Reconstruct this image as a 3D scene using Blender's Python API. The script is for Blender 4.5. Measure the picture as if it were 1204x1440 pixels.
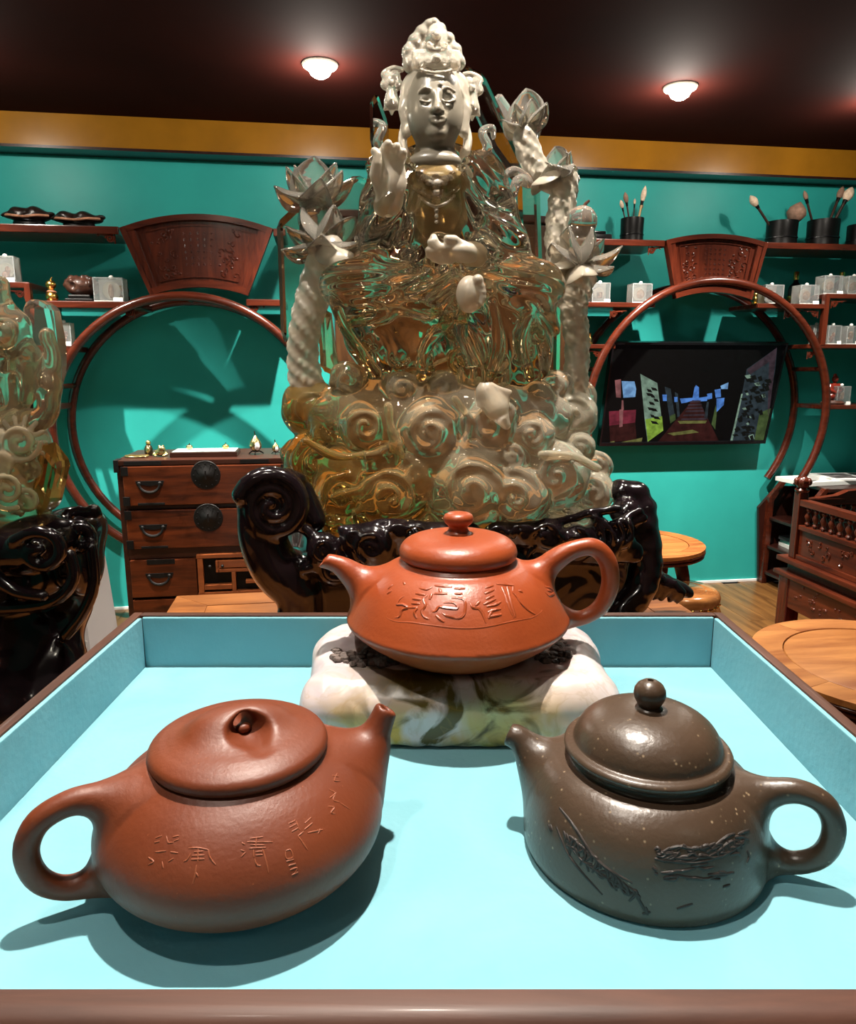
import bpy, bmesh, math, random
import numpy as np
from mathutils import Vector, Matrix

for _o in list(bpy.data.objects):
    bpy.data.objects.remove(_o)
scene = bpy.context.scene
COL = scene.collection
R = math.radians
random.seed(7)
rng = np.random.default_rng(7)

# ------------------------------------------------------------------ camera
CAM_H, PITCH, FPX = 1.27, R(11.3), 1020.0
cam_d = bpy.data.cameras.new('camera')
cam_d.sensor_fit = 'HORIZONTAL'
cam_d.sensor_width = 36.0
cam_d.lens = 36.0 * FPX / 1204.0
cam_d.clip_start = 0.01
cam = bpy.data.objects.new('camera', cam_d)
COL.objects.link(cam)
cam.location = (0, 0, CAM_H)
cam.rotation_euler = (R(90) - PITCH, 0, 0)
scene.camera = cam

# ------------------------------------------------------------------ world, lights, exposure
world = bpy.data.worlds.new('world')
scene.world = world
world.use_nodes = True
world.node_tree.nodes['Background'].inputs[0].default_value = (1.0, 0.93, 0.85, 1)
world.node_tree.nodes['Background'].inputs[1].default_value = 0.02
vs = scene.view_settings
vs.view_transform = 'Standard'
vs.look = 'None'
vs.exposure = 0.0
vs.gamma = 1.0
vs.use_curve_mapping = False
scene.cycles.diffuse_bounces = 2
scene.cycles.glossy_bounces = 4

CEIL = 2.40
ROOM_A = R(8.3)                      # the room is turned against the tray
RU = Vector((math.cos(ROOM_A), math.sin(ROOM_A), 0))
RN = Vector((math.sin(ROOM_A), -math.cos(ROOM_A), 0))   # from the back wall towards the viewer
RO = Vector((0, 3.95, 0))


def RF(u, n, z):
    return RO + RU * u + RN * n + Vector((0, 0, z))


def spot(name, loc, target, power, cone=70, blend=0.4, size=0.03, col=(1, 0.91, 0.80)):
    l = bpy.data.lights.new(name, 'SPOT')
    l.energy = power
    l.spot_size = R(cone)
    l.spot_blend = blend
    l.shadow_soft_size = size
    l.color = col
    o = bpy.data.objects.new(name, l)
    COL.objects.link(o)
    o.location = loc
    o.rotation_euler = (Vector(target) - Vector(loc)).to_track_quat('-Z', 'Y').to_euler()
    return o


def pointlight(name, loc, power, size=0.03, col=(1, 0.91, 0.80)):
    l = bpy.data.lights.new(name, 'POINT')
    l.energy = power
    l.shadow_soft_size = size
    l.color = col
    o = bpy.data.objects.new(name, l)
    COL.objects.link(o)
    o.location = loc
    return o




# ------------------------------------------------------------------ tagging and mesh helpers
def tag(o, label=None, cat=None, group=None, kind=None):
    if label: o['label'] = label
    if cat: o['category'] = cat
    if group: o['group'] = group
    if kind: o['kind'] = kind
    return o


def thing(name, label, cat, loc=(0, 0, 0), rotz=0.0, group=None, kind=None):
    o = bpy.data.objects.new(name, None)
    o.empty_display_size = 0.05
    COL.objects.link(o)
    o.location = loc
    o.rotation_euler = (0, 0, rotz)
    return tag(o, label, cat, group, kind)


def copy_tree(o, parent=None):
    c = o.copy()
    COL.objects.link(c)
    c.parent = parent
    for ch in list(o.children):
        copy_tree(ch, c)
    return c


def link_mesh(name, verts, faces, mat, parent=None, smooth=False, off=None, normals=None):
    me = bpy.data.meshes.new(name)
    if off is not None:
        verts = np.asarray(verts, dtype=float) - np.asarray(off, dtype=float)
    if isinstance(verts, np.ndarray):
        verts = verts.tolist()
    if isinstance(faces, np.ndarray):
        faces = faces.tolist()
    me.from_pydata(verts, [], faces)
    me.update()
    if smooth:
        me.polygons.foreach_set('use_smooth', [True] * len(me.polygons))
    if normals is not None:
        me.normals_split_custom_set_from_vertices(np.asarray(normals).tolist())
    mats = mat if isinstance(mat, (list, tuple)) else [mat]
    for m in mats:
        me.materials.append(m)
    o = bpy.data.objects.new(name, me)
    COL.objects.link(o)
    if parent is not None:
        o.parent = parent
    return o


def smooth_by_angle(o, ang=35):
    me = o.data
    me.polygons.foreach_set('use_smooth', [True] * len(me.polygons))
    bm = bmesh.new()
    bm.from_mesh(me)
    for e in bm.edges:
        if len(e.link_faces) == 2:
            e.smooth = e.calc_face_angle(0) < R(ang)
    bm.to_mesh(me)
    bm.free()


class MB:
    """collects boxes, prisms, tubes and lathes into one mesh"""
    def __init__(self):
        self.v, self.f = [], []

    def add(self, vs, fs):
        n = len(self.v)
        self.v += [tuple(p) for p in vs]
        self.f += [tuple(n + i for i in f) for f in fs]
        return self

    def box(self, x0, x1, y0, y1, z0, z1):
        v = [(x, y, z) for z in (z0, z1) for y in (y0, y1) for x in (x0, x1)]
        f = [(0, 2, 3, 1), (4, 5, 7, 6), (0, 1, 5, 4), (2, 6, 7, 3), (0, 4, 6, 2), (1, 3, 7, 5)]
        return self.add(v, f)

    def bbox(self, x0, x1, y0, y1, z0, z1, b):
        """box with chamfered edges all round"""
        bm = bmesh.new()
        bmesh.ops.create_cube(bm, size=1)
        for v in bm.verts:
            v.co = Vector(((x0 + x1) / 2 + v.co.x * (x1 - x0), (y0 + y1) / 2 + v.co.y * (y1 - y0), (z0 + z1) / 2 + v.co.z * (z1 - z0)))
        b = min(b, 0.45 * min(x1 - x0, y1 - y0, z1 - z0))
        bmesh.ops.bevel(bm, geom=list(bm.edges), offset=b, segments=2, profile=0.6, affect='EDGES')
        bm.verts.index_update()
        self.add([tuple(v.co) for v in bm.verts], [tuple(v.index for v in f.verts) for f in bm.faces])
        bm.free()
        return self

    def prism(self, pts, a, b, frame):
        """outline pts (2-D) extruded from a to b; frame(x, y, t) -> 3-D"""
        n = len(pts)
        v = [frame(p[0], p[1], a) for p in pts] + [frame(p[0], p[1], b) for p in pts]
        f = [tuple(range(n))[::-1], tuple(range(n, 2 * n))]
        f += [(i, (i + 1) % n, n + (i + 1) % n, n + i) for i in range(n)]
        return self.add(v, f)

    def tube(self, pts, rad, n=8, closed=False, squash=None):
        pts = [Vector(p) for p in pts]
        m = len(pts)
        if not hasattr(rad, '__len__'):
            rad = [rad] * m
        tang = []
        for i in range(m):
            a = pts[(i - 1) % m] if (closed or i > 0) else pts[i]
            b = pts[(i + 1) % m] if (closed or i < m - 1) else pts[i]
            t = (b - a)
            tang.append(t.normalized() if t.length > 1e-9 else Vector((0, 0, 1)))
        ref = Vector((0, 0, 1)) if abs(tang[0].z) < 0.9 else Vector((1, 0, 0))
        nrm = (ref - tang[0] * ref.dot(tang[0])).normalized()
        vs, fs = [], []
        for i in range(m):
            nrm = (nrm - tang[i] * nrm.dot(tang[i]))
            nrm = nrm.normalized() if nrm.length > 1e-6 else tang[i].orthogonal().normalized()
            bi = tang[i].cross(nrm)
            for k in range(n):
                a = 2 * math.pi * k / n
                s = 1.0 if squash is None else squash
                vs.append(pts[i] + (nrm * math.cos(a) + bi * (math.sin(a) * s)) * rad[i])
        for i in range(m if closed else m - 1):
            j = (i + 1) % m
            for k in range(n):
                l = (k + 1) % n
                fs.append((i * n + k, i * n + l, j * n + l, j * n + k))
        if not closed:
            fs.append(tuple(range(n))[::-1])
            fs.append(tuple((m - 1) * n + k for k in range(n)))
        return self.add(vs, fs)

    def lathe(self, prof, n=48, c=(0, 0, 0), sx=1.0, sy=1.0):
        vs, fs, rings = [], [], []
        for r, z in prof:
            if r < 1e-6:
                rings.append([len(vs)])
                vs.append((c[0], c[1], c[2] + z))
            else:
                rings.append(list(range(len(vs), len(vs) + n)))
                for k in range(n):
                    a = 2 * math.pi * k / n
                    vs.append((c[0] + r * math.cos(a) * sx, c[1] + r * math.sin(a) * sy, c[2] + z))
        for A, B in zip(rings, rings[1:]):
            for k in range(n):
                l = (k + 1) % n
                if len(A) == 1 and len(B) == 1:
                    continue
                if len(A) == 1:
                    fs.append((A[0], B[l], B[k])[::-1])
                elif len(B) == 1:
                    fs.append((A[k], A[l], B[0]))
                else:
                    fs.append((A[k], A[l], B[l], B[k]))
        if len(rings[0]) > 1:
            fs.append(tuple(rings[0])[::-1])
        if len(rings[-1]) > 1:
            fs.append(tuple(rings[-1]))
        return self.add(vs, fs)

    def sphere(self, c, r, n=12, m=8):
        if not hasattr(r, '__len__'):
            r = (r, r, r)
        vs, fs = [(c[0], c[1], c[2] - r[2])], []
        for i in range(1, m):
            t = -math.pi / 2 + math.pi * i / m
            for k in range(n):
                a = 2 * math.pi * k / n
                vs.append((c[0] + r[0] * math.cos(t) * math.cos(a), c[1] + r[1] * math.cos(t) * math.sin(a), c[2] + r[2] * math.sin(t)))
        vs.append((c[0], c[1], c[2] + r[2]))
        for k in range(n):
            fs.append((0, 1 + (k + 1) % n, 1 + k))
            fs.append((len(vs) - 1, 1 + (m - 2) * n + k, 1 + (m - 2) * n + (k + 1) % n))
        for i in range(m - 2):
            for k in range(n):
                l = (k + 1) % n
                fs.append((1 + i * n + k, 1 + i * n + l, 1 + (i + 1) * n + l, 1 + (i + 1) * n + k))
        return self.add(vs, fs)

    def xform(self, M):
        self.v = [tuple(M @ Vector(p)) for p in self.v]
        return self

    def build(self, name, mat, parent=None, smooth=None, off=None):
        o = link_mesh(name, self.v, self.f, mat, parent, False, off)
        if smooth:
            smooth_by_angle(o, smooth if smooth is not True else 40)
        return o


def spline(pts, n=8, closed=False):
    """Catmull-Rom through points (any dimension)"""
    P = [np.array(p, float) for p in pts]
    m = len(P)
    out = []
    rngm = m if closed else m - 1
    for i in range(rngm):
        p0 = P[(i - 1) % m] if (closed or i > 0) else 2 * P[0] - P[1]
        p1, p2 = P[i], P[(i + 1) % m]
        p3 = P[(i + 2) % m] if (closed or i + 2 < m) else 2 * P[-1] - P[-2]
        for k in range(n):
            t = k / n
            out.append(0.5 * ((2 * p1) + (-p0 + p2) * t + (2 * p0 - 5 * p1 + 4 * p2 - p3) * t * t + (-p0 + 3 * p1 - 3 * p2 + p3) * t ** 3))
    if not closed:
        out.append(P[-1])
    return out


def ray(px, py):
    x, y = (px - 602) / FPX, (720 - py) / FPX
    return Vector((x, math.cos(PITCH) + y * math.sin(PITCH), -math.sin(PITCH) + y * math.cos(PITCH)))


CAM = Vector((0, 0, CAM_H))


def atY(px, py, Y):
    d = ray(px, py)
    return CAM + d * (Y / d.y)


def atZ(px, py, Z):
    d = ray(px, py)
    return CAM + d * ((Z - CAM_H) / d.z)


def atW(px, py, n):
    """(u, z) on the plane parallel to the back wall, n in front of it"""
    d = ray(px, py)
    t = (RO + RN * n - CAM).dot(RN) / d.dot(RN)
    p = CAM + d * t
    return (p - RO).dot(RU), p.z


# ------------------------------------------------------------------ carving engine: signed distance field -> quads
class Vox:
    def __init__(self, lo, hi, h):
        self.lo = np.array(lo, float)
        self.h = h
        self.n = np.ceil((np.array(hi, float) - self.lo) / h).astype(int) + 1
        self.F = np.full(self.n, 1.0, np.float32)
        self.ax = [self.lo[i] + h * np.arange(self.n[i]) for i in range(3)]

    def reg(self, lo, hi, pad):
        sl, g = [], []
        for i in range(3):
            a = int(np.clip(np.floor((lo[i] - pad - self.lo[i]) / self.h), 0, self.n[i] - 1))
            b = int(np.clip(np.ceil((hi[i] + pad - self.lo[i]) / self.h) + 1, 1, self.n[i]))
            sl.append(slice(a, max(b, a + 1)))
            sh = [1, 1, 1]
            sh[i] = -1
            g.append(self.ax[i][sl[i]].reshape(sh).astype(np.float32))
        return tuple(sl), g

    def merge(self, sl, d, k=0.0, sub=False):
        a = self.F[sl]
        if sub:
            d = -d
            if k > 0:
                h = np.maximum(k - np.abs(a - d), 0) / k
                self.F[sl] = np.maximum(a, d) + h * h * k * 0.25
            else:
                self.F[sl] = np.maximum(a, d)
        else:
            if k > 0:
                h = np.maximum(k - np.abs(a - d), 0) / k
                self.F[sl] = np.minimum(a, d) - h * h * k * 0.25
            else:
                self.F[sl] = np.minimum(a, d)

    def ell(self, c, r, k=0.0, rot=None, sub=False):
        r = np.array([r] * 3 if not hasattr(r, '__len__') else r, float)
        m = r.max()
        sl, g = self.reg([c[i] - m for i in range(3)], [c[i] + m for i in range(3)], k + 3 * self.h)
        p = [g[i] - np.float32(c[i]) for i in range(3)]
        if rot is not None:
            Q = np.array(rot.to_3x3() if hasattr(rot, 'to_3x3') else rot, float).T
            p = [Q[i][0] * p[0] + Q[i][1] * p[1] + Q[i][2] * p[2] for i in range(3)]
        k0 = np.sqrt((p[0] / r[0]) ** 2 + (p[1] / r[1]) ** 2 + (p[2] / r[2]) ** 2)
        k1 = np.sqrt((p[0] / r[0] ** 2) ** 2 + (p[1] / r[1] ** 2) ** 2 + (p[2] / r[2] ** 2) ** 2) + 1e-9
        self.merge(sl, (k0 * (k0 - 1) / k1).astype(np.float32), k, sub)
        return self

    def box(self, c, half, rnd=0.0, k=0.0, rot=None, sub=False):
        m = float(np.linalg.norm(half))
        sl, g = self.reg([c[i] - m for i in range(3)], [c[i] + m for i in range(3)], k + 3 * self.h)
        p = [g[i] - np.float32(c[i]) for i in range(3)]
        if rot is not None:
            Q = np.array(rot.to_3x3() if hasattr(rot, 'to_3x3') else rot, float).T
            p = [Q[i][0] * p[0] + Q[i][1] * p[1] + Q[i][2] * p[2] for i in range(3)]
        q = [np.abs(p[i]) - (half[i] - rnd) for i in range(3)]
        d = np.sqrt(np.maximum(q[0], 0) ** 2 + np.maximum(q[1], 0) ** 2 + np.maximum(q[2], 0) ** 2) + np.minimum(np.maximum(q[0], np.maximum(q[1], q[2])), 0) - rnd
        self.merge(sl, d.astype(np.float32), k, sub)
        return self

    def chain(self, pts, rad, k=0.0, sub=False, squash=None):
        """tapered tube along pts"""
        pts = np.array([list(p) for p in pts], float)
        if not hasattr(rad, '__len__'):
            rad = [rad] * len(pts)
        rad = np.array(rad, float)
        m = rad.max()
        sl, g = self.reg(pts.min(0) - m, pts.max(0) + m, k + 3 * self.h)
        T = np.full([s.stop - s.start for s in sl], 1.0, np.float32)
        base = [s.start for s in sl]
        for i in range(len(pts) - 1):
            a, b = pts[i], pts[i + 1]
            mm = max(rad[i], rad[i + 1])
            s2, g2 = self.reg(np.minimum(a, b) - mm, np.maximum(a, b) + mm, k + 3 * self.h)
            ls = tuple(slice(s2[j].start - base[j], s2[j].stop - base[j]) for j in range(3))
            p = [g2[j] - np.float32(a[j]) for j in range(3)]
            ab = b - a
            L2 = float(ab @ ab) + 1e-12
            t = np.clip((p[0] * ab[0] + p[1] * ab[1] + p[2] * ab[2]) / L2, 0, 1)
            d = np.sqrt((p[0] - t * ab[0]) ** 2 + (p[1] - t * ab[1]) ** 2 + (p[2] - t * ab[2]) ** 2) - (rad[i] + t * (rad[i + 1] - rad[i]))
            T[ls] = np.minimum(T[ls], d)
        self.merge(sl, T, k, sub)
        return self

    def mesh(self):
        F, h = self.F, self.h
        ins = F < 0
        c = np.zeros(tuple(self.n - 1), np.int8)
        for dx in (0, 1):
            for dy in (0, 1):
                for dz in (0, 1):
                    c += ins[dx:dx + self.n[0] - 1, dy:dy + self.n[1] - 1, dz:dz + self.n[2] - 1]
        act = np.argwhere((c > 0) & (c < 8))
        idx = np.full(c.shape, -1, np.int64)
        idx[tuple(act.T)] = np.arange(len(act))
        acc = np.zeros((len(act), 3))
        cnt = np.zeros(len(act))
        corners = [(x, y, z) for x in (0, 1) for y in (0, 1) for z in (0, 1)]
        for a in corners:
            for ax in range(3):
                if a[ax] == 1:
                    continue
                b = list(a)
                b[ax] = 1
                fa = F[act[:, 0] + a[0], act[:, 1] + a[1], act[:, 2] + a[2]]
                fb = F[act[:, 0] + b[0], act[:, 1] + b[1], act[:, 2] + b[2]]
                x = (fa < 0) != (fb < 0)
                t = np.where(x, fa / np.where(x, fa - fb, 1), 0)
                p = np.array(a, float)[None] + t[:, None] * (np.array(b, float) - np.array(a, float))[None]
                acc[x] += p[x]
                cnt[x] += 1
        V = self.lo + h * (act + acc / np.maximum(cnt, 1)[:, None])
        quads = []
        for ax in range(3):
            s0 = [slice(None)] * 3
            s1 = [slice(None)] * 3
            s0[ax] = slice(0, -1)
            s1[ax] = slice(1, None)
            A, B = ins[tuple(s0)], ins[tuple(s1)]
            u, w = (ax + 1) % 3, (ax + 2) % 3
            e = np.argwhere(A != B)
            e = e[(e[:, u] > 0) & (e[:, w] > 0) & (e[:, u] < self.n[u] - 1) & (e[:, w] < self.n[w] - 1)]
            if not len(e):
                continue
            flip = ~A[tuple(e.T)]
            q = []
            for du, dw in ((1, 1), (0, 1), (0, 0), (1, 0)):
                cc = e.copy()
                cc[:, u] -= du
                cc[:, w] -= dw
                q.append(idx[tuple(cc.T)])
            q = np.stack(q, 1)
            q[flip] = q[flip][:, ::-1]
            quads.append(q)
        Q = np.concatenate(quads)
        return V, Q


def relax(V, Q, it=2, lam=0.5):
    """light smoothing of a quad mesh"""
    n = len(V)
    for _ in range(it):
        acc = np.zeros_like(V)
        cnt = np.zeros(n)
        for a, b in ((0, 1), (1, 2), (2, 3), (3, 0)):
            np.add.at(acc, Q[:, a], V[Q[:, b]])
            np.add.at(acc, Q[:, b], V[Q[:, a]])
            np.add.at(cnt, Q[:, a], 1)
            np.add.at(cnt, Q[:, b], 1)
        V = V + lam * (acc / np.maximum(cnt, 1)[:, None] - V)
    return V


def vnormals(V, Q):
    fn = np.cross(V[Q[:, 2]] - V[Q[:, 0]], V[Q[:, 3]] - V[Q[:, 1]])
    N = np.zeros_like(V)
    for k in range(4):
        np.add.at(N, Q[:, k], fn)
    return N / np.maximum(np.linalg.norm(N, axis=1), 1e-12)[:, None]


def submesh(V, Q, N, mask):
    q = Q[mask]
    u, inv = np.unique(q, return_inverse=True)
    return V[u], inv.reshape(q.shape), N[u]


def vnoise(P, scale, seed=0, octaves=3):
    """cheap smooth value noise on points (n,3) by summed sines"""
    r = np.random.default_rng(seed)
    out = np.zeros(len(P))
    amp = 1.0
    for o in range(octaves):
        for _ in range(4):
            k = r.normal(size=3)
            k *= scale * (2 ** o) / np.linalg.norm(k)
            out += amp * 0.35 * np.sin(P @ k * 2 * np.pi + r.uniform(0, 6.28))
        amp *= 0.55
    return out


# ------------------------------------------------------------------ materials
def _nt(name):
    m = bpy.data.materials.new(name)
    m.use_nodes = True
    nt = m.node_tree
    return m, nt, nt.nodes['Principled BSDF'], nt.nodes, nt.links


def ramp(N, stops):
    r = N.new('ShaderNodeValToRGB')
    e = r.color_ramp.elements
    while len(e) < len(stops):
        e.new(0.5)
    for el, (p, c) in zip(e, stops):
        el.position = p
        el.color = (*c, 1)
    return r


def texco(N, L, scale=(1, 1, 1), rot=(0, 0, 0), kind='Object', shift=False):
    t = N.new('ShaderNodeTexCoord')
    mp = N.new('ShaderNodeMapping')
    mp.inputs['Scale'].default_value = scale
    mp.inputs['Rotation'].default_value = rot
    oi = N.new('ShaderNodeObjectInfo')
    ml = N.new('ShaderNodeVectorMath')
    ml.operation = 'SCALE'
    ml.inputs[0].default_value = (3.1, 5.3, 4.7)
    L.new(oi.outputs['Random'], ml.inputs['Scale'])
    ad = N.new('ShaderNodeVectorMath')
    L.new(t.outputs[kind], ad.inputs[0])
    if shift:
        L.new(ml.outputs[0], ad.inputs[1])
    L.new(ad.outputs[0], mp.inputs['Vector'])
    return mp


def plain(name, c, rough=0.5, metal=0.0, var=0.15, scale=20, bump=0.0, bscale=200, spec=0.5, trans=0.0, ior=1.45, emit=None, estr=0, coat=0.0, alpha=1.0):
    """solid colour with a little procedural variation and relief"""
    m, nt, B, N, L = _nt(name)
    mp = texco(N, L)
    nz = N.new('ShaderNodeTexNoise')
    nz.inputs['Scale'].default_value = scale
    nz.inputs['Detail'].default_value = 4
    L.new(mp.outputs[0], nz.inputs['Vector'])
    rp = ramp(N, [(0.3, tuple(x * (1 - var) for x in c)), (0.7, tuple(min(1, x * (1 + var)) for x in c))])
    L.new(nz.outputs[0], rp.inputs[0])
    L.new(rp.outputs[0], B.inputs['Base Color'])
    B.inputs['Roughness'].default_value = rough
    B.inputs['Metallic'].default_value = metal
    B.inputs['Specular IOR Level'].default_value = spec
    B.inputs['Transmission Weight'].default_value = trans
    B.inputs['IOR'].default_value = ior
    B.inputs['Coat Weight'].default_value = coat
    B.inputs['Alpha'].default_value = alpha
    if emit:
        B.inputs['Emission Color'].default_value = (*emit, 1)
        B.inputs['Emission Strength'].default_value = estr
    if bump:
        n2 = N.new('ShaderNodeTexNoise')
        n2.inputs['Scale'].default_value = bscale
        n2.inputs['Detail'].default_value = 3
        L.new(mp.outputs[0], n2.inputs['Vector'])
        bp = N.new('ShaderNodeBump')
        bp.inputs['Strength'].default_value = bump
        bp.inputs['Distance'].default_value = 0.002
        L.new(n2.outputs[0], bp.inputs['Height'])
        L.new(bp.outputs[0], B.inputs['Normal'])
    return m


def wood(name, dark, light, rough=0.35, axis=0, scale=6.0, stretch=10.0, coat=0.2, bump=0.08):
    """long grain along one axis"""
    m, nt, B, N, L = _nt(name)
    s = [scale * stretch] * 3
    s[axis] = scale
    mp = texco(N, L, tuple(s), shift=True)
    nz = N.new('ShaderNodeTexNoise')
    nz.inputs['Scale'].default_value = 1.0
    nz.inputs['Detail'].default_value = 6
    nz.inputs['Roughness'].default_value = 0.6
    nz.inputs['Distortion'].default_value = 0.6
    L.new(mp.outputs[0], nz.inputs['Vector'])
    mid = tuple((a + b) / 2 for a, b in zip(dark, light))
    rp = ramp(N, [(0.28, dark), (0.5, mid), (0.72, light)])
    L.new(nz.outputs[0], rp.inputs[0])
    L.new(rp.outputs[0], B.inputs['Base Color'])
    B.inputs['Roughness'].default_value = rough
    B.inputs['Coat Weight'].default_value = coat * 0.5
    B.inputs['Specular IOR Level'].default_value = 0.35
    B.inputs['Coat Roughness'].default_value = 0.15
    bp = N.new('ShaderNodeBump')
    bp.inputs['Strength'].default_value = bump
    bp.inputs['Distance'].default_value = 0.002
    L.new(nz.outputs[0], bp.inputs['Height'])
    L.new(bp.outputs[0], B.inputs['Normal'])
    return m

# ------------------------------------------------------------------ the room
M_teal = plain('teal_wall_paint', (0.028, 0.350, 0.320), 0.40, 0, 0.08, 3, 0.05, 300, spec=0.22)
M_ceiling = plain('dark_maroon_ceiling', (0.020, 0.0034, 0.0022), 0.85, 0, 0.2, 2, 0.02, 100, spec=0.06)
M_gold = plain('ochre_beam', (0.27, 0.115, 0.008), 0.24, 0, 0.12, 6, 0.05, 120)
M_darkwall = plain('dark_wall_paint', (0.20, 0.12, 0.06), 0.6, 0, 0.1, 3)
M_subfloor = plain('dark_subfloor', (0.02, 0.012, 0.008), 0.8)
M_plank = wood('oak_floor_plank', (0.060, 0.025, 0.008), (0.20, 0.092, 0.026), 0.3, 1, 2.2, 9, 0.3)
M_red = wood('rosewood', (0.026, 0.0048, 0.0026), (0.088, 0.0155, 0.006), 0.26, 0, 5, 8, 0.4)
M_redv = wood('rosewood_upright', (0.026, 0.0048, 0.0026), (0.088, 0.0155, 0.006), 0.26, 2, 5, 8, 0.4)
M_reddark = wood('dark_rosewood', (0.012, 0.004, 0.003), (0.034, 0.008, 0.005), 0.32, 2, 5, 8, 0.3)
M_orange = wood('honey_rosewood', (0.15, 0.042, 0.009), (0.42, 0.155, 0.040), 0.3, 0, 4, 7, 0.3)
M_black = plain('black_lacquer', (0.003, 0.0026, 0.0026), 0.4, 0, 0.2, 30, spec=0.2)
M_iron = plain('black_iron', (0.004, 0.0035, 0.0035), 0.55, 0.0, 0.3, 60, 0.3, 300, spec=0.3)
M_gilt = plain('gilt_brass', (0.75, 0.47, 0.12), 0.25, 1.0, 0.2, 40)
M_paper = plain('white_paper', (0.75, 0.76, 0.74), 0.6, 0, 0.05, 10)

UL, UR, NF = -2.75, 3.1, 5.6


def roombox(name, u0, u1, n0, n1, z0, z1, mat, parent=None, base=None):
    mb = MB().box(u0, u1, -n1, -n0, z0, z1)
    o = mb.build(name, mat, parent)
    if parent is None:
        o.location = RO
        o.rotation_euler.z = ROOM_A
    return o


floor = tag(roombox('floor', UL, UR, 0, NF, -0.10, -0.016, M_subfloor), kind='structure')
pl = None
k = 0
u = UL + 0.02
while u < UR - 0.12:
    n = (k % 3) * 0.62 - 1.2
    while n < NF:
        a, b = max(n, 0.004), min(n + 1.86, NF - 0.004)
        if b - a > 0.1 and not (b > NF - 1.2 and a > NF - 2.2):
            full = abs((b - a) - 1.86) < 1e-6
            if full and pl is not None:
                o = pl.copy()
                COL.objects.link(o)
            else:
                o = MB().bbox(0.0, 0.1085, -(b - a), -0.0015, -0.016, 0.0, 0.0012).build('floor_plank', M_plank, floor)
                if full:
                    pl = o
            o.location = (u, -a, 0)
            o.parent = floor
        n += 1.86
    u += 0.11
    k += 1
tag(roombox('wall_back', UL, UR, -0.1, 0, 0, CEIL, M_teal), kind='structure')
tag(roombox('wall_left', UL - 0.1, UL, -0.1, NF, 0, CEIL, M_teal), kind='structure')
tag(roombox('wall_right', UR, UR + 0.1, -0.1, NF, 0, CEIL, M_teal), kind='structure')
tag(roombox('wall_front', UL, UR, NF, NF + 0.1, 0, CEIL, M_darkwall), kind='structure')
tag(roombox('ceiling', UL - 0.1, UR + 0.1, -0.1, NF + 0.1, CEIL, CEIL + 0.1, M_ceiling), kind='structure')
beam_z0 = atW(602, 226, 0.12)[1]
beam = tag(roombox('trim_1', UL, UR, 0.0, 0.12, beam_z0, CEIL, M_gold), kind='structure')
tag(roombox('baseboard_back', UL, UR, 0.0, 0.012, 0.0, 0.012, M_paper), kind='structure')
tag(roombox('trim_2', UL, UR, 0.0, 0.124, beam_z0 - 0.012, beam_z0, M_reddark), kind='structure')

# --- recessed ceiling lamps, a few of them added, each with the light it throws
M_lamp = plain('lamp_lens', (1, 1, 1), 0.4, emit=(1.0, 0.90, 0.74), estr=45)
M_lampring = plain('white_lamp_ring', (0.75, 0.7, 0.62), 0.4)
lamp0 = None
def ceiling_lamp(loc, label, power, cone, target=None, blend=0.35, glow=0.0, size=0.014):
    global lamp0
    if lamp0 is None:
        t = thing('ceiling_spotlight', label, 'ceiling light', loc, 0, 'recessed ceiling spotlights')
        MB().lathe([(0.040, 0.0), (0.068, 0.0), (0.069, -0.004), (0.064, -0.010), (0.052, -0.012), (0.046, -0.004)], 32).build('trim_ring', M_lampring, t, smooth=40)
        MB().lathe([(0.0, -0.050), (0.020, -0.047), (0.036, -0.037), (0.045, -0.020), (0.047, -0.002), (0, -0.001)], 32).build('lens', M_lamp, t, smooth=40)
        lamp0 = t
    else:
        t = copy_tree(lamp0)
        t.location = loc
        t['label'] = label
    p = Vector(loc) + Vector((0, 0, -0.056))
    q = Vector(target) if target else p + Vector((0, 0, -1))
    spot('lamp_beam', p, q, power, cone, blend, size)
    if glow:
        pointlight('lamp_glow', Vector(loc) + Vector((0, 0, -0.085)), glow, 0.02)
    return t
LA = atZ(450, 90, CEIL)
LB = atZ(957, 122, CEIL)
LS = LB - LA
ceiling_lamp(LA, 'glowing round ceiling spotlight above the left moon gate', 420, 112, blend=0.9, glow=16)
ceiling_lamp(LB, 'glowing round ceiling spotlight above the television', 420, 112, blend=0.9, glow=16)
ceiling_lamp(LA - LS, 'ceiling spotlight over the left end of the shelves', 420, 112, blend=0.9, glow=16)
ceiling_lamp(LB + LS * 0.62, 'ceiling spotlight over the right end of the shelves', 200, 112, blend=0.9, glow=12)
ceiling_lamp((0.0, 0.52, CEIL), 'ceiling spotlight over the tray', 150, 70, (0.0, 0.30, 1.0), 0.5)
ceiling_lamp((-0.30, 0.0, CEIL), 'ceiling spotlight over the left of the tray', 24, 90, (0.0, 0.40, 1.0), 0.5)
ceiling_lamp((0.25, 1.15, CEIL), 'ceiling spotlight over the crystal statue', 110, 52, (0.05, 1.35, 1.0), 0.5)
ceiling_lamp((-0.85, 1.0, CEIL), 'ceiling spotlight over the left crystal carving', 70, 60, (-0.7, 1.15, 1.0), 0.5)
ceiling_lamp((1.15, 1.7, CEIL), 'ceiling spotlight over the round table', 110, 90, None, 0.5)
ceiling_lamp((-0.75, 2.0, CEIL), 'ceiling spotlight in front of the drawer chest', 90, 90, None, 0.5)
ceiling_lamp((-0.9, -0.9, CEIL), 'ceiling spotlight behind the viewer on the left', 40, 80, None, 0.5)  # added out of view; lights the front wall so the crystal mirrors warmth
ceiling_lamp((0.8, -0.8, CEIL), 'ceiling spotlight behind the viewer on the right', 40, 80, None, 0.5)  # its added partner, also there for warm reflections in the crystal
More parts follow.
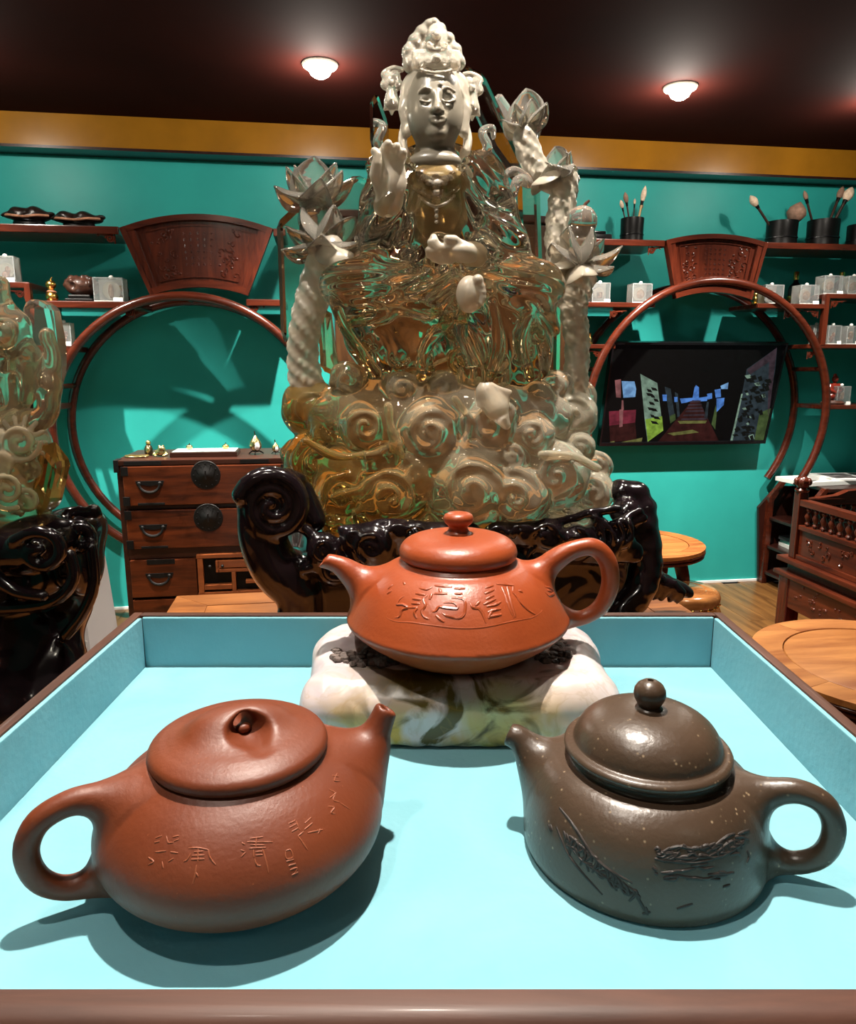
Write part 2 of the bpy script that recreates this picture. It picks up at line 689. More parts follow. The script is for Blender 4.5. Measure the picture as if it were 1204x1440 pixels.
ceiling_lamp((-0.35, 0.95, CEIL), 'ceiling spotlight in front of the crystal statue on the left', 45, 44, (-0.05, 1.40, 1.15), 0.5)  # extra narrow lamp, added for more sparkle on the crystal
ceiling_lamp((0.55, 1.75, CEIL), 'ceiling spotlight behind the crystal statue on the right', 60, 50, (0.1, 1.40, 1.15), 0.5)  # added out of view to give the crystal further glints


# ------------------------------------------------------------------ tray, stone and teapots
ZT = CAM_H - 0.195                   # lined floor of the tray


def smooth_profile(prof, corners=()):
    """rounds a turned profile between its corners"""
    out, run = [], []
    for i, p in enumerate(prof):
        run.append(p)
        if i in corners or i == len(prof) - 1:
            if len(run) > 2:
                out += [tuple(q) for q in spline(run, 6)][:-1]
            elif len(run) > 1:
                out.append(run[0])
            run = [p]
    out.append(prof[-1])
    return [(max(0.0, float(q[0])), float(q[1])) for q in out]


def lathe_field(vx, prof, k=0.0):
    """profile (r, z) from the axis at the bottom to the axis at the top, turned about z"""
    P = np.array(prof, float)
    h = vx.h * 0.5
    rmax = P[:, 0].max() + 8 * vx.h
    rs = np.arange(0, rmax, h)
    zs = vx.ax[2]
    RR, ZZ = np.meshgrid(rs, zs, indexing='ij')
    D = np.full(RR.shape, 1e9)
    odd = np.zeros(RR.shape, bool)
    C = np.vstack([P, P[:1]])
    for i in range(len(C) - 1):
        a, b = C[i], C[i + 1]
        ab = b - a
        if i < len(P) - 1:
            t = np.clip(((RR - a[0]) * ab[0] + (ZZ - a[1]) * ab[1]) / (ab @ ab + 1e-15), 0, 1)
            D = np.minimum(D, np.hypot(RR - a[0] - t * ab[0], ZZ - a[1] - t * ab[1]))
        if a[1] != b[1]:
            cr = ((a[1] > ZZ) != (b[1] > ZZ)) & (RR < (b[0] - a[0]) * (ZZ - a[1]) / (b[1] - a[1]) + a[0])
            odd ^= cr
    D = np.where(odd, -D, D)
    rr = np.hypot(vx.ax[0][:, None], vx.ax[1][None, :])
    out = np.empty(vx.F.shape, np.float32)
    for j in range(len(zs)):
        out[:, :, j] = np.interp(rr, rs, D[:, j], right=1.0)
    vx.merge((slice(None),) * 3, out, k)
    return out


def field_chain(vx, pts, rad):
    keep = vx.F
    vx.F = np.full(keep.shape, 1.0, np.float32)
    vx.chain(pts, rad)
    d, vx.F = vx.F, keep
    return d


def sample(vx, D, V):
    i = np.clip(np.round((V - vx.lo) / vx.h).astype(int), 0, np.array(D.shape) - 1)
    return D[i[:, 0], i[:, 1], i[:, 2]]


def teapot(name, label, loc, rotz, prof, spout, handle, hole, mat, h=0.0011, kb=0.012, kh=0.010, cut=None, corners=()):
    """body, spout and handle are carved as one clay surface, then parted at the joints.
    spout / handle: lists of (x, z, r); +x is the spout's side"""
    root = thing(name, label, 'teapot', loc, rotz)
    xs = [p[0] for p in spout + handle]
    rb = max(p[0] for p in prof) + 0.01
    zt = max([p[1] for p in spout + handle] + [p[1] for p in prof]) + 0.02
    vx = Vox((min(min(xs) - 0.02, -rb), -rb, -0.004), (max(max(xs) + 0.02, rb), rb, zt), h)
    n_ = len(prof)
    db = lathe_field(vx, smooth_profile(prof, (1,) + tuple(corners) + (n_ - 2,)))
    sp = spline(spout, 6)
    hd = spline(handle, 6)
    sc = [(p[0], 0, p[1]) for p in sp]
    hc = [(p[0], 0, p[1]) for p in hd]
    ds = field_chain(vx, sc, [p[2] for p in sp])
    dh = field_chain(vx, hc, [p[2] for p in hd])
    full = (slice(None),) * 3
    vx.merge(full, ds, kb)
    vx.merge(full, dh, kh)
    # the mouth of the spout: cut flat, then bored
    tip = Vector(sc[-1])
    dr = (tip - Vector(sc[-4])).normalized()
    if cut:
        dr = Vector((cut[0], 0, cut[1])).normalized()
    q = tip + dr * 0.02
    z = dr
    x = z.orthogonal().normalized()
    rot = Matrix((x, z.cross(x), z)).transposed()
    vx.box(q, (0.03, 0.03, 0.02), 0, 0.0012, rot, sub=True)
    vx.chain([tuple(tip + dr * 0.01), tuple(tip), tuple(Vector(sc[-5])), tuple(Vector(sc[-8]))], [hole, hole, hole * 0.9, hole * 0.8], 0.001, sub=True)
    V, Q = vx.mesh()
    V = relax(V, Q, 2, 0.4)
    N = vnormals(V, Q)
    cen = V[Q].mean(1)
    lab = np.argmin(np.stack([sample(vx, db, cen) - 0.0008, sample(vx, ds, cen), sample(vx, dh, cen)]), 0)
    for k, nm in enumerate(('body', 'spout', 'handle')):
        v, f, n = submesh(V, Q, N, lab == k)
        link_mesh(nm, v, f, mat, root, True, None, n)
    return root, V, Q


def lid_lathe(root, prof, mat, name='lid', n=72):
    return MB().lathe(smooth_profile(prof, (1,)), n).build(name, mat, root, smooth=50)


def strokes_on(root, V, Q, lines, rad, mat, name, sink=0.35):
    """draws strokes given as sight lines on the pot's own skin"""
    from mathutils.bvhtree import BVHTree
    M = Matrix.Translation(root.location) @ Matrix.Rotation(root.rotation_euler.z, 4, 'Z')
    Mi = M.inverted()
    bv = BVHTree.FromPolygons([Vector(p) for p in V.tolist()], Q.tolist())
    o = Mi @ CAM
    mb = MB()
    for ln in lines:
        w = ln[0] if not hasattr(ln[0], '__len__') else 1.0
        pts = []
        P = [p for p in ln if hasattr(p, '__len__')]
        for p in (spline(P, 4) if len(P) > 2 else [np.array(P[0], float) + (np.array(P[-1], float) - np.array(P[0], float)) * t for t in (0, .25, .5, .75, 1)]):
            d = (Mi.to_3x3() @ ray(p[0], p[1])).normalized()
            hit = bv.ray_cast(o, d)
            if hit[0] is not None:
                pts.append(hit[0] - hit[1] * rad * sink)
        if len(pts) > 1:
            m = len(pts)
            mb.tube(pts, [rad * w * (0.55 + 0.45 * math.sin(math.pi * (i + 0.6) / (m + 0.2)) ** 0.6) for i in range(m)], 6)
    return mb.build(name, mat, root, smooth=60)


def clay(name, c, c2, rough, speck=0.0, speckc=(0.6, 0.45, 0.3), spec=0.5):
    m, nt, B, N, L = _nt(name)
    mp = texco(N, L)
    a = N.new('ShaderNodeTexNoise')
    a.inputs['Scale'].default_value = 28
    a.inputs['Detail'].default_value = 5
    L.new(mp.outputs[0], a.inputs['Vector'])
    rp = ramp(N, [(0.3, c2), (0.7, c)])
    L.new(a.outputs[0], rp.inputs[0])
    col = rp.outputs[0]
    if speck:
        v = N.new('ShaderNodeTexVoronoi')
        v.inputs['Scale'].default_value = 340
        L.new(mp.outputs[0], v.inputs['Vector'])
        s = ramp(N, [(0.0, (1, 1, 1)), (speck, (0, 0, 0))])
        L.new(v.outputs['Distance'], s.inputs[0])
        b = N.new('ShaderNodeTexNoise')
        b.inputs['Scale'].default_value = 160
        L.new(mp.outputs[0], b.inputs['Vector'])
        s2 = ramp(N, [(0.50, (0, 0, 0)), (0.60, (1, 1, 1))])
        L.new(b.outputs[0], s2.inputs[0])
        mul = N.new('ShaderNodeMath')
        mul.operation = 'MULTIPLY'
        L.new(s.outputs[0], mul.inputs[0])
        L.new(s2.outputs[0], mul.inputs[1])
        mx = N.new('ShaderNodeMix')
        mx.data_type = 'RGBA'
        L.new(mul.outputs[0], mx.inputs['Factor'])
        L.new(col, mx.inputs['A'])
        mx.inputs['B'].default_value = (*speckc, 1)
        col = mx.outputs['Result']
    L.new(col, B.inputs['Base Color'])
    B.inputs['Roughness'].default_value = rough
    B.inputs['Specular IOR Level'].default_value = spec
    n2 = N.new('ShaderNodeTexNoise')
    n2.inputs['Scale'].default_value = 520
    n2.inputs['Detail'].default_value = 3
    L.new(mp.outputs[0], n2.inputs['Vector'])
    bp = N.new('ShaderNodeBump')
    bp.inputs['Strength'].default_value = 0.22
    bp.inputs['Distance'].default_value = 0.0006
    L.new(n2.outputs[0], bp.inputs['Height'])
    L.new(bp.outputs[0], B.inputs['Normal'])
    return m


M_clay_red = clay('red_clay', (0.32, 0.060, 0.015), (0.265, 0.046, 0.012), 0.36)
M_clay_brown = clay('russet_clay', (0.165, 0.034, 0.009), (0.125, 0.024, 0.0065), 0.47, 0.10, (0.36, 0.11, 0.04))
M_clay_brown_cut = clay('russet_clay_cut', (0.25, 0.062, 0.020), (0.21, 0.05, 0.016), 0.6)
M_clay_dark = clay('grey_brown_clay', (0.072, 0.044, 0.028), (0.052, 0.031, 0.019), 0.33, 0.22, (0.36, 0.26, 0.16))
M_clay_dark_cut = clay('grey_brown_clay_cut', (0.022, 0.012, 0.009), (0.016, 0.010, 0.007), 0.6)

# --- the tray
M_suede = None
def suede():
    m, nt, B, N, L = _nt('pale_blue_suede')
    mp = texco(N, L)
    a = N.new('ShaderNodeTexNoise')
    a.inputs['Scale'].default_value = 14
    a.inputs['Detail'].default_value = 4
    a.inputs['Distortion'].default_value = 1.0
    L.new(mp.outputs[0], a.inputs['Vector'])
    rp = ramp(N, [(0.3, (0.170, 0.40, 0.465)), (0.7, (0.205, 0.44, 0.505))])
    L.new(a.outputs[0], rp.inputs[0])
    L.new(rp.outputs[0], B.inputs['Base Color'])
    B.inputs['Roughness'].default_value = 0.95
    B.inputs['Specular IOR Level'].default_value = 0.1
    n2 = N.new('ShaderNodeTexNoise')
    n2.inputs['Scale'].default_value = 260
    n2.inputs['Detail'].default_value = 5
    L.new(mp.outputs[0], n2.inputs['Vector'])
    bp = N.new('ShaderNodeBump')
    bp.inputs['Strength'].default_value = 0.25
    bp.inputs['Distance'].default_value = 0.001
    L.new(n2.outputs[0], bp.inputs['Height'])
    L.new(bp.outputs[0], B.inputs['Normal'])
    return m
M_suede = suede()
M_trayx = wood('tray_walnut_long', (0.034, 0.012, 0.007), (0.090, 0.033, 0.019), 0.5, 0, 9, 12, 0.05)
M_trayy = wood('tray_walnut_side', (0.040, 0.014, 0.008), (0.105, 0.039, 0.022), 0.5, 1, 9, 12, 0.05)

TX, TY0, TY1, TH = 0.1875, 0.1640, 0.4524, 0.0348
tray = thing('display_tray', 'shallow wooden display tray lined with pale blue suede holding three teapots', 'tray', (0, 0.30, ZT - 0.012))
def trayp(name, mb, mat, sm=None):
    return mb.build(name, mat, tray, smooth=sm, off=(0, 0.30, ZT - 0.012))
trayp('base_board', MB().box(-TX - 0.006, TX + 0.006, TY0 - 0.012, TY1 + 0.006, ZT - 0.012, ZT - 0.003), M_trayx)
trayp('floor_lining', MB().box(-TX + 0.0002, TX - 0.0002, TY0 + 0.0002, TY1 - 0.0002, ZT - 0.0029, ZT), M_suede)
zt2 = ZT + TH
for sx in (-1, 1):
    a, b = sorted((sx * TX, sx * (TX + 0.0025)))
    trayp('wall_lining', MB().bbox(a, b, TY0, TY1, ZT - 0.0028, zt2 - 0.001, 0.0006), M_suede)
    a, b = sorted((sx * (TX + 0.0025), sx * (TX + 0.0085)))
    trayp('side_rail', MB().bbox(a, b, TY0 - 0.013, TY1 + 0.009, ZT - 0.0028, zt2, 0.0012), M_trayy, 40)
trayp('wall_lining', MB().bbox(-TX, TX, TY1, TY1 + 0.0025, ZT - 0.0028, zt2 - 0.001, 0.0006), M_suede)
trayp('wall_lining', MB().bbox(-TX, TX, TY0 - 0.0012, TY0, ZT - 0.0028, zt2 - 0.001, 0.0006), M_suede)
trayp('back_rail', MB().bbox(-TX - 0.0025, TX + 0.0025, TY1 + 0.0025, TY1 + 0.009, ZT - 0.0028, zt2, 0.0012), M_trayx, 40)
fr = MB()
pr = [(TY0 - 0.0012, ZT - 0.003), (TY0 - 0.0012, zt2 - 0.0006), (TY0 - 0.0018, zt2), (TY0 - 0.0062, zt2)]
for k in range(1, 9):
    t = math.pi / 2 * k / 8
    pr.append((TY0 - 0.0062 - 0.0068 * math.sin(t), zt2 - 0.0068 + 0.0068 * math.cos(t)))
pr.append((TY0 - 0.013, ZT - 0.003))
fr.prism(pr, -TX - 0.0025, TX + 0.0025, lambda y, z, t: (t, y, z))
trayp('front_rail', fr, M_trayx, 30)

# --- the stone under the middle pot
def stone_mat():
    m, nt, B, N, L = _nt('veined_onyx')
    mp = texco(N, L)
    def noise(scale, det, dist, off=0.0):
        a = N.new('ShaderNodeTexNoise')
        a.inputs['Scale'].default_value = scale
        a.inputs['Detail'].default_value = det
        a.inputs['Distortion'].default_value = dist
        mv = N.new('ShaderNodeVectorMath')
        mv.inputs[1].default_value = (off, off * 0.7, off * 1.3)
        L.new(mp.outputs[0], mv.inputs[0])
        L.new(mv.outputs[0], a.inputs['Vector'])
        return a
    white = noise(10, 5, 0.5)
    w = ramp(N, [(0.35, (0.46, 0.39, 0.41)), (0.6, (0.64, 0.57, 0.56))])
    L.new(white.outputs[0], w.inputs[0])
    col = w.outputs[0]
    def layer(col, nz, lo, hi, c, masknode=None):
        r = ramp(N, [(lo, (0, 0, 0)), (hi, (1, 1, 1))])
        L.new(nz.outputs[0], r.inputs[0])
        f = r.outputs[0]
        if masknode is not None:
            mu = N.new('ShaderNodeMath')
            mu.operation = 'MULTIPLY'
            L.new(f, mu.inputs[0])
            L.new(masknode, mu.inputs[1])
            f = mu.outputs[0]
        mx = N.new('ShaderNodeMix')
        mx.data_type = 'RGBA'
        L.new(f, mx.inputs['Factor'])
        L.new(col, mx.inputs['A'])
        mx.inputs['B'].default_value = (*c, 1)
        return mx.outputs['Result']
    sep = N.new('ShaderNodeSeparateXYZ')
    L.new(mp.outputs[0], sep.inputs[0])
    def rng_mask(out, lo, hi, inv=False):
        mr = N.new('ShaderNodeMapRange')
        mr.inputs['From Min'].default_value = lo
        mr.inputs['From Max'].default_value = hi
        if inv:
            mr.inputs['To Min'].default_value = 1
            mr.inputs['To Max'].default_value = 0
        L.new(out, mr.inputs['Value'])
        return mr.outputs[0]
    low = rng_mask(sep.outputs['Z'], 0.012, 0.036, True)
    ax = N.new('ShaderNodeMath')
    ax.operation = 'ABSOLUTE'
    L.new(sep.outputs['X'], ax.inputs[0])
    mid = rng_mask(ax.outputs[0], 0.034, 0.066, True)
    col = layer(col, noise(16, 4, 1.2, 3.1), 0.44, 0.56, (0.50, 0.30, 0.04), low)
    col = layer(col, noise(13, 3, 0.6, 9.3), 0.50, 0.60, (0.42, 0.42, 0.18), mid)
    col = layer(col, noise(26, 6, 1.4, 5.2), 0.50, 0.57, (0.085, 0.058, 0.008), mid)
    vn = noise(30, 6, 1.8, 1.7)
    v = ramp(N, [(0.47, (0, 0, 0)), (0.5, (1, 1, 1)), (0.53, (0, 0, 0))])
    L.new(vn.outputs[0], v.inputs[0])
    mu = N.new('ShaderNodeMath')
    mu.operation = 'MULTIPLY'
    L.new(v.outputs[0], mu.inputs[0])
    mu.inputs[1].default_value = 0.22
    mx = N.new('ShaderNodeMix')
    mx.data_type = 'RGBA'
    L.new(mu.outputs[0], mx.inputs['Factor'])
    L.new(col, mx.inputs['A'])
    mx.inputs['B'].default_value = (0.32, 0.19, 0.04, 1)
    L.new(mx.outputs['Result'], B.inputs['Base Color'])
    B.inputs['Roughness'].default_value = 0.32
    B.inputs['Subsurface Weight'].default_value = 0.15
    B.inputs['Subsurface Radius'].default_value = (0.01, 0.01, 0.008)
    bp = N.new('ShaderNodeBump')
    bp.inputs['Strength'].default_value = 0.15
    bp.inputs['Distance'].default_value = 0.002
    L.new(vn.outputs[0], bp.inputs['Height'])
    L.new(bp.outputs[0], B.inputs['Normal'])
    return m


SB = Vector((0.017, 0.396, ZT))
vx = Vox((-0.11, -0.07, -0.006), (0.11, 0.07, 0.06), 0.0016)
vx.box((0, 0.000, 0.0165), (0.0800, 0.0455, 0.0175), 0.010)
vx.box((0.000, -0.010, 0.0125), (0.0830, 0.0400, 0.0128), 0.007, 0.012)
vx.ell((-0.066, 0.012, 0.030), (0.018, 0.026, 0.009), 0.010)
vx.ell((0.068, 0.020, 0.028), (0.016, 0.022, 0.008), 0.010)
vx.ell((-0.046, -0.008, 0.041), (0.022, 0.016, 0.009), 0.005, sub=True)
vx.ell((0.052, 0.010, 0.041), (0.013, 0.024, 0.008), 0.005, sub=True)
vx.box((0.0, -0.06, -0.0030), (0.04, 0.045, 0.0036), 0.001, 0.004, sub=True)
V, Q = vx.mesh()
V = relax(V, Q, 2)
Nn = vnormals(V, Q)
hollow = np.exp(-(((V[:, 0] + 0.046) / 0.022) ** 2 + ((V[:, 1] + 0.006) / 0.018) ** 2)) + np.exp(-(((V[:, 0] - 0.052) / 0.013) ** 2 + ((V[:, 1] - 0.010) / 0.024) ** 2))
hollow *= (V[:, 2] > 0.024)
V = V + Nn * (vnoise(V, 22, 3) * 0.0011 + hollow * vnoise(V, 130, 5) * 0.0013)[:, None]
V[:, 2] = np.maximum(V[:, 2], 0.0003)
near = (np.hypot(V[:, 0] - 0.001, V[:, 1] - 0.004) < 0.046) & (V[:, 2] > 0.020)
V[near, 2] = np.minimum(V[near, 2], 0.0337)
stone = thing('onyx_stone', 'white and olive veined stone slab propping up the middle teapot', 'stone', SB)
link_mesh('slab', V, Q, stone_mat(), stone, True)
M_geode = plain('geode_crust', (0.10, 0.075, 0.065), 0.6, 0, 0.6, 160, 0.6, 500)
for cx, cy, rx, ry, n in ((-0.050, -0.010, 0.021, 0.013, 120), (0.053, 0.006, 0.012, 0.026, 110)):
    g = MB()
    for _ in range(n):
        a, r = random.uniform(0, 6.28), math.sqrt(random.random())
        x, y = cx + rx * r * math.cos(a), cy + ry * r * math.sin(a)
        s = random.uniform(0.0016, 0.0040)
        g.sphere((x, y, 0.0312 + 0.0035 * r + random.uniform(-0.001, 0.001)), (s, s * random.uniform(.6, 1), s * 0.7), 6, 4)
    tag(g.build('geode_crust', M_geode, stone, smooth=30), kind='stuff')

# --- middle pot
def zrel(py, Y, base):
    return CAM_H - Y * math.tan(PITCH + math.atan((py - 720) / FPX)) - base

PY, PB = 0.400, ZT + 0.0335
S0 = 0.000412
PX0 = 644.0
def mp_(px, py, r):                   # middle pot: picture scale on its own axis plane, mirrored so +x is the spout
    return (-(px - PX0) * S0, zrel(py, PY, PB), r * S0)
prof = [(0, 0.0), (0.036, 0.0), (0.0385, 0.0010), (0.047, 0.0062), (0.056, 0.0125), (0.0625, 0.0185), (0.0640, 0.0208), (0.0637, 0.0216),
        (0.0620, 0.0245), (0.0590, 0.0300), (0.0547, 0.0368), (0.0495, 0.0430), (0.0435, 0.0480), (0.0385, 0.0510), (0.0345, 0.0525), (0.0325, 0.0545), (0.0315, 0.0560), (0, 0.0560)]
sp = [mp_(560, 845, 26), mp_(525, 828, 24), mp_(500, 810, 19), mp_(485, 798, 14.5), mp_(470, 791, 11.5), mp_(456, 788, 10.5)]
hd = [mp_(752, 812, 19), mp_(780, 786, 15.5), mp_(806, 772, 12.5), mp_(832, 770, 12.5), mp_(851, 790, 12.8), mp_(856, 822, 12.5), mp_(845, 852, 11.5), mp_(822, 868, 10.5), mp_(796, 873, 10.5)]
mid_pot, V, Q = teapot('clay_teapot', 'orange-red clay teapot with carved seal characters standing on the veined stone',
                       ((PX0 - 602) / FPX * (PY * math.cos(PITCH) + 0.12 * math.sin(PITCH)), PY, PB), math.pi, prof, sp, hd, 0.0030, M_clay_red, cut=(0.75, 0.62), corners=(6, 7))
lid = lid_lathe(mid_pot, [(0, 0.0555), (0.0318, 0.0555), (0.0328, 0.0562), (0.0334, 0.0580), (0.0333, 0.0602), (0.0322, 0.0628), (0.0295, 0.0654), (0.0250, 0.0674), (0.0190, 0.0687), (0.0110, 0.0694), (0.0, 0.0696)], M_clay_red)
MB().lathe([(0, 0.0690), (0.0080, 0.0692), (0.0062, 0.0705), (0.0054, 0.0722), (0.0056, 0.0736), (0.0074, 0.0752), (0.0084, 0.0768), (0.0085, 0.0784), (0.0078, 0.0800), (0.0058, 0.0811), (0.0030, 0.0816), (0, 0.0817)], 40).build('knob', M_clay_red, lid, smooth=50)

def zz(lines, x0, y0, s):
    return [[(x0 + p[0] * s, y0 + p[1] * s) for p in l] for l in lines]

seal = [
    [(208, 165), (180, 185), (165, 215), (200, 215), (230, 235), (195, 250), (180, 288), (150, 295)], [(230, 235), (285, 235), (270, 265), (285, 300)],
    [(300, 115), (345, 125), (378, 110)], [(278, 148), (335, 158)], [(258, 180), (312, 186)], [(252, 207), (302, 211)],
    [(350, 158), (325, 185), (337, 220), (315, 255), (330, 290), (357, 305)], [(362, 185), (376, 150)],
    [(390, 100), (440, 106), (500, 110)], [(388, 150), (470, 150)], [(420, 118), (432, 150)],
    [(495, 175), (555, 180), (578, 205), (572, 268), (540, 295), (470, 286), (438, 268)], [(445, 205), (510, 206), (530, 240), (455, 236), (420, 230), (400, 255), (378, 260)],
    [(400, 280), (420, 300), (450, 322)], [(510, 120), (578, 120)], [(512, 150), (562, 151)],
    [(606, 205), (625, 235), (662, 240), (685, 275), (702, 326)], [(640, 222), (667, 195)], [(698, 115), (748, 100)], [(694, 150), (752, 126)], [(703, 182), (752, 160)],
    [(688, 215), (762, 182)], [(705, 228), (760, 217), (794, 200)], [(715, 262), (760, 247), (794, 242)], [(715, 292), (798, 276)], [(742, 245), (718, 300)],
    [(765, 90), (870, 100)], [(800, 108), (828, 180), (848, 240), (872, 296)], [(832, 108), (852, 190), (882, 290)], [(870, 102), (868, 140), (890, 170), (922, 215), (960, 250), (1002, 276)], [(900, 130), (924, 140)],
    [(1060, 108), (1092, 118), (1112, 146), (1086, 162), (1058, 140)], [(1072, 130), (1100, 138)], [(110, 120), (140, 95)], [(105, 150), (135, 130)], [(205, 75), (212, 95)]]
strokes_on(mid_pot, V, Q, zz(seal, 520, 800, 280 / 1204), 0.0011, M_clay_red, 'raised_inscription', 0.45)
rim = [[(130, 255), (100, 290), (160, 318), (260, 325), (400, 345), (520, 358), (640, 358), (740, 345), (860, 318), (980, 295), (1040, 255), (1020, 230)]]
strokes_on(mid_pot, V, Q, zz(rim, 520, 800, 280 / 1204), 0.0006, M_clay_red, 'panel_edge', 0.6)

# --- left pot
LP = Vector((-0.0730, 0.2580, ZT))
prof = [(0, 0.0), (0.030, 0.0), (0.0325, 0.0008), (0.040, 0.0040), (0.0480, 0.0095), (0.0530, 0.0155), (0.0548, 0.0215), (0.0540, 0.0275), (0.0510, 0.0335), (0.0465, 0.0390), (0.0415, 0.0435), (0.0370, 0.0465), (0.0342, 0.0482), (0.0330, 0.0495), (0, 0.0495)]
sp = [(0.036, 0.026, 0.0150), (0.046, 0.031, 0.0120), (0.0535, 0.037, 0.0088), (0.0565, 0.0425, 0.0064), (0.0593, 0.0483, 0.0054), (0.0618, 0.0535, 0.0049)]
hd = [(-0.038, 0.0390, 0.0088), (-0.049, 0.0425, 0.0060), (-0.060, 0.0437, 0.0047), (-0.0705, 0.0390, 0.0045), (-0.0750, 0.0285, 0.0044), (-0.0720, 0.0170, 0.0043), (-0.063, 0.0105, 0.0043), (-0.048, 0.0090, 0.0047)]
left_pot, V, Q = teapot('clay_teapot', 'matt russet clay teapot with a bridge knob and faint incised writing, front left', LP, R(26), prof, sp, hd, 0.0026, M_clay_brown, kb=0.014, kh=0.012, cut=(0.55, 0.83))
vl = Vox((-0.04, -0.04, 0.044), (0.04, 0.04, 0.075), 0.0009)
lathe_field(vl, [(0, 0.0490), (0.0322, 0.0490), (0.0333, 0.0500), (0.0340, 0.0516), (0.0337, 0.0534), (0.0325, 0.0549), (0.0295, 0.0565), (0.025, 0.0580), (0.018, 0.0593), (0.010, 0.0600), (0, 0.0602)])
vl.ell((0, 0, 0.0598), (0.0160, 0.0090, 0.0078), 0.012)
vl.ell((0.002, -0.011, 0.0625), (0.0078, 0.0075, 0.0046), 0.003, sub=True)
vl.chain([(0.004, -0.02, 0.0625), (0.001, 0, 0.0618), (-0.004, 0.02, 0.0625)], [0.0046, 0.0036, 0.0046], 0.003, sub=True)
v2, q2 = vl.mesh()
v2 = relax(v2, q2, 2, 0.4)
ll = link_mesh('lid', v2, q2, M_clay_brown, left_pot, True)
MB().sphere((0.0012, -0.0030, 0.0598), (0.0030, 0.0026, 0.0021), 14, 10).build('vent_bead', M_clay_brown, ll, smooth=True)
inc = [
    [(575, 332), (635, 324)], [(560, 348), (680, 348)], [(575, 362), (640, 362)], [(570, 378), (650, 374)], [(605, 325), (600, 378)], [(632, 380), (648, 430), (660, 492)], [(590, 385), (592, 420)],
    [(600, 395), (632, 392)], [(600, 410), (634, 408)], [(535, 352), (550, 360)], [(530, 385), (548, 392)], [(532, 418), (555, 395)], [(595, 425), (605, 455), (625, 460)],
    [(285, 378), (330, 375), (378, 385)], [(295, 400), (280, 430), (262, 440)], [(378, 385), (385, 420), (412, 455)], [(310, 395), (355, 392)], [(300, 412), (360, 410)], [(298, 430), (360, 428)], [(330, 378), (328, 440)], [(322, 455), (316, 500), (305, 545)], [(318, 490), (330, 510)],
    [(755, 262), (785, 248)], [(760, 280), (795, 262)], [(770, 300), (805, 280)], [(790, 250), (808, 290)], [(800, 320), (825, 300)], [(832, 260), (862, 232)], [(830, 290), (868, 258)], [(845, 305), (915, 290)], [(905, 285), (895, 310)], [(800, 320), (825, 355), (845, 385)],
    [(740, 390), (765, 385), (775, 420), (745, 425), (740, 390)], [(745, 440), (780, 430)], [(755, 460), (790, 450)], [(762, 480), (795, 470), (785, 500)], [(770, 505), (800, 490)],
    [(960, 35), (990, 40)], [(985, 25), (970, 60), (1000, 60)], [(945, 100), (975, 118), (950, 140)], [(980, 115), (965, 150), (995, 160)], [(940, 180), (970, 185), (955, 210), (975, 215)], [(1000, 165), (1045, 195)],
    [(130, 330), (160, 318)], [(125, 350), (150, 345)], [(180, 320), (190, 350), (215, 350)], [(210, 325), (240, 318)], [(215, 345), (240, 335)], [(95, 420), (120, 440), (95, 455)], [(130, 395), (180, 390)], [(160, 440), (165, 470)], [(190, 440), (215, 425)], [(200, 395), (235, 400)]]
strokes_on(left_pot, V, Q, zz(inc, 180, 1080, 360 / 1204), 0.00036, M_clay_brown_cut, 'incised_writing', 0.3)

# --- right pot
RP = Vector((0.0885, 0.2695, ZT))
prof = [(0, 0.0), (0.0455, 0.0), (0.0472, 0.0008), (0.0482, 0.0040), (0.0484, 0.0090), (0.0478, 0.0160), (0.0465, 0.0225), (0.0440, 0.0290), (0.0410, 0.0335), (0.0375, 0.0366), (0.0345, 0.0382), (0.0315, 0.0388), (0.0300, 0.0394), (0.0295, 0.0430), (0, 0.0430)]
sp = [(0.034, 0.020, 0.0130), (0.042, 0.0255, 0.0100), (0.0475, 0.0320, 0.0075), (0.0505, 0.0352, 0.0060), (0.0535, 0.0375, 0.0053), (0.0580, 0.0382, 0.0050)]
hd = [(-0.0380, 0.0310, 0.0075), (-0.0465, 0.0350, 0.0055), (-0.0560, 0.0375, 0.0046), (-0.0650, 0.0342, 0.0044), (-0.0690, 0.0245, 0.0043), (-0.0662, 0.0135, 0.0042), (-0.0575, 0.0075, 0.0043), (-0.0450, 0.0066, 0.0048)]
right_pot, V, Q = teapot('clay_teapot', 'grey-brown speckled clay teapot with a ball knob and domed lid, front right', RP, R(180 - 22), prof, sp, hd, 0.0024, M_clay_dark, kb=0.010, kh=0.009, cut=(0.95, 0.3))
lid = lid_lathe(right_pot, [(0, 0.0425), (0.0308, 0.0425), (0.0322, 0.0430), (0.0328, 0.0442), (0.0326, 0.0453), (0.0315, 0.0462), (0.0298, 0.0466), (0.0291, 0.0472), (0.0282, 0.0500), (0.0262, 0.0535), (0.0230, 0.0565), (0.0186, 0.0588), (0.0132, 0.0604), (0.0070, 0.0612), (0, 0.0614)], M_clay_dark)
kb = MB().lathe([(0, 0.0608), (0.0056, 0.0611), (0.0051, 0.0617), (0.0042, 0.0623), (0.0050, 0.0636), (0.0060, 0.0656), (0.0063, 0.0673), (0.0060, 0.0693), (0.0049, 0.0712), (0.0030, 0.0726), (0.0012, 0.0730), (0.0010, 0.0721), (0, 0.0720)], 40).build('knob', M_clay_dark, lid, smooth=60)
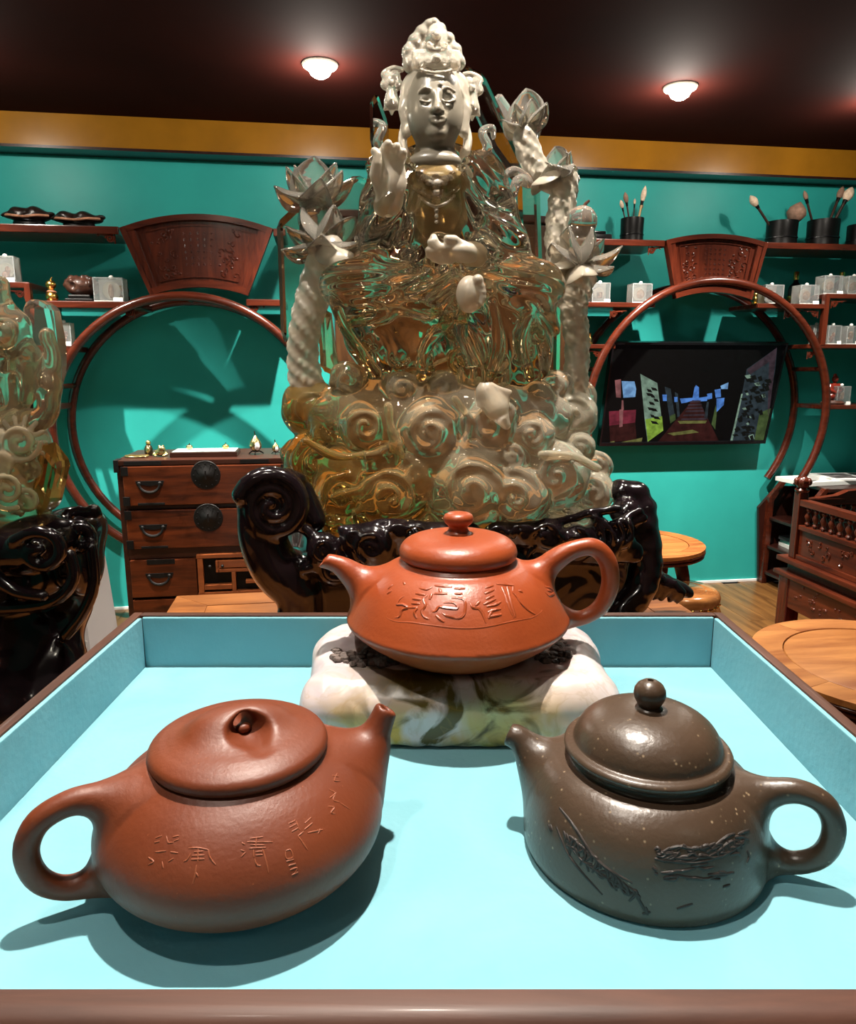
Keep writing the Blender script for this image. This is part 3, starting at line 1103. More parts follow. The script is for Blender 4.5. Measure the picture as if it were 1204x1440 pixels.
pic = [
    [(165, 55), (240, 150), (330, 290), (420, 370), (530, 432)], [(150, 150), (200, 270), (270, 370), (380, 490)], [(110, 140), (125, 175)], [(120, 140), (130, 172)],
    [(190, 200), (260, 300), (350, 370), (440, 430), (540, 490)], [(200, 240), (240, 260)], [(240, 250), (265, 300)], [(250, 290), (290, 330), (330, 340)], [(300, 330), (310, 375)], [(330, 345), (370, 400), (400, 400)], [(370, 370), (380, 410)], [(400, 400), (430, 450), (470, 450)],
    [(430, 420), (450, 470)], [(460, 440), (490, 480), (520, 490)], [(540, 480), (570, 530), (600, 585)], [(580, 585), (620, 575)], [(595, 550), (605, 590)], [(230, 210), (215, 290)], [(300, 290), (270, 340)], [(350, 330), (330, 380)],
    [(640, 265), (655, 255), (665, 268), (650, 275)], [(690, 270), (760, 250), (840, 262), (910, 240)], [(700, 300), (800, 310), (920, 300)], [(780, 240), (800, 255)], [(640, 310), (700, 320), (820, 330), (900, 320), (990, 290)], [(630, 350), (650, 370)], [(640, 380), (655, 390)],
    [(900, 280), (950, 240), (1000, 200), (1040, 185)], [(910, 300), (960, 270), (1010, 230), (1060, 215)], [(930, 310), (990, 290), (1060, 250)], [(940, 250), (960, 300)], [(970, 230), (985, 290)], [(1000, 215), (1020, 280)], [(1030, 210), (1050, 270)], [(1060, 220), (1075, 260)], [(1100, 270), (1110, 300), (1100, 330)],
    [(740, 390), (820, 405), (900, 410), (990, 380)], [(860, 350), (890, 365)], [(960, 375), (1000, 382)], [(980, 450), (1015, 440)], [(750, 560), (830, 535)], [(720, 270), (740, 300)], [(820, 262), (850, 300)]]
_rr = random.Random(21)
for k in range(26):
    t = k / 25
    x, y = 185 + 350 * t, 190 + 300 * t
    pic.append([(x, y - 18), (x + _rr.uniform(10, 34), y + _rr.uniform(-5, 25)), (x + _rr.uniform(-10, 20), y + _rr.uniform(20, 50))])
for k in range(30):
    x, y = _rr.uniform(640, 1060), _rr.uniform(240, 330)
    y -= max(0, x - 860) * 0.25
    pic.append([(x, y), (x + _rr.uniform(10, 45), y + _rr.uniform(-22, 12)), (x + _rr.uniform(40, 80), y + _rr.uniform(-30, 10))])
for k in range(12):
    x, y = _rr.uniform(660, 960), _rr.uniform(340, 420)
    pic.append([(x, y), (x + _rr.uniform(30, 60), y + _rr.uniform(-8, 8)), (x + _rr.uniform(60, 110), y + _rr.uniform(-14, 4))])
strokes_on(right_pot, V, Q, zz(pic, 740, 1120, 340 / 1204), 0.00075, M_clay_dark_cut, 'engraved_picture', 0.35)

# ------------------------------------------------------------------ display shelves with moon gates
NS, NB = 0.32, 0.045                  # front and back of the shelving, from the wall


def W(px, py, n=NS):
    return atW(px, py, n)


def shelf_unit(name, label, uz):
    return thing(name, label, 'shelf', RF(uz, 0, 0), ROOM_A)


def LB_(unit, u0, u1, n0, n1, z0, z1, name, mat, b=0.004):
    ub = unit['u0']
    return MB().bbox(u0 - ub, u1 - ub, -n1, -n0, z0, z1, b).build(name, mat, unit)


def board(unit, px0, px1, pytop, th=0.030, pxz=None):
    z = W(pxz if pxz is not None else (px0 + px1) / 2, pytop)[1]
    u0, u1 = W(px0, pytop)[0], W(px1, pytop)[0]
    LB_(unit, u0, u1, NB, NS, z - th, z, 'shelf_board', M_red)
    return z


def arc3(a, m, b, n=16):
    """circular arc through three points"""
    ax, ay = a; bx, by = m; cx, cy = b
    d = 2 * (ax * (by - cy) + bx * (cy - ay) + cx * (ay - by))
    ux = ((ax * ax + ay * ay) * (by - cy) + (bx * bx + by * by) * (cy - ay) + (cx * cx + cy * cy) * (ay - by)) / d
    uy = ((ax * ax + ay * ay) * (cx - bx) + (bx * bx + by * by) * (ax - cx) + (cx * cx + cy * cy) * (bx - ax)) / d
    r = math.hypot(ax - ux, ay - uy)
    t0, t1 = math.atan2(ay - uy, ax - ux), math.atan2(cy - uy, cx - ux)
    return [(ux + r * math.cos(t0 + (t1 - t0) * i / n), uy + r * math.sin(t0 + (t1 - t0) * i / n)) for i in range(n + 1)]


def scroll_bracket(unit, u, z, s, mir=1, mat=None):
    """small pierced scroll under a shelf"""
    ub = unit['u0']
    mb = MB()
    pts = []
    for i in range(26):
        a = i / 25 * 4.2 * math.pi
        r = s * (0.34 - 0.28 * i / 25)
        pts.append((u - ub + mir * (s * 0.36 + r * math.cos(a)), -NS + 0.012, z - s * 0.40 + r * math.sin(a)))
    mb.tube(pts, s * 0.075, 6)
    mb.tube([(u - ub + mir * s * 0.6, -NS + 0.012, z - s * 0.16), (u - ub + mir * s * 1.1, -NS + 0.012, z - s * 0.10), (u - ub + mir * s * 1.7, -NS + 0.012, z - s * 0.03)], [s * 0.1, s * 0.08, s * 0.05], 6)
    mb.tube([(u - ub, -NS + 0.012, z - s * 0.04), (u - ub, -NS + 0.012, z - s * 0.8)], s * 0.06, 6)
    mb.sphere((u - ub + mir * s * 1.2, -NS + 0.012, z - s * 0.18), s * 0.09, 8, 6)
    return mb.build('scroll_bracket', mat or M_red, unit, smooth=50)


def moon_ring(unit, uc, zc, r, a0, a1):
    ub = unit['u0']
    for nm, n, rr, rad in (('moon_gate_front_ring', NS, r, 0.021), ('moon_gate_rear_ring', 0.05, r, 0.021)):
        pts = [(uc - ub + rr * math.cos(t), -n, zc + rr * math.sin(t)) for t in np.linspace(R(a0), R(a1), 73)]
        MB().tube(pts, rad, 10).build(nm, M_red, unit, smooth=60)
    # short ties between the two rings
    for t in (20, 160, 90):
        p = (uc - ub + r * math.cos(R(t)), zc + r * math.sin(R(t)))
        MB().tube([(p[0], -NS + 0.01, p[1]), (p[0], -0.06, p[1])], 0.012, 8).build('ring_tie', M_red, unit, smooth=60)


def fan_panel(unit, top, bot, carve):
    """fan-shaped board: side bars, arched rails, sunk carved panel"""
    ub = unit['u0']
    T = [(p[0] - ub, p[1]) for p in arc3(*top, n=24)]
    Bm = [(p[0] - ub, p[1]) for p in arc3(*bot, n=24)]

    def P(s, t):
        x = s * 24
        i = min(int(x), 23)
        f = x - i
        a = (Bm[i][0] + (Bm[i + 1][0] - Bm[i][0]) * f, Bm[i][1] + (Bm[i + 1][1] - Bm[i][1]) * f)
        b = (T[i][0] + (T[i + 1][0] - T[i][0]) * f, T[i][1] + (T[i + 1][1] - T[i][1]) * f)
        return (a[0] + (b[0] - a[0]) * t, a[1] + (b[1] - a[1]) * t)
    fr = lambda x, z, n: (x, -n, z)

    def patch(s0, s1, t0, t1, n0, n1, name, mat, parent, m=24):
        lo = [P(s0 + (s1 - s0) * i / m, t0) for i in range(m + 1)]
        hi = [P(s0 + (s1 - s0) * i / m, t1) for i in range(m + 1)]
        mb = MB()
        for i in range(m):
            mb.prism([lo[i], lo[i + 1], hi[i + 1], hi[i]], n0, n1, fr)
        return mb.build(name, mat, parent)
    pan = patch(0.02, 0.98, 0.02, 0.98, NS - 0.035, NS - 0.012, 'fan_panel', M_redv, unit)
    for s0, s1, nn in ((0.0, 0.035, 0.012), (0.035, 0.085, 0.004), (0.915, 0.965, 0.004), (0.965, 1.0, 0.012)):
        patch(s0, s1, 0.0, 1.0, NS - 0.03, NS + nn, 'side_bar', M_redv, pan, 2)
    patch(0.0, 1.0, 0.92, 1.0, NS - 0.03, NS + 0.008, 'top_rail', M_red, pan)
    patch(0.0, 1.0, 0.0, 0.09, NS - 0.03, NS + 0.010, 'bottom_rail', M_red, pan)
    for a, b, c, d in ((0.13, 0.87, 0.845, 0.86), (0.13, 0.87, 0.14, 0.155)):
        patch(a, b, c, d, NS - 0.014, NS - 0.007, 'bead_moulding', M_redv, pan)
    for a, b, c, d in ((0.13, 0.14, 0.14, 0.86), (0.86, 0.87, 0.14, 0.86)):
        patch(a, b, c, d, NS - 0.014, NS - 0.007, 'bead_moulding', M_redv, pan, 1)
    rr = random.Random(carve)
    mb = MB()
    zn = -(NS - 0.011)
    for side in (0, 1):
        for _ in range(16):
            s, t = rr.uniform(0.16, 0.33), rr.uniform(0.18, 0.82)
            if side:
                s = 1 - s
            c = P(s, t)
            w = rr.uniform(0.010, 0.022)
            a0 = rr.uniform(0, 6.28)
            pts = [(c[0] + w * (1 - i / 9) * math.cos(a0 + i * 0.62), zn, c[1] + w * (1 - i / 9) * math.sin(a0 + i * 0.62)) for i in range(9)]
            mb.tube(pts, 0.0032, 5)
        for _ in range(7):
            s, t = rr.uniform(0.15, 0.36), rr.uniform(0.18, 0.82)
            if side:
                s = 1 - s
            c = P(s, t)
            mb.sphere((c[0], zn, c[1]), (0.007, 0.004, 0.006), 6, 4)
    for q in range(5):                                   # columns of small carved writing
        for r_ in range(6):
            c = P(0.40 + q * 0.05, 0.75 - r_ * 0.085)
            mb.tube([(c[0] - 0.005, zn, c[1] + rr.uniform(-.003, .003)), (c[0] + 0.006, zn, c[1] + rr.uniform(-.003, .003))], 0.0020, 4)
            mb.tube([(c[0] + rr.uniform(-.003, .003), zn, c[1] - 0.006), (c[0], zn, c[1] + 0.006)], 0.0018, 4)
    tag(mb.build('carved_relief', M_redv, pan, smooth=50), kind='stuff')
    return pan


# --- left unit
uL = W(265, 600)[0]
unitL = shelf_unit('display_shelf', 'rosewood display shelf with a moon gate behind the drawer chest', uL)
unitL['u0'] = uL
zc = W(262, 607)[1]
ul, ur = W(74, 607)[0], W(455, 607)[0]
ucL, rL = (ul + ur) / 2, (ur - ul) / 2
moon_ring(unitL, ucL, zc, rL, -58, 238)
fan_panel(unitL, (W(168, 321), W(276, 301), W(384, 322)), (W(212, 416), (W(282, 404)), W(349, 416)), 3)
zA = board(unitL, -120, 166, 315, 0.034, 40)
zB = board(unitL, 38, 196, 423, 0.030, 100)
zBs = board(unitL, -120, 40, 396, 0.026, 10)
zC = board(unitL, -120, 98, 486, 0.026, 90)
zD = board(unitL, -120, 76, 570, 0.026, 30)
board(unitL, 346, 402, 421, 0.030, 380)
board(unitL, 384, 402, 322, 0.034, 420)
def post(unit, px, py0, py1, w=0.030, mat=None):
    u = W(px, py0)[0]
    z1, z0 = W(px, py0)[1], W(px, py1)[1]
    LB_(unit, u - w / 2, u + w / 2, NS - 0.03, NS + 0.002, z0, z1, 'post', mat or M_redv)
post(unitL, 37, 397, 425, 0.026)
for px, py, s, m in ((187, 432, 0.060, -1), (160, 327, 0.058, -1), (32, 407, 0.05, -1), (352, 428, 0.05, 1)):
    u_, z_ = W(px, py)
    scroll_bracket(unitL, u_, z_, s, m)

# --- right unit
uR = W(993, 600)[0]
unitR = shelf_unit('display_shelf', 'rosewood display shelf with a moon gate around the television', uR)
unitR['u0'] = uR
zc = W(992, 582)[1]
ul, ur = W(826, 582)[0], W(1161, 582)[0]
ucR, rR = (ul + ur) / 2, (ur - ul) / 2
moon_ring(unitR, ucR, zc, rR, -36, 216)
fan_panel(unitR, (W(936, 338), W(1006, 329), W(1079, 342)), (W(950, 420), W(1002, 411), W(1056, 422)), 9)
zRA = board(unitR, 824, 936, 336, 0.030, 870)
zRA2 = board(unitR, 1079, 1300, 342, 0.030, 1140)
zRB = board(unitR, 824, 922, 425, 0.024, 870)
zRB2 = board(unitR, 1066, 1166, 427, 0.024, 1120)
zRBs = board(unitR, 1163, 1300, 413, 0.024, 1185)
zRC = board(unitR, 824, 866, 484, 0.022, 845)
zRC2 = board(unitR, 1136, 1300, 484, 0.022, 1170)
zRD2 = board(unitR, 1160, 1300, 570, 0.022, 1185)
post(unitR, 1165, 413, 486, 0.028)
for px, py, s, m in ((914, 346, 0.05, 1), (1106, 436, 0.055, 1), (1153, 436, 0.05, -1), (1172, 422, 0.05, 1), (1138, 494, 0.05, 1), (860, 436, 0.05, 1), (846, 492, 0.05, -1)):
    u_, z_ = W(px, py)
    scroll_bracket(unitR, u_, z_, s, m)

# end uprights that carry the boards
for un_, px_, zt_ in ((unitL, -116, zA), (unitR, 1296, zRA2)):
    ue = W(px_, 400)[0]
    for n0_, n1_ in ((NS - 0.035, NS), (NB, NB + 0.035)):
        LB_(un_, ue - 0.018, ue + 0.018, n0_, n1_, 0.0, zt_ - 0.03, 'upright', M_redv)

# low open cabinet at the foot of the right gate
fr_ = lambda n: (lambda x, z, t: (x - uR, -n - t, z))
rear = [atW(1065, 817, 0.02), atW(1065, 713, 0.02), atW(1092, 683, 0.02), atW(1240, 683, 0.02)]
rear.append((rear[-1][0], 0.0))
rear[0] = (rear[0][0], 0.0)
ub0 = rear[0][0]
MB().prism(rear, 0, 0.02, fr_(0.015)).build('cabinet_back', M_reddark, unitR)
nfc = 0.42
fu = atW(1105, 760, nfc)[0]
zt0, zt1 = atW(1105, 717, nfc)[1], atW(1124, 694, nfc)[1]
fpoly = [(ub0, 0.0), (ub0, zt0), (ub0 + 0.085, zt1 + 0.02), (ub0 + 0.11, zt1 + 0.02), (ub0 + 0.03, zt0 - 0.02), (ub0 + 0.03, 0.0)]
MB().prism(fpoly, 0, 0.035, fr_(nfc - 0.035)).build('slanted_upright', M_red, unitR)
MB().prism(fpoly, 0, 0.03, fr_(0.035)).build('slanted_upright', M_red, unitR)
for pyy in (725, 764, 800):
    z = atW(1066, pyy, 0.02)[1]
    LB_(unitR, ub0 + 0.01, ub0 + 1.0, 0.035, nfc - 0.04, z - 0.018, z, 'low_shelf_board', M_reddark)
ztop = zt1 + 0.02
LB_(unitR, ub0 + 0.10, ub0 + 1.0, 0.035, nfc + 0.01, ztop - 0.02, ztop, 'cabinet_top', M_reddark)
for k in range(3):
    LB_(unitR, ub0 + 0.34 + 0.33 * k, ub0 + 0.37 + 0.33 * k, 0.035, nfc, 0, ztop - 0.02, 'cabinet_upright', M_reddark)

# --- dark panelled cabinet between the two shelves, behind the statue
cuL, cuR = W(462, 330)[0], W(815, 330)[0]
czt = W(640, 300)[1]
M_walnut = wood('dark_walnut', (0.012, 0.0045, 0.0018), (0.060, 0.025, 0.008), 0.35, 2, 4, 8, 0.2)
cab = thing('panelled_cabinet', 'tall dark rosewood panelled cabinet behind the crystal statue', 'cabinet', RF((cuL + cuR) / 2, 0, 0), ROOM_A)
hwq = (cuR - cuL) / 2
MB().box(-hwq + 0.02, hwq - 0.02, -0.30, -0.02, 0.06, czt - 0.03).build('carcass', M_reddark, cab)
MB().bbox(-hwq, hwq, -0.33, -0.01, czt - 0.035, czt, 0.006).build('cornice', M_reddark, cab)
MB().bbox(-hwq + 0.01, hwq - 0.01, -0.32, -0.02, 0.0, 0.06, 0.004).build('plinth', M_reddark, cab)
for k in range(2):
    x0, x1 = -hwq + 0.02 + k * (hwq - 0.02), -hwq + 0.02 + (k + 1) * (hwq - 0.02)
    for j, (z0, z1) in enumerate(((0.07, 0.60), (0.61, czt - 0.04))):
        d_ = MB().bbox(x0 + 0.003, x1 - 0.003, -0.318, -0.30, z0, z1 - 0.003, 0.003).build('door', M_walnut, cab)
        MB().bbox(x0 + 0.06, x1 - 0.06, -0.324, -0.317, z0 + 0.06, z1 - 0.06, 0.004).build('raised_panel', M_walnut, d_)
        xk = x1 - 0.03 if k == 0 else x0 + 0.03
        MB().lathe([(0, 0), (0.010, 0), (0.006, 0.008), (0.012, 0.016), (0.008, 0.024), (0, 0.025)], 12).xform(Matrix.Translation((xk, -0.318, (z0 + z1) / 2)) @ Matrix.Rotation(R(90), 4, 'X')).build('knob', M_gilt, d_, smooth=40)

# --- television, tilted forward on the wall
def tvp(px, py, top):
    u, z = atW(px, py, 0.20 if top else 0.075)
    return RF(u, 0.20 if top else 0.075, z)
c_tl, c_tr, c_bl, c_br = tvp(846, 479, 1), tvp(1093, 484, 1), tvp(857, 628, 0), tvp(1090, 622, 0)
tvc = (c_bl + c_br) / 2
ux = RU
tw = ((c_tr - c_tl).length + (c_br - c_bl).length) / 2 * 0.5
mt, mb_ = (c_tl + c_tr) / 2, (c_bl + c_br) / 2
uy = (mt - mb_)
uy = (uy - RU * uy.dot(RU))
th_ = uy.length
uy.normalize()
un = RU.cross(uy)
ctr = (mt + mb_) / 2
tv = thing('television', 'flat black television on the teal wall showing a dark path between scrolls', 'television', ctr, 0)
def tvv(a, b, d):
    return RU * a + uy * b + un * d
def tvslab(a0, a1, b0, b1, d0, d1):
    return MB().prism([(a0, b0), (a1, b0), (a1, b1), (a0, b1)], d0, d1, lambda x, y, t: tvv(x, y, t))
hw, hh = tw, th_ / 2
M_tvblack = plain('tv_black', (0.004, 0.004, 0.005), 0.25, 0, 0.1)
tvslab(-hw, hw, -hh, hh, -0.035, -0.004).build('casing', M_tvblack, tv)
for a0, a1, b0, b1 in ((-hw, hw, hh - 0.012, hh), (-hw, hw, -hh, -hh + 0.018), (-hw, -hw + 0.010, -hh + .018, hh - .012), (hw - 0.010, hw, -hh + .018, hh - .012)):
    tvslab(a0, a1, b0, b1, -0.004, 0.006).build('bezel', M_tvblack, tv)
tvslab(-0.15, 0.15, -0.12, 0.12, -0.09, -0.035).build('wall_mount', M_tvblack, tv)
def glow(name, c, s=0.62):
    m, nt, B, N, L = _nt(name)
    mp = texco(N, L)
    nz = N.new('ShaderNodeTexNoise')
    nz.inputs['Scale'].default_value = 30
    nz.inputs['Detail'].default_value = 4
    L.new(mp.outputs[0], nz.inputs['Vector'])
    rp = ramp(N, [(0.35, tuple(x * 0.65 for x in c)), (0.65, tuple(min(1, x * 1.3) for x in c))])
    L.new(nz.outputs[0], rp.inputs[0])
    L.new(rp.outputs[0], B.inputs['Emission Color'])
    B.inputs['Emission Strength'].default_value = s
    B.inputs['Base Color'].default_value = (0.002, 0.002, 0.002, 1)
    B.inputs['Roughness'].default_value = 0.35
    B.inputs['Specular IOR Level'].default_value = 0.12
    return m
G = {'k': glow('screen_dark', (0.0015, 0.0015, 0.002)), 'b': glow('screen_blue', (0.10, 0.28, 0.80)), 'lb': glow('screen_pale_blue', (0.22, 0.45, 0.85)),
     'r': glow('screen_red', (0.22, 0.025, 0.045)), 'dr': glow('screen_dark_red', (0.045, 0.010, 0.009)), 'g': glow('screen_green', (0.30, 0.50, 0.06)),
     'pg': glow('screen_pale_green', (0.24, 0.36, 0.27)), 'ink': glow('screen_ink', (0.006, 0.007, 0.006)), 'y': glow('screen_olive', (0.17, 0.17, 0.05)),
     'mv': glow('screen_mauve', (0.055, 0.035, 0.045)), 'dg': glow('screen_dim_green', (0.07, 0.11, 0.035)), 'pk': glow('screen_pink', (0.32, 0.12, 0.12)), 'sl': glow('screen_slate', (0.030, 0.045, 0.055))}
gk = list(G)
pic = MB()
fmat = []
def scr(key, pts, lay):
    vs = []
    for zx, zy in pts:
        d = ray(840 + zx * 270 / 1204, 480 + zy * 270 / 1204)
        t = (ctr - CAM).dot(un) / d.dot(un)
        p = CAM + d * t - ctr
        a, b = p.dot(RU), p.dot(uy)
        a = max(-hw + 0.011, min(hw - 0.011, a))
        b = max(-hh + 0.019, min(hh - 0.013, b))
        vs.append(tvv(a, b, -0.0036 + lay * 0.0004))
    if (vs[1] - vs[0]).cross(vs[2] - vs[0]).dot(un) < 0:
        vs.reverse()
    pic.add(vs, [tuple(range(len(vs)))])
    fmat.append(gk.index(key))
scr('k', [(0, 0), (1204, 0), (1204, 700), (0, 700)], 0)
scr('dr', [(380, 645), (600, 370), (640, 370), (760, 640)], 1)
for y, a, b in ((375, 585, 650), (395, 575, 655), (415, 568, 660), (435, 560, 668), (460, 545, 672), (485, 530, 680)):
    scr('mv', [(a, y), (b, y - 4), (b + 4, y + 8), (a - 6, y + 10)], 2)
scr('y', [(505, 500), (690, 498), (680, 515), (520, 518)], 3)
scr('y', [(440, 578), (600, 555), (640, 572), (480, 592)], 3)
scr('r', [(75, 440), (245, 430), (240, 510), (78, 530)], 1)
scr('dr', [(78, 530), (240, 510), (248, 620), (80, 650)], 1)
scr('pk', [(140, 430), (165, 425), (160, 535), (140, 540)], 2)
scr('pk', [(155, 370), (165, 370), (168, 430), (152, 430)], 2)
scr('pk', [(112, 245), (150, 238), (150, 355), (120, 352)], 1)
scr('lb', [(155, 250), (235, 252), (246, 300), (240, 350), (165, 355)], 2)
scr('y', [(80, 632), (110, 625), (108, 652), (82, 654)], 2)
scr('y', [(150, 640), (285, 605), (280, 630), (160, 655)], 2)
scr('pg', [(272, 205), (378, 262), (395, 400), (415, 555), (315, 645), (300, 500)], 1)
scr('g', [(303, 490), (408, 470), (416, 560), (316, 646)], 2)
for cx, cy in ((330, 310), (350, 345), (345, 390), (360, 430), (350, 470), (362, 510), (335, 335), (360, 300), (372, 370), (340, 425), (375, 480)):
    w, h = 16 + (cx % 7) * 2, 12 + (cy % 5) * 3
    scr('ink', [(cx - w, cy - h), (cx + w * .4, cy - h * .5), (cx + w, cy + h), (cx - w * .6, cy + h * .6)], 3)
scr('sl', [(425, 285), (462, 298), (492, 490), (460, 515)], 1)
scr('dg', [(455, 470), (490, 455), (494, 492), (460, 516)], 2)
scr('sl', [(488, 318), (508, 330), (520, 470), (505, 478)], 1)
scr('b', [(410, 335), (438, 335), (438, 375), (414, 375)], 2)
scr('b', [(484, 350), (505, 350), (506, 380), (486, 382)], 2)
scr('b', [(520, 360), (600, 355), (612, 290), (622, 275), (640, 290), (640, 355), (700, 345), (690, 375), (640, 378), (600, 372), (560, 385), (530, 390)], 1)
scr('b', [(690, 330), (722, 325), (722, 360), (696, 365)], 2)
scr('b', [(738, 305), (775, 298), (778, 350), (745, 355)], 2)
scr('lb', [(775, 280), (825, 258), (820, 300), (780, 300)], 2)
scr('b', [(750, 360), (800, 355), (795, 400), (750, 445)], 2)
scr('dg', [(718, 520), (745, 400), (752, 440), (742, 555)], 2)
scr('sl', [(672, 480), (690, 380), (702, 380), (692, 490)], 1)
scr('sl', [(940, 175), (1130, 40), (1120, 170), (1090, 630), (832, 632), (900, 380)], 1)
scr('mv', [(940, 180), (1130, 40), (1100, 470), (1070, 470), (1080, 130), (960, 210)], 2)
scr('dg', [(1020, 450), (1095, 420), (1080, 625), (985, 628)], 2)
scr('pg', [(905, 330), (915, 330), (850, 628), (836, 630)], 2)
rr_ = random.Random(4)
for _ in range(64):
    t = rr_.random()
    cy = 220 + t * 400
    cx = 1010 - t * 80 + rr_.uniform(-70, 75 - 20 * t)
    w, h = rr_.uniform(8, 24), rr_.uniform(6, 20)
    scr('ink' if rr_.random() < .85 else 'pg', [(cx - w, cy - h * .4), (cx + w * .5, cy - h), (cx + w, cy + h * .7), (cx - w * .3, cy + h)], 3 + rr_.randint(0, 2))
po = pic.build('screen_picture', [G[k] for k in gk], tv)
po.data.polygons.foreach_set('material_index', fmat)

# ------------------------------------------------------------------ things on the shelves
M_acr = plain('clear_acrylic', (0.95, 0.97, 0.97), 0.05, trans=0.93, ior=1.2, var=0.02)
M_cream = plain('cream_disc', (0.72, 0.66, 0.55), 0.5, 0, 0.1, 30)
M_tag = plain('white_card', (0.85, 0.84, 0.80), 0.6, 0, 0.03)
M_stonev = [plain('carved_stone_%d' % i, c, 0.45, 0, 0.35, 60) for i, c in enumerate([(0.36, 0.16, 0.09), (0.45, 0.28, 0.18), (0.20, 0.10, 0.05), (0.42, 0.36, 0.20)])]
M_acrback = plain('milky_acrylic', (0.60, 0.60, 0.56), 0.35, 0, 0.10, 25)
M_greenfelt = plain('pale_green_pad', (0.45, 0.62, 0.32), 0.7)


def onshelf(px, py, n):
    u, z = atW(px, py, n)
    return u


def acrylic_box(px, z, w, h, label, inner, n=0.24, disc=True, cardside=1, yellow=False):
    """clear show box with a disc, a small carved piece and a price card"""
    u = onshelf(px, 420, n)
    t = thing('display_box', label, 'display box', RF(u, n, z), ROOM_A, 'acrylic show boxes on the shelves')
    s = w
    th = 0.004
    b = MB()
    for a in ((-s / 2, -s / 2 + th, -s / 2, s / 2), (s / 2 - th, s / 2, -s / 2, s / 2)):
        b.box(a[0], a[1], a[2] * 0.7, a[3] * 0.7, 0.004, h)
    b.box(-s / 2, s / 2, -s * 0.35, -s * 0.35 + th, 0.004, h)
    b.box(-s / 2, s / 2, -s * 0.35, s * 0.35, h - th, h)
    b.build('clear_cover', M_acr, t)
    MB().bbox(-s / 2, s / 2, s * 0.35 - 0.008, s * 0.35, 0.0, h, 0.001).build('back_panel', M_acrback if not yellow else M_cream, t)
    MB().bbox(-s / 2, s / 2, -s * 0.36, s * 0.36, 0.0, 0.006, 0.002).build('base_plate', M_acrback, t)
    if disc:
        d = MB().lathe([(0, 0), (s * 0.30, 0), (s * 0.32, 0.004), (s * 0.30, 0.008), (0, 0.009)], 20)
        d.xform(Matrix.Translation((0, s * 0.12, h * 0.50)) @ Matrix.Rotation(R(90), 4, 'X'))
        d.build('disc', M_cream, t, smooth=40)
    g = MB()
    if inner == 'oval':
        g.sphere((0.0, 0.0, h * 0.48), (s * 0.10, s * 0.08, h * 0.30), 10, 8)
    elif inner == 'square':
        g.bbox(-s * 0.13, s * 0.13, -0.02, 0.0, h * 0.25, h * 0.55, 0.004)
        g.bbox(-s * 0.09, s * 0.09, -0.025, -0.018, h * 0.30, h * 0.50, 0.003)
    elif inner == 'bean':
        g.sphere((s * 0.06, 0, h * 0.5), (s * 0.20, s * 0.1, h * 0.24), 12, 8)
        g.sphere((-s * 0.04, -0.004, h * 0.42), (s * 0.13, s * 0.09, h * 0.15), 10, 8)
    else:
        g.sphere((0, 0, h * 0.30), (s * 0.16, s * 0.12, h * 0.18), 10, 8)
        g.sphere((0.01, 0, h * 0.52), (s * 0.11, s * 0.1, h * 0.14), 10, 8)
    g.build('carved_piece', M_stonev[hash(inner) % 1 + {'oval': 1, 'square': 2, 'bean': 1}.get(inner, 0)], t, smooth=50)
    c = MB().prism([(0, 0), (s * 0.32, 0), (s * 0.32, h * 0.17), (0, h * 0.17)], 0, 0.0015, lambda x, y, q: (cardside * (x + s * 0.16) if cardside > 0 else -x - s * 0.16, -s * 0.36 - 0.006 - q + y * 0.1, y + 0.001))
    c.build('price_card', M_tag, t)
    hk = MB().sphere((s * 0.04, 0, h + 0.006), (0.010, 0.008, 0.008), 8, 6)
    hk.build('lid_knob', M_tag, t, smooth=True)
    return t


acrylic_box(157, zB, 0.130, 0.108, 'clear acrylic box with a cream disc on the shelf left of the fan panel', 'oval')
acrylic_box(12, zBs, 0.105, 0.115, 'clear acrylic box on the raised shelf at the left edge', 'round')
acrylic_box(85, zC, 0.080, 0.105, 'small yellowish acrylic box beside the left moon gate', 'round', disc=False, yellow=True)
acrylic_box(842, zRB, 0.095, 0.098, 'acrylic box on the shelf nearest the crystal statue', 'square', cardside=1)
acrylic_box(899, zRB, 0.105, 0.098, 'acrylic box just left of the right fan panel', 'bean')
acrylic_box(1083, zRB2, 0.105, 0.098, 'acrylic box with a dark square piece right of the fan panel', 'square')
acrylic_box(1132, zRB2, 0.108, 0.100, 'acrylic box with a pink piece beside the short shelf post', 'bean')
acrylic_box(1164, zRBs, 0.108, 0.096, 'acrylic box on the raised right shelf above the post', 'bean')
acrylic_box(1197, zRBs, 0.105, 0.096, 'acrylic box on the raised right shelf at the picture edge', 'bean')
acrylic_box(1152, zRC2, 0.050, 0.102, 'narrow acrylic box left of the post on the second shelf', 'round', disc=False)
acrylic_box(1175, zRC2, 0.075, 0.100, 'acrylic box with a dark round piece right of the post', 'round', disc=False)
acrylic_box(1201, zRC2, 0.075, 0.098, 'greenish acrylic box at the right edge, second shelf', 'bean', disc=False)
acrylic_box(1197, zRD2, 0.080, 0.100, 'acrylic box on the lowest open shelf at the right edge', 'bean', disc=False)

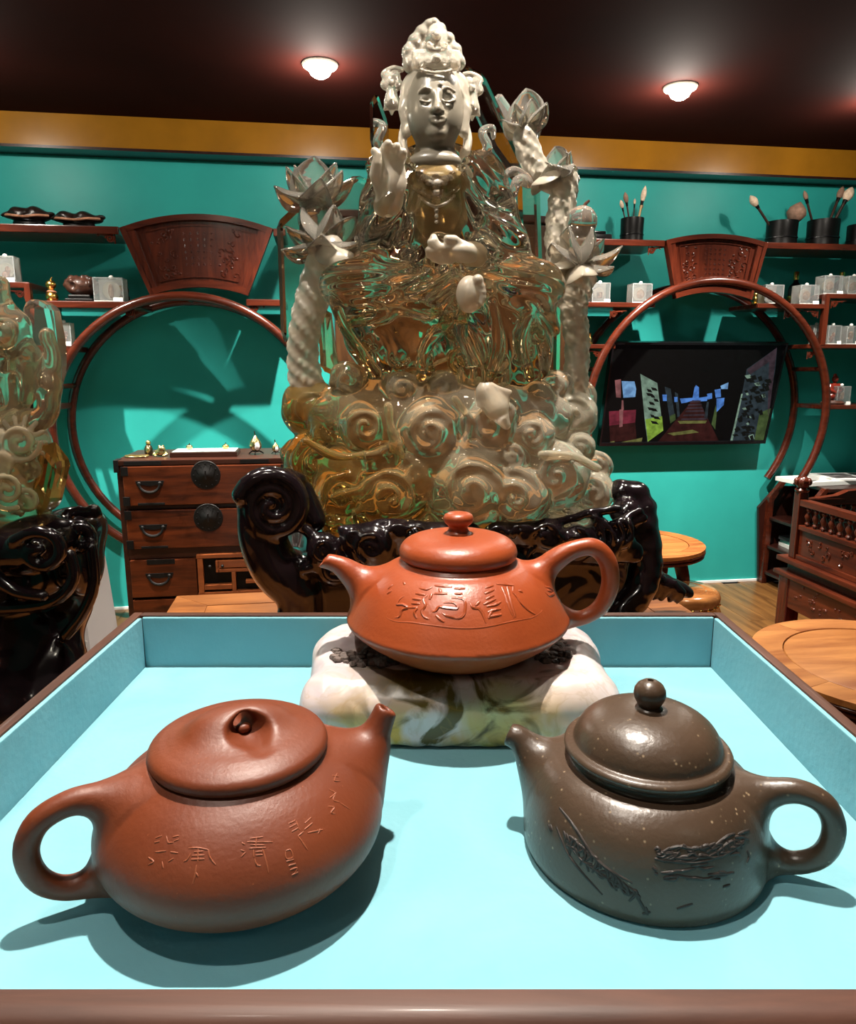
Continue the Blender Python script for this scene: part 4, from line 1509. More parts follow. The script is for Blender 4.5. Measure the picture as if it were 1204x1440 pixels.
# gilt gourd, root carving, small gilt piece
u = onshelf(72, 405, 0.22)
t = thing('gourd_ornament', 'small gilt double gourd beside the root carving', 'ornament', RF(u, 0.22, zB), ROOM_A)
MB().lathe([(0, 0), (0.016, 0.002), (0.026, 0.014), (0.028, 0.026), (0.023, 0.040), (0.013, 0.048), (0.010, 0.054), (0.014, 0.060), (0.022, 0.070), (0.024, 0.080), (0.019, 0.091), (0.008, 0.098), (0, 0.099)], 24).build('body', M_gilt, t, smooth=60)
MB().tube([(0, 0, 0.098), (0.003, 0, 0.106), (0.009, 0, 0.112)], [0.004, 0.003, 0.002], 6).build('stem', M_gilt, t, smooth=True)
MB().lathe([(0.0245, 0.046), (0.0170, 0.049), (0.0170, 0.053), (0.0, 0.053)], 20).build('waist_cord', M_stonev[0], t, smooth=True)

M_root = plain('dark_root_wood', (0.055, 0.022, 0.014), 0.35, 0, 0.6, 50, 0.5, 120)
u = onshelf(113, 405, 0.20)
t = thing('root_carving', 'knobbly dark brown root carving on a black stand', 'carving', RF(u, 0.20, zB), ROOM_A)
vx = Vox((-0.10, -0.07, 0.0), (0.10, 0.07, 0.15), 0.004)
vx.ell((0.0, 0, 0.075), (0.065, 0.045, 0.045), 0.01)
vx.ell((0.035, 0.01, 0.070), (0.045, 0.04, 0.036), 0.01)
rr_ = random.Random(8)
for _ in range(34):
    a, b = rr_.uniform(0, 6.28), rr_.uniform(0.0, 1.3)
    vx.ell((0.005 + 0.066 * math.cos(a) * math.cos(b), 0.044 * math.sin(a) * math.cos(b), 0.076 + 0.044 * math.sin(b)), rr_.uniform(0.008, 0.014), 0.006)
vx.ell((-0.022, -0.05, 0.072), (0.017, 0.02, 0.017), 0.006, sub=True)
V, Q = vx.mesh()
link_mesh('root', relax(V, Q, 1), Q, M_root, t, True)
MB().bbox(-0.062, 0.062, -0.04, 0.04, 0, 0.018, 0.004).bbox(-0.05, 0.05, -0.032, 0.032, 0.017, 0.036, 0.006).build('stand', M_black, t)

u = onshelf(175, 405, 0.18)
t = thing('seal_ornament', 'small gilt and dark ornament tucked against the left fan panel', 'ornament', RF(u, 0.18, zB), ROOM_A)
MB().lathe([(0, 0), (0.022, 0), (0.022, 0.03), (0.016, 0.04), (0.020, 0.06), (0.014, 0.085), (0, 0.095)], 12).build('body', M_root, t, smooth=40)
MB().sphere((-0.012, -0.015, 0.07), 0.014, 10, 8).sphere((-0.014, -0.018, 0.03), 0.012, 10, 8).build('gilt_mount', M_gilt, t, smooth=True)

# two lobed shell-like pieces on the top shelf
M_shell = plain('black_lobed_horn', (0.018, 0.009, 0.007), 0.32, 0, 0.7, 40, 0.4, 120)
M_lip = plain('pale_lip', (0.48, 0.22, 0.13), 0.45, 0, 0.3, 60)
for px, lab, lob, wd in ((40, 'tall lobed black shell-like carving with a pale rim, left one on the top shelf', (-0.030, 0.034), 0.098), (110, 'low wide lobed black carving with a pale rim, next to the left fan panel', (-0.045, 0.030), 0.104)):
    n = 0.20
    u = onshelf(px, 300, n)
    t = thing('lobed_carving', lab, 'carving', RF(u, n, zA), ROOM_A, 'lobed carvings on the top shelf')
    vx = Vox((-0.13, -0.08, 0.0), (0.13, 0.08, 0.13), 0.004)
    hgt = 0.060 if px < 80 else 0.052
    vx.ell((0, 0, hgt - 0.012), (wd, 0.055, 0.014), 0.01)
    for l in lob:
        vx.ell((l, 0, hgt), (0.052, 0.05, 0.034 if px < 80 else 0.026), 0.008)
    vx.ell((-wd * 0.85, -0.01, hgt - 0.004), (0.030, 0.03, 0.010), 0.01)
    vx.ell((wd * 0.8, -0.0, hgt + 0.002), (0.035, 0.03, 0.012), 0.01)
    V, Q = vx.mesh()
    V = relax(V, Q, 1)
    V[:, 2] += 0.004 * np.sin(V[:, 0] * 70) * (V[:, 2] > hgt - 0.01)
    link_mesh('body', V, Q, M_shell, t, True)
    MB().tube(spline([(-wd, -0.022, hgt - 0.006), (-wd * 0.6, -0.052, hgt - 0.012), (0, -0.062, hgt - 0.018), (wd * 0.5, -0.054, hgt - 0.010), (wd * 0.95, -0.024, hgt - 0.006)], 8), 0.0055, 6).build('pale_rim', M_lip, t, smooth=60)
    MB().lathe([(0, 0), (0.072, 0), (0.075, 0.008), (0.066, 0.030), (0.060, hgt - 0.016), (0, hgt - 0.016)], 24, sy=0.62).build('stand', M_black, t, smooth=40)

# brush pots
M_bristle = plain('pale_bristle', (0.60, 0.46, 0.34), 0.7, 0, 0.25, 60, 0.4, 600)
M_bristle_d = plain('brown_bristle', (0.22, 0.13, 0.09), 0.7, 0, 0.3, 60, 0.4, 600)
M_bamboo = plain('dark_brush_handle', (0.03, 0.014, 0.009), 0.4)
M_bamboo_l = plain('bamboo_brush_handle', (0.42, 0.28, 0.12), 0.45)


def writing_brush(base, tip, rh, hl, hr, bm, hm, label, flare=1.0):
    """a hanging-loop writing brush standing handle-down"""
    base, tip = Vector(base), Vector(tip)
    d = (tip - base).normalized()
    t = thing('writing_brush', label, 'brush', base, 0, 'writing brushes in pots')
    L_ = (tip - base).length
    e = d * (L_ - hl)
    MB().tube([(0, 0, 0), e * 0.5, e], rh, 8).build('handle', hm, t, smooth=60)
    MB().tube([e - d * 0.018, e + d * 0.006], [rh * 1.25, rh * 1.6], 8).build('ferrule', M_black, t, smooth=60)
    pts = [e + d * (hl * q) for q in (0.0, 0.15, 0.4, 0.65, 0.85, 1.0)]
    MB().tube(pts, [hr * 0.55, hr * 0.8, hr * flare, hr * 0.85 * flare, hr * 0.5, hr * 0.06], 10).build('bristles', bm, t, smooth=60)
    return t


def brush_pot(px, z, r, h, label, n=0.20):
    u = onshelf(px, 320, n)
    t = thing('brush_pot', label, 'brush pot', RF(u, n, z), ROOM_A, 'black brush pots')
    MB().lathe([(0, 0), (r, 0), (r * 1.02, 0.006), (r, 0.012), (r * 0.98, h * 0.5), (r, h - 0.004), (r * 0.99, h), (r * 0.90, h), (r * 0.88, h * 0.4), (r * 0.86, 0.012), (0, 0.011)], 28).build('pot', M_black, t, smooth=40)
    MB().lathe([(r * 0.985, h * 0.30), (r * 1.03, h * 0.31), (r * 1.03, h * 0.35), (r * 0.985, h * 0.36)], 28).build('band', M_tvblack, t, smooth=40)
    return u, n, z


def brush_in(pot, du, dn, pxt, pyt, rh, hl, hr, bm, hm, label, nt=None, flare=1.0):
    u, n, z = pot
    nt = n if nt is None else nt
    ut, zt = atW(pxt, pyt, nt)
    return writing_brush(RF(u + du, n + dn, z + 0.016), RF(ut, nt, zt), rh, hl, hr, bm, hm, label, flare)


p1 = brush_pot(889, zRA, 0.058, 0.120, 'black brush pot with five slim brushes left of the right fan panel')
brush_in(p1, -0.008, 0.0, 873, 281, 0.0035, 0.04, 0.011, M_bristle, M_bamboo, 'short pale brush at the left of the slim brushes')
brush_in(p1, 0.0, 0.012, 879, 270, 0.0045, 0.05, 0.013, M_bristle_d, M_bamboo, 'brown bristle brush in the pot of slim brushes', 0.225)
brush_in(p1, 0.008, -0.01, 893, 279, 0.003, 0.028, 0.007, M_bristle, M_bamboo, 'thinnest brush with a small pale tip')
brush_in(p1, 0.010, 0.01, 908, 261, 0.0055, 0.075, 0.014, M_bristle, M_bamboo_l, 'tallest pale brush in the pot of slim brushes', 0.22)
brush_in(p1, 0.022, 0.0, 903, 285, 0.004, 0.03, 0.010, M_bristle_d, M_bamboo, 'short brown brush at the right of the slim brushes')
p2 = brush_pot(1100, zRA2, 0.078, 0.125, 'wide black brush pot with one pale brush right of the fan panel', 0.19)
brush_in(p2, 0.005, 0.0, 1055, 275, 0.0065, 0.062, 0.020, M_bristle, M_bamboo, 'pale round-tipped brush leaning left out of the wide pot')
brush_in(p2, 0.02, 0.01, 1126, 284, 0.006, 0.10, 0.044, M_bristle_d, M_bamboo, 'broad fan-shaped brown brush between the two right pots', 0.22, 1.15)
p3 = brush_pot(1158, zRA2, 0.080, 0.135, 'black brush pot at the right with a large pale brush', 0.20)
brush_in(p3, -0.02, 0.0, 1131, 268, 0.006, 0.05, 0.012, M_bristle_d, M_bamboo, 'dark slanting brush leaning left from the right pot')
brush_in(p3, 0.0, 0.005, 1199, 263, 0.008, 0.075, 0.027, M_bristle, M_bamboo, 'large pale brush leaning right from the right pot')
brush_in(p3, -0.02, 0.02, 1186, 262, 0.007, 0.07, 0.018, M_bristle_d, M_bamboo, 'dark brush behind the large pale brush', 0.17)
p4 = brush_pot(1212, zRA2, 0.070, 0.120, 'black brush pot cut by the right picture edge', 0.19)
u = onshelf(842, 325, 0.16)
t = thing('ink_stone', 'low dark ink stone behind the crystal lotus on the right top shelf', 'ink stone', RF(u, 0.16, zRA), ROOM_A)
MB().bbox(-0.06, 0.06, -0.04, 0.04, 0, 0.045, 0.01).build('slab', M_black, t, smooth=30)
MB().bbox(-0.045, 0.03, -0.03, 0.03, 0.045, 0.060, 0.006).build('lid', M_tvblack, t, smooth=30)

# bottles and small figures on the right shelves
M_bottle = plain('dark_bottle_glass', (0.006, 0.007, 0.006), 0.12)
for px, z, h, lab in ((1119, zRB2, 0.185, 'tall black bottle with a gilt cap between two acrylic boxes'), (1183, zRBs, 0.135, 'black bottle with a gilt cap on the raised right shelf')):
    n = 0.12
    u = onshelf(px, 400, n)
    t = thing('wine_bottle', lab, 'bottle', RF(u, n, z), ROOM_A)
    MB().lathe([(0, 0), (0.036, 0), (0.037, 0.01), (0.036, h * 0.5), (0.030, h * 0.60), (0.013, h * 0.70), (0.012, h * 0.78), (0, h * 0.78)], 20).build('glass', M_bottle, t, smooth=50)
    MB().lathe([(0.0, h * 0.77), (0.014, h * 0.77), (0.015, h * 0.98), (0.012, h), (0, h)], 16).build('cap', M_gilt, t, smooth=40)
    MB().lathe([(0.0365, h * 0.16), (0.0378, h * 0.17), (0.0378, h * 0.30), (0.0365, h * 0.31)], 20).build('gilt_band', M_gilt, t, smooth=40)
for px, z, lab in ((1063, zRB2, 'tiny gilt figure against the right edge of the fan panel'), (832, zRC, 'tiny gilt piece on the second shelf beside the crystal')):
    u = onshelf(px, 410, 0.22)
    t = thing('gilt_figure', lab, 'ornament', RF(u, 0.22, z), ROOM_A)
    MB().lathe([(0, 0), (0.018, 0), (0.018, 0.008), (0.010, 0.014), (0.013, 0.03), (0.007, 0.042), (0, 0.045)], 14).build('body', M_gilt, t, smooth=50)
    MB().sphere((0, 0, 0.052), 0.010, 10, 8).build('head', M_gilt, t, smooth=True)
u = onshelf(1172, 560, 0.22)
t = thing('red_figurine', 'dark red seated figurine on the lowest open shelf', 'figurine', RF(u, 0.22, zRD2), ROOM_A)
M_cinn = plain('dark_cinnabar', (0.16, 0.018, 0.010), 0.2)
MB().lathe([(0, 0), (0.060, 0), (0.062, 0.010), (0.050, 0.022), (0.0, 0.026)], 20).build('base', M_root, t, smooth=40)
vx = Vox((-0.06, -0.05, 0.015), (0.06, 0.05, 0.18), 0.004)
vx.ell((0, 0, 0.045), (0.046, 0.032, 0.024), 0.01).ell((0, 0.004, 0.085), (0.028, 0.022, 0.036), 0.015)
vx.chain([(-0.025, 0, 0.105), (-0.036, -0.012, 0.08), (-0.010, -0.03, 0.066)], [0.011, 0.010, 0.008], 0.006)
vx.chain([(0.025, 0, 0.105), (0.036, -0.012, 0.08), (0.010, -0.03, 0.066)], [0.011, 0.010, 0.008], 0.006)
V, Q = vx.mesh()
bd = link_mesh('body', V, Q, M_cinn, t, True)
MB().sphere((0, 0, 0.138), (0.017, 0.018, 0.020), 12, 10).sphere((0, 0.004, 0.158), (0.010, 0.010, 0.010), 10, 8).build('head', M_cinn, t, smooth=True)

# magazines and books in the low cabinet
ztop_ = ztop
for i, (px, dn, rz, w, d, h, lab, col) in enumerate(((1150, 0.20, 6, 0.36, 0.24, 0.022, 'white magazine lying open at the front of the low cabinet', M_paper), (1195, 0.20, -4, 0.34, 0.24, 0.012, 'printed catalogue on top of the low cabinet at the right edge', M_paper))):
    u = atW(px, 670, dn)[0]
    t = thing('magazine', lab, 'magazine', RF(u, dn, ztop_ + (0.022 if i else 0)), ROOM_A + R(rz))
    MB().bbox(-w / 2, w / 2, -d / 2, d / 2, 0, h, 0.002).build('pages', col, t)
    m2 = MB()
    if i:
        m2.bbox(-w * 0.42, w * 0.05, -d * 0.38, d * 0.35, h, h + 0.0012, 0.0003)
        m2.bbox(w * 0.12, w * 0.40, -d * 0.10, d * 0.35, h, h + 0.0012, 0.0003)
    else:
        m2.bbox(-w / 2, w / 2, -d / 2, d / 2, h, h + 0.002, 0.0005)
    m2.build('cover_print' if i else 'cover', plain('print_grey', (0.10, 0.09, 0.09), 0.5, 0, 0.7, 30) if i else M_tag, t)
zs_ = atW(1066, 764, 0.02)[1]
for i, (du, c) in enumerate(((0.06, (0.6, 0.6, 0.56)), (0.10, (0.10, 0.30, 0.26)), (0.08, (0.03, 0.03, 0.035)))):
    t = thing('book', ('pale book lowest in the pile in the low cabinet', 'teal book in the middle of the low cabinet pile', 'black book on top of the low cabinet pile')[i], 'book', RF(ub0 + 0.14 + du * 0.3, 0.20, zs_ + i * 0.021), ROOM_A + R(5 * i - 5), 'books in the low cabinet')
    MB().box(-0.085, 0.083, -0.115, 0.115, 0.003, 0.017).build('pages', M_paper, t)
    MB().box(-0.088, 0.085, -0.12, 0.12, 0, 0.003).box(-0.088, 0.085, -0.12, 0.12, 0.017, 0.020).box(-0.088, -0.085, -0.12, 0.12, 0.003, 0.017).build('cover', plain('book_cover_%d' % i, c, 0.5), t)

# ------------------------------------------------------------------ furniture
# --- drawer chest with iron fittings
NC = 0.76
M_chest = wood('chest_redwood', (0.014, 0.003, 0.002), (0.19, 0.040, 0.010), 0.34, 0, 3.0, 9, 0.3)
M_chestb = wood('chest_case', (0.014, 0.004, 0.003), (0.060, 0.015, 0.006), 0.4, 0, 3.0, 9, 0.2)
cu0, ctop = atW(163, 648, NC)
cu1 = atW(411, 648, NC)[0]
cw = cu1 - cu0
chest = thing('drawer_chest', 'dark red wooden drawer chest with round black iron locks before the left moon gate', 'chest', RF((cu0 + cu1) / 2, NC, 0), ROOM_A)
def cz(py): return atW(287, py, NC)[1] - (atW(287, 645, NC)[1] - ctop)
def cx_(px, py=690): return atW(px, py, NC)[0] - (cu0 + cu1) / 2
ctop = atW(287, 645.5, NC)[1]
def cz(py): return atW(287, py, NC)[1]
hwc = cw / 2
dep = 0.40
MB().bbox(-hwc - 0.006, hwc + 0.006, -0.008, dep, ctop - 0.022, ctop, 0.003).build('top_board', M_chestb, chest)
for s in (-1, 1):
    a, b = sorted((s * hwc, s * (hwc - 0.022)))
    MB().bbox(a, b, 0.0, dep, 0.0, ctop - 0.022, 0.002).build('side_board', M_chestb, chest)
MB().box(-hwc + 0.022, hwc - 0.022, 0.03, dep, 0.02, ctop - 0.022).build('carcass', M_chestb, chest)
rails = [(709, 714), (769, 783)]
for a, b in rails:
    MB().bbox(-hwc + 0.022, hwc - 0.022, 0.0, 0.03, cz(b), cz(a), 0.002).build('rail', M_chestb, chest)


def iron_handle(parent, x, z, w=0.115):
    m = MB()
    m.prism([(-w / 2, 0.028), (w / 2, 0.028), (w * 0.44, 0.006), (w * 0.30, 0.012), (0, 0.006), (-w * 0.30, 0.012), (-w * 0.44, 0.006)], 0.016, 0.021, lambda a, b, t: (x + a, -t, z + b))
    for s in (-1, 1):
        m.sphere((x + s * w * 0.36, -0.024, z + 0.018), 0.008, 8, 6)
    pts = [(x + w * 0.36 * math.cos(t), -0.028, z + 0.016 - 0.036 * math.sin(t)) for t in np.linspace(0, math.pi, 13)]
    m.tube(pts, [0.0045 + 0.002 * math.sin(t) for t in np.linspace(0, math.pi, 13)], 8)
    return m.build('iron_handle', M_iron, parent, smooth=40)


def iron_lock(parent, x, z, r):
    d = MB().lathe([(0, -0.001), (r * 0.97, -0.001), (r, 0.002), (r * 0.97, 0.005), (r * 0.55, 0.005), (r * 0.50, 0.007), (r * 0.2, 0.008), (r * 0.16, 0.010), (0, 0.0105)], 40)
    for k in range(12):
        a = k * math.pi / 6
        d.sphere((r * 0.80 * math.cos(a), r * 0.80 * math.sin(a), 0.006), r * 0.05, 6, 4)
    d.box(-r * 0.05, r * 0.05, -r * 0.3, r * 0.3, 0.008, 0.012)
    d.xform(Matrix.Translation((x, -0.016, z)) @ Matrix.Rotation(R(90), 4, 'X'))
    return d.build('iron_lock', M_iron, parent, smooth=40)


def drawer(x0, x1, z0, z1, name='drawer'):
    return MB().bbox(x0 + 0.003, x1 - 0.003, -0.016, 0.028, z0 + 0.003, z1 - 0.003, 0.003).build(name, M_chest, chest)


lx, rx = -hwc + 0.022, hwc - 0.022
for (a, b, lk) in ((653, 709, 667), (714, 769, 727)):
    d = drawer(lx, rx, cz(b), cz(a))
    iron_handle(d, cx_(213), cz((a + b) / 2 + 2))
    iron_handle(d, cx_(363), cz((a + b) / 2 + 2))
    iron_lock(d, 0.0, cz(lk), 0.061)
    for s in (-1, 1):
        for zq in (cz(a) - 0.022, cz(b) + 0.022):
            MB().bbox(s * (hwc - 0.034) - 0.014, s * (hwc - 0.034) + 0.014, -0.019, -0.0145, zq - 0.019, zq + 0.019, 0.001).build('corner_iron', M_iron, d)
    MB().bbox(cx_(194), cx_(232), -0.0185, -0.0145, cz(b) + 0.004, cz(b) + 0.014, 0.001).build('iron_strap', M_iron, d)
xm = cx_(271)
d = drawer(lx, xm, cz(836), cz(783))
iron_handle(d, cx_(217), cz(811))
MB().bbox(cx_(200), cx_(240), -0.0185, -0.0145, cz(790), cz(783), 0.001).build('iron_strap', M_iron, d)
d = drawer(lx, rx, cz(905), cz(838), 'deep_drawer')
iron_handle(d, cx_(217), cz(868))
iron_handle(d, cx_(363), cz(868))
# lower right: small framed compartment with two little drawers behind a lattice
MB().box(xm, rx, 0.004, 0.03, cz(836), cz(783)).build('compartment', M_black, chest)
M_chestl = wood('chest_light_frame', (0.16, 0.040, 0.012), (0.34, 0.095, 0.028), 0.3, 0, 4, 8, 0.4)
for x0, x1, a, b, nm in ((xm, rx, 778, 784, 'lattice_bar'), (cx_(272), cx_(280), 784, 834, 'lattice_bar'), (cx_(300), rx, 799, 804, 'lattice_bar'), (cx_(298), cx_(304), 787, 804, 'lattice_bar'),
                         (cx_(320), cx_(326), 804, 832, 'lattice_bar'), (cx_(280), cx_(320), 821, 828, 'lattice_bar'), (cx_(340), rx, 816, 821, 'lattice_bar'), (xm, rx, 831, 836, 'lattice_bar'), (cx_(300), cx_(400), 787, 798, 'small_drawer_front')):
    MB().bbox(x0, x1, -0.022, 0.010, cz(b), cz(a), 0.003).build(nm, M_chestl, chest)
for px in (290, 308, 350):
    MB().sphere((cx_(px), -0.026, cz(795 if px != 350 else 809)), 0.007, 8, 6).build('pull_knob', M_iron, chest, smooth=True)
for s in (-1, 1):
    MB().bbox(s * hwc - 0.010, s * hwc + 0.010, -0.010, 0.06, ctop - 0.05, ctop + 0.002, 0.002).build('top_corner_iron', M_iron, chest)
MB().bbox(cx_(178), cx_(230), -0.0102, -0.006, ctop - 0.021, ctop - 0.003, 0.001).build('edge_iron', M_iron, chest)
MB().bbox(cx_(340), cx_(380), -0.0102, -0.006, ctop - 0.021, ctop - 0.003, 0.001).build('edge_iron', M_iron, chest)

# --- things on the chest
def onchest(px, n):
    u = atW(px, 638, n)[0]
    return RF(u, n, ctop)
M_pewter = plain('pale_bronze', (0.42, 0.36, 0.16), 0.25, 0.9, 0.4, 60)
M_darkbr = plain('dark_bronze', (0.05, 0.04, 0.02), 0.3, 0.7, 0.4, 60)
t = thing('leaf_tray', 'flat gilt leaf-shaped dish at the left end of the chest top', 'dish', onchest(192, 0.66), ROOM_A)
vx = Vox((-0.06, -0.05, 0.0), (0.06, 0.05, 0.02), 0.0025)
vx.ell((0, 0, 0.005), (0.050, 0.030, 0.005)).ell((-0.03, 0.01, 0.006), (0.024, 0.02, 0.005), 0.004).ell((0.03, -0.006, 0.006), (0.022, 0.02, 0.005), 0.004).ell((0, 0, 0.012), (0.034, 0.018, 0.006), 0.002, sub=True)
V, Q = vx.mesh()
lf = link_mesh('leaf', V, Q, M_pewter, t, True)
MB().tube([(-0.045, 0, 0.009), (0, 0.001, 0.0075), (0.05, 0, 0.010)], 0.0022, 6).build('midrib', M_gilt, t, smooth=True)
t = thing('penguin_figure', 'small upright black and silver bird figure on the chest', 'figurine', onchest(209.5, 0.60), ROOM_A)
MB().lathe([(0, 0), (0.014, 0), (0.018, 0.012), (0.018, 0.030), (0.012, 0.044), (0.006, 0.048), (0, 0.048)], 14).build('body', M_darkbr, t, smooth=60)
MB().sphere((0, -0.009, 0.024), (0.011, 0.011, 0.018), 10, 8).build('belly', M_pewter, t, smooth=True)
MB().sphere((0, 0, 0.056), (0.011, 0.011, 0.012), 10, 8).build('head', M_pewter, t, smooth=True)
MB().tube([(0, -0.008, 0.056), (0.004, -0.020, 0.054)], [0.004, 0.001], 6).build('beak', M_gilt, t, smooth=True)
t = thing('frog_figure', 'squat gilt frog figure beside the bird on the chest', 'figurine', onchest(226, 0.64), ROOM_A)
vx = Vox((-0.04, -0.035, 0.0), (0.04, 0.035, 0.06), 0.0025)
vx.ell((0, 0, 0.018), (0.024, 0.020, 0.016), 0.004).ell((0.006, -0.006, 0.034), (0.016, 0.014, 0.012), 0.006).ell((0.014, -0.008, 0.046), 0.005, 0.003).ell((-0.002, -0.008, 0.046), 0.005, 0.003)
for s in (-1, 1):
    vx.chain([(s * 0.018, 0.004, 0.018), (s * 0.028, -0.008, 0.010), (s * 0.016, -0.022, 0.005)], [0.008, 0.006, 0.005], 0.004)
V, Q = vx.mesh()
link_mesh('body', V, Q, M_pewter, t, True)
t = thing('picture_tray', 'thin dark-edged board with a pale top lying on the chest', 'tray', onchest(290, 0.62), ROOM_A)
MB().bbox(-0.140, 0.140, -0.075, 0.075, 0, 0.022, 0.003).build('frame', M_chestb, t)
MB().bbox(-0.132, 0.132, -0.068, 0.068, 0.022, 0.024, 0.0008).build('pale_top', plain('pale_mint_glass', (0.55, 0.72, 0.70), 0.12), t)
for px, lab, mm in ((267, 'tiny silver bead-shaped ornament left on the pale board', M_pewter), (318, 'tiny green-gold ornament right on the pale board', M_gilt)):
    p = onchest(px, 0.585)
    t = thing('bead_ornament', lab, 'ornament', (p.x, p.y, ctop + 0.024), ROOM_A)
    MB().lathe([(0, 0), (0.010, 0.001), (0.015, 0.009), (0.012, 0.016), (0.004, 0.020), (0, 0.021)], 14).build('body', mm, t, smooth=60)
    MB().tube([(0, 0, 0.019), (0.002, 0, 0.027)], [0.003, 0.0015], 6).build('stem', M_darkbr, t)
for px, s, lab in ((360, 1.0, 'gilt peach-shaped ornament on a black tripod stand on the chest'), (388, 0.62, 'smaller gilt fruit ornament next to the crystal statue')):
    t = thing('peach_ornament', lab, 'ornament', onchest(px, 0.62), ROOM_A)
    MB().lathe([(0, 0.014 * s), (0.012 * s, 0.016 * s), (0.024 * s, 0.028 * s), (0.027 * s, 0.042 * s), (0.022 * s, 0.058 * s), (0.012 * s, 0.072 * s), (0.004 * s, 0.084 * s), (0, 0.088 * s)], 18).build('fruit', M_pewter, t, smooth=60)
    MB().tube([(0, 0, 0.084 * s), (-0.002, 0, 0.095 * s), (-0.003, 0, 0.103 * s)], 0.0022, 6).build('stem', M_darkbr, t, smooth=True)
    MB().sphere((0.008 * s, -0.020 * s, 0.038 * s), (0.012 * s, 0.010 * s, 0.018 * s), 10, 8).build('bright_patch', M_paper, t, smooth=True)
    st = MB()
    for k in range(3):
        a = k * 2.094 + 0.5
        st.tube([(0.010 * s * math.cos(a), 0.010 * s * math.sin(a), 0.018 * s), (0.026 * s * math.cos(a), 0.026 * s * math.sin(a), 0.010 * s), (0.036 * s * math.cos(a), 0.036 * s * math.sin(a), 0.0025 * s)], 0.0028 * s, 6)
    st.lathe([(0, 0.012 * s), (0.014 * s, 0.012 * s), (0.014 * s, 0.019 * s), (0, 0.019 * s)], 12)
    st.build('stand', M_black, t, smooth=50)

# --- table under the crystal statue, and the one under the left carving
TZ = CAM_H - 0.49
def plank_table(name, label, corner, u0, u1, n0, n1, mats=(M_orange, M_red)):
    """corner: world point of the back-left corner; extends u0..u1, towards the viewer n0..n1"""
    t = thing(name, label, 'table', (corner.x, corner.y, 0), ROOM_A)
    f = 0.075
    th = 0.035
    zt = corner.z
    for (a0, a1, b0, b1, nm) in ((u0 + f, u1 - f, -n1 + f, -n0 - f, 'centre_panel'),):
        MB().bbox(a0, a1, b0, b1, zt - th, zt - 0.001, 0.001).build(nm, mats[0], t)
    fr = lambda x, y, q: (x, y, q)
    a0, a1, b0, b1 = u0, u1, -n1, -n0
    for poly in ([(a0, b1), (a0 + f, b1 - f), (a1 - f, b1 - f), (a1, b1)], [(a0, b0), (a1, b0), (a1 - f, b0 + f), (a0 + f, b0 + f)],
                 [(a0, b0), (a0 + f, b0 + f), (a0 + f, b1 - f), (a0, b1)], [(a1, b0), (a1, b1), (a1 - f, b1 - f), (a1 - f, b0 + f)]):
        mb = MB()
        c = (sum(p[0] for p in poly) / 4, sum(p[1] for p in poly) / 4)
        poly = [(c[0] + (p[0] - c[0]) * 0.9985, c[1] + (p[1] - c[1]) * 0.9985) for p in poly]
        if (poly[1][0] - poly[0][0]) * (poly[2][1] - poly[0][1]) - (poly[1][1] - poly[0][1]) * (poly[2][0] - poly[0][0]) < 0:
            poly = poly[::-1]
        mb.prism(poly, zt - th, zt, fr)
        mb.build('frame_board', mats[0], t)
    for (x0, x1, y0, y1) in ((u0 + .04, u1 - .04, -n1 + .03, -n1 + .05), (u0 + .04, u1 - .04, -n0 - .05, -n0 - .03), (u0 + .03, u0 + .05, -n1 + .05, -n0 - .05), (u1 - .05, u1 - .03, -n1 + .05, -n0 - .05)):
        MB().bbox(x0, x1, y0, y1, zt - th - 0.09, zt - th, 0.003).build('apron', mats[1], t)
    for x in (u0 + .06, u1 - .06):
        for y in (-n1 + .06, -n0 - .06):
            MB().bbox(x - .03, x + .03, y - .03, y + .03, 0, zt - th, 0.004).build('leg', mats[1], t)
    return t


cA = atZ(249, 838, TZ)
plank_table('statue_table', 'honey-coloured wooden table under the large crystal statue', cA, 0.0, 1.06, 0.0, 0.66)
cB = atZ(122, 906, TZ)
plank_table('side_table', 'wooden table at the left edge under the black carved stand', cB, -0.95, 0.0, 0.0, 0.62)

# --- white faceted pot with a price card behind the left stand
M_white = plain('pale_grey_glaze', (0.52, 0.50, 0.50), 0.35, 0, 0.06, 6)
wp = Vector((-0.775, 1.46, 0))
wz = thing('white_pedestal', 'pale grey faceted tapering pedestal standing behind the left black stand', 'pedestal', wp, 0.25)
MB().lathe([(0, 0), (0.128, 0), (0.128, 0.02), (0.120, 0.30), (0.108, 0.72), (0.098, 0.86), (0.090, 0.94), (0.0, 0.94)], 7).build('body', M_white, wz, smooth=20)
MB().lathe([(0, 0.94), (0.094, 0.94), (0.096, 0.955), (0.0, 0.955)], 7).build('rim', M_white, wz)
pc = atZ(104, 909, TZ + 0.0105)
card = thing('price_card', 'small white price card with handwritten ten beside the left black stand', 'card', (pc.x, pc.y, pc.z), R(-6))
CW, CH = 0.046, 0.020
MB().prism([(-CW / 2, -CH / 2), (CW / 2, -CH / 2), (CW / 2, CH / 2), (-CW / 2, CH / 2)], 0, 0.001, lambda x, y, q: (x, q + y * 0.25, y)).build('card', M_tag, card)
ink = MB()
for ln in ([(0.003, 0.006), (0.001, -0.007)], [(0.010, 0.006), (0.0065, 0.001), (0.0075, -0.006), (0.0115, -0.006), (0.0135, 0.001), (0.010, 0.006)],
           [(-0.021, -0.005), (-0.019, 0.001), (-0.017, -0.005), (-0.015, 0.001), (-0.013, -0.005)], [(-0.0105, 0.0), (-0.0105, -0.005)], [(-0.0105, 0.004), (-0.0103, 0.0045)], [(-0.008, -0.005), (-0.007, 0.0), (-0.004, 0.0), (-0.003, -0.005)]):
    ink.tube([(x, -0.0006 + y * 0.25, y) for x, y in ln], 0.0009, 5)
ink.build('handwriting', M_black, card)

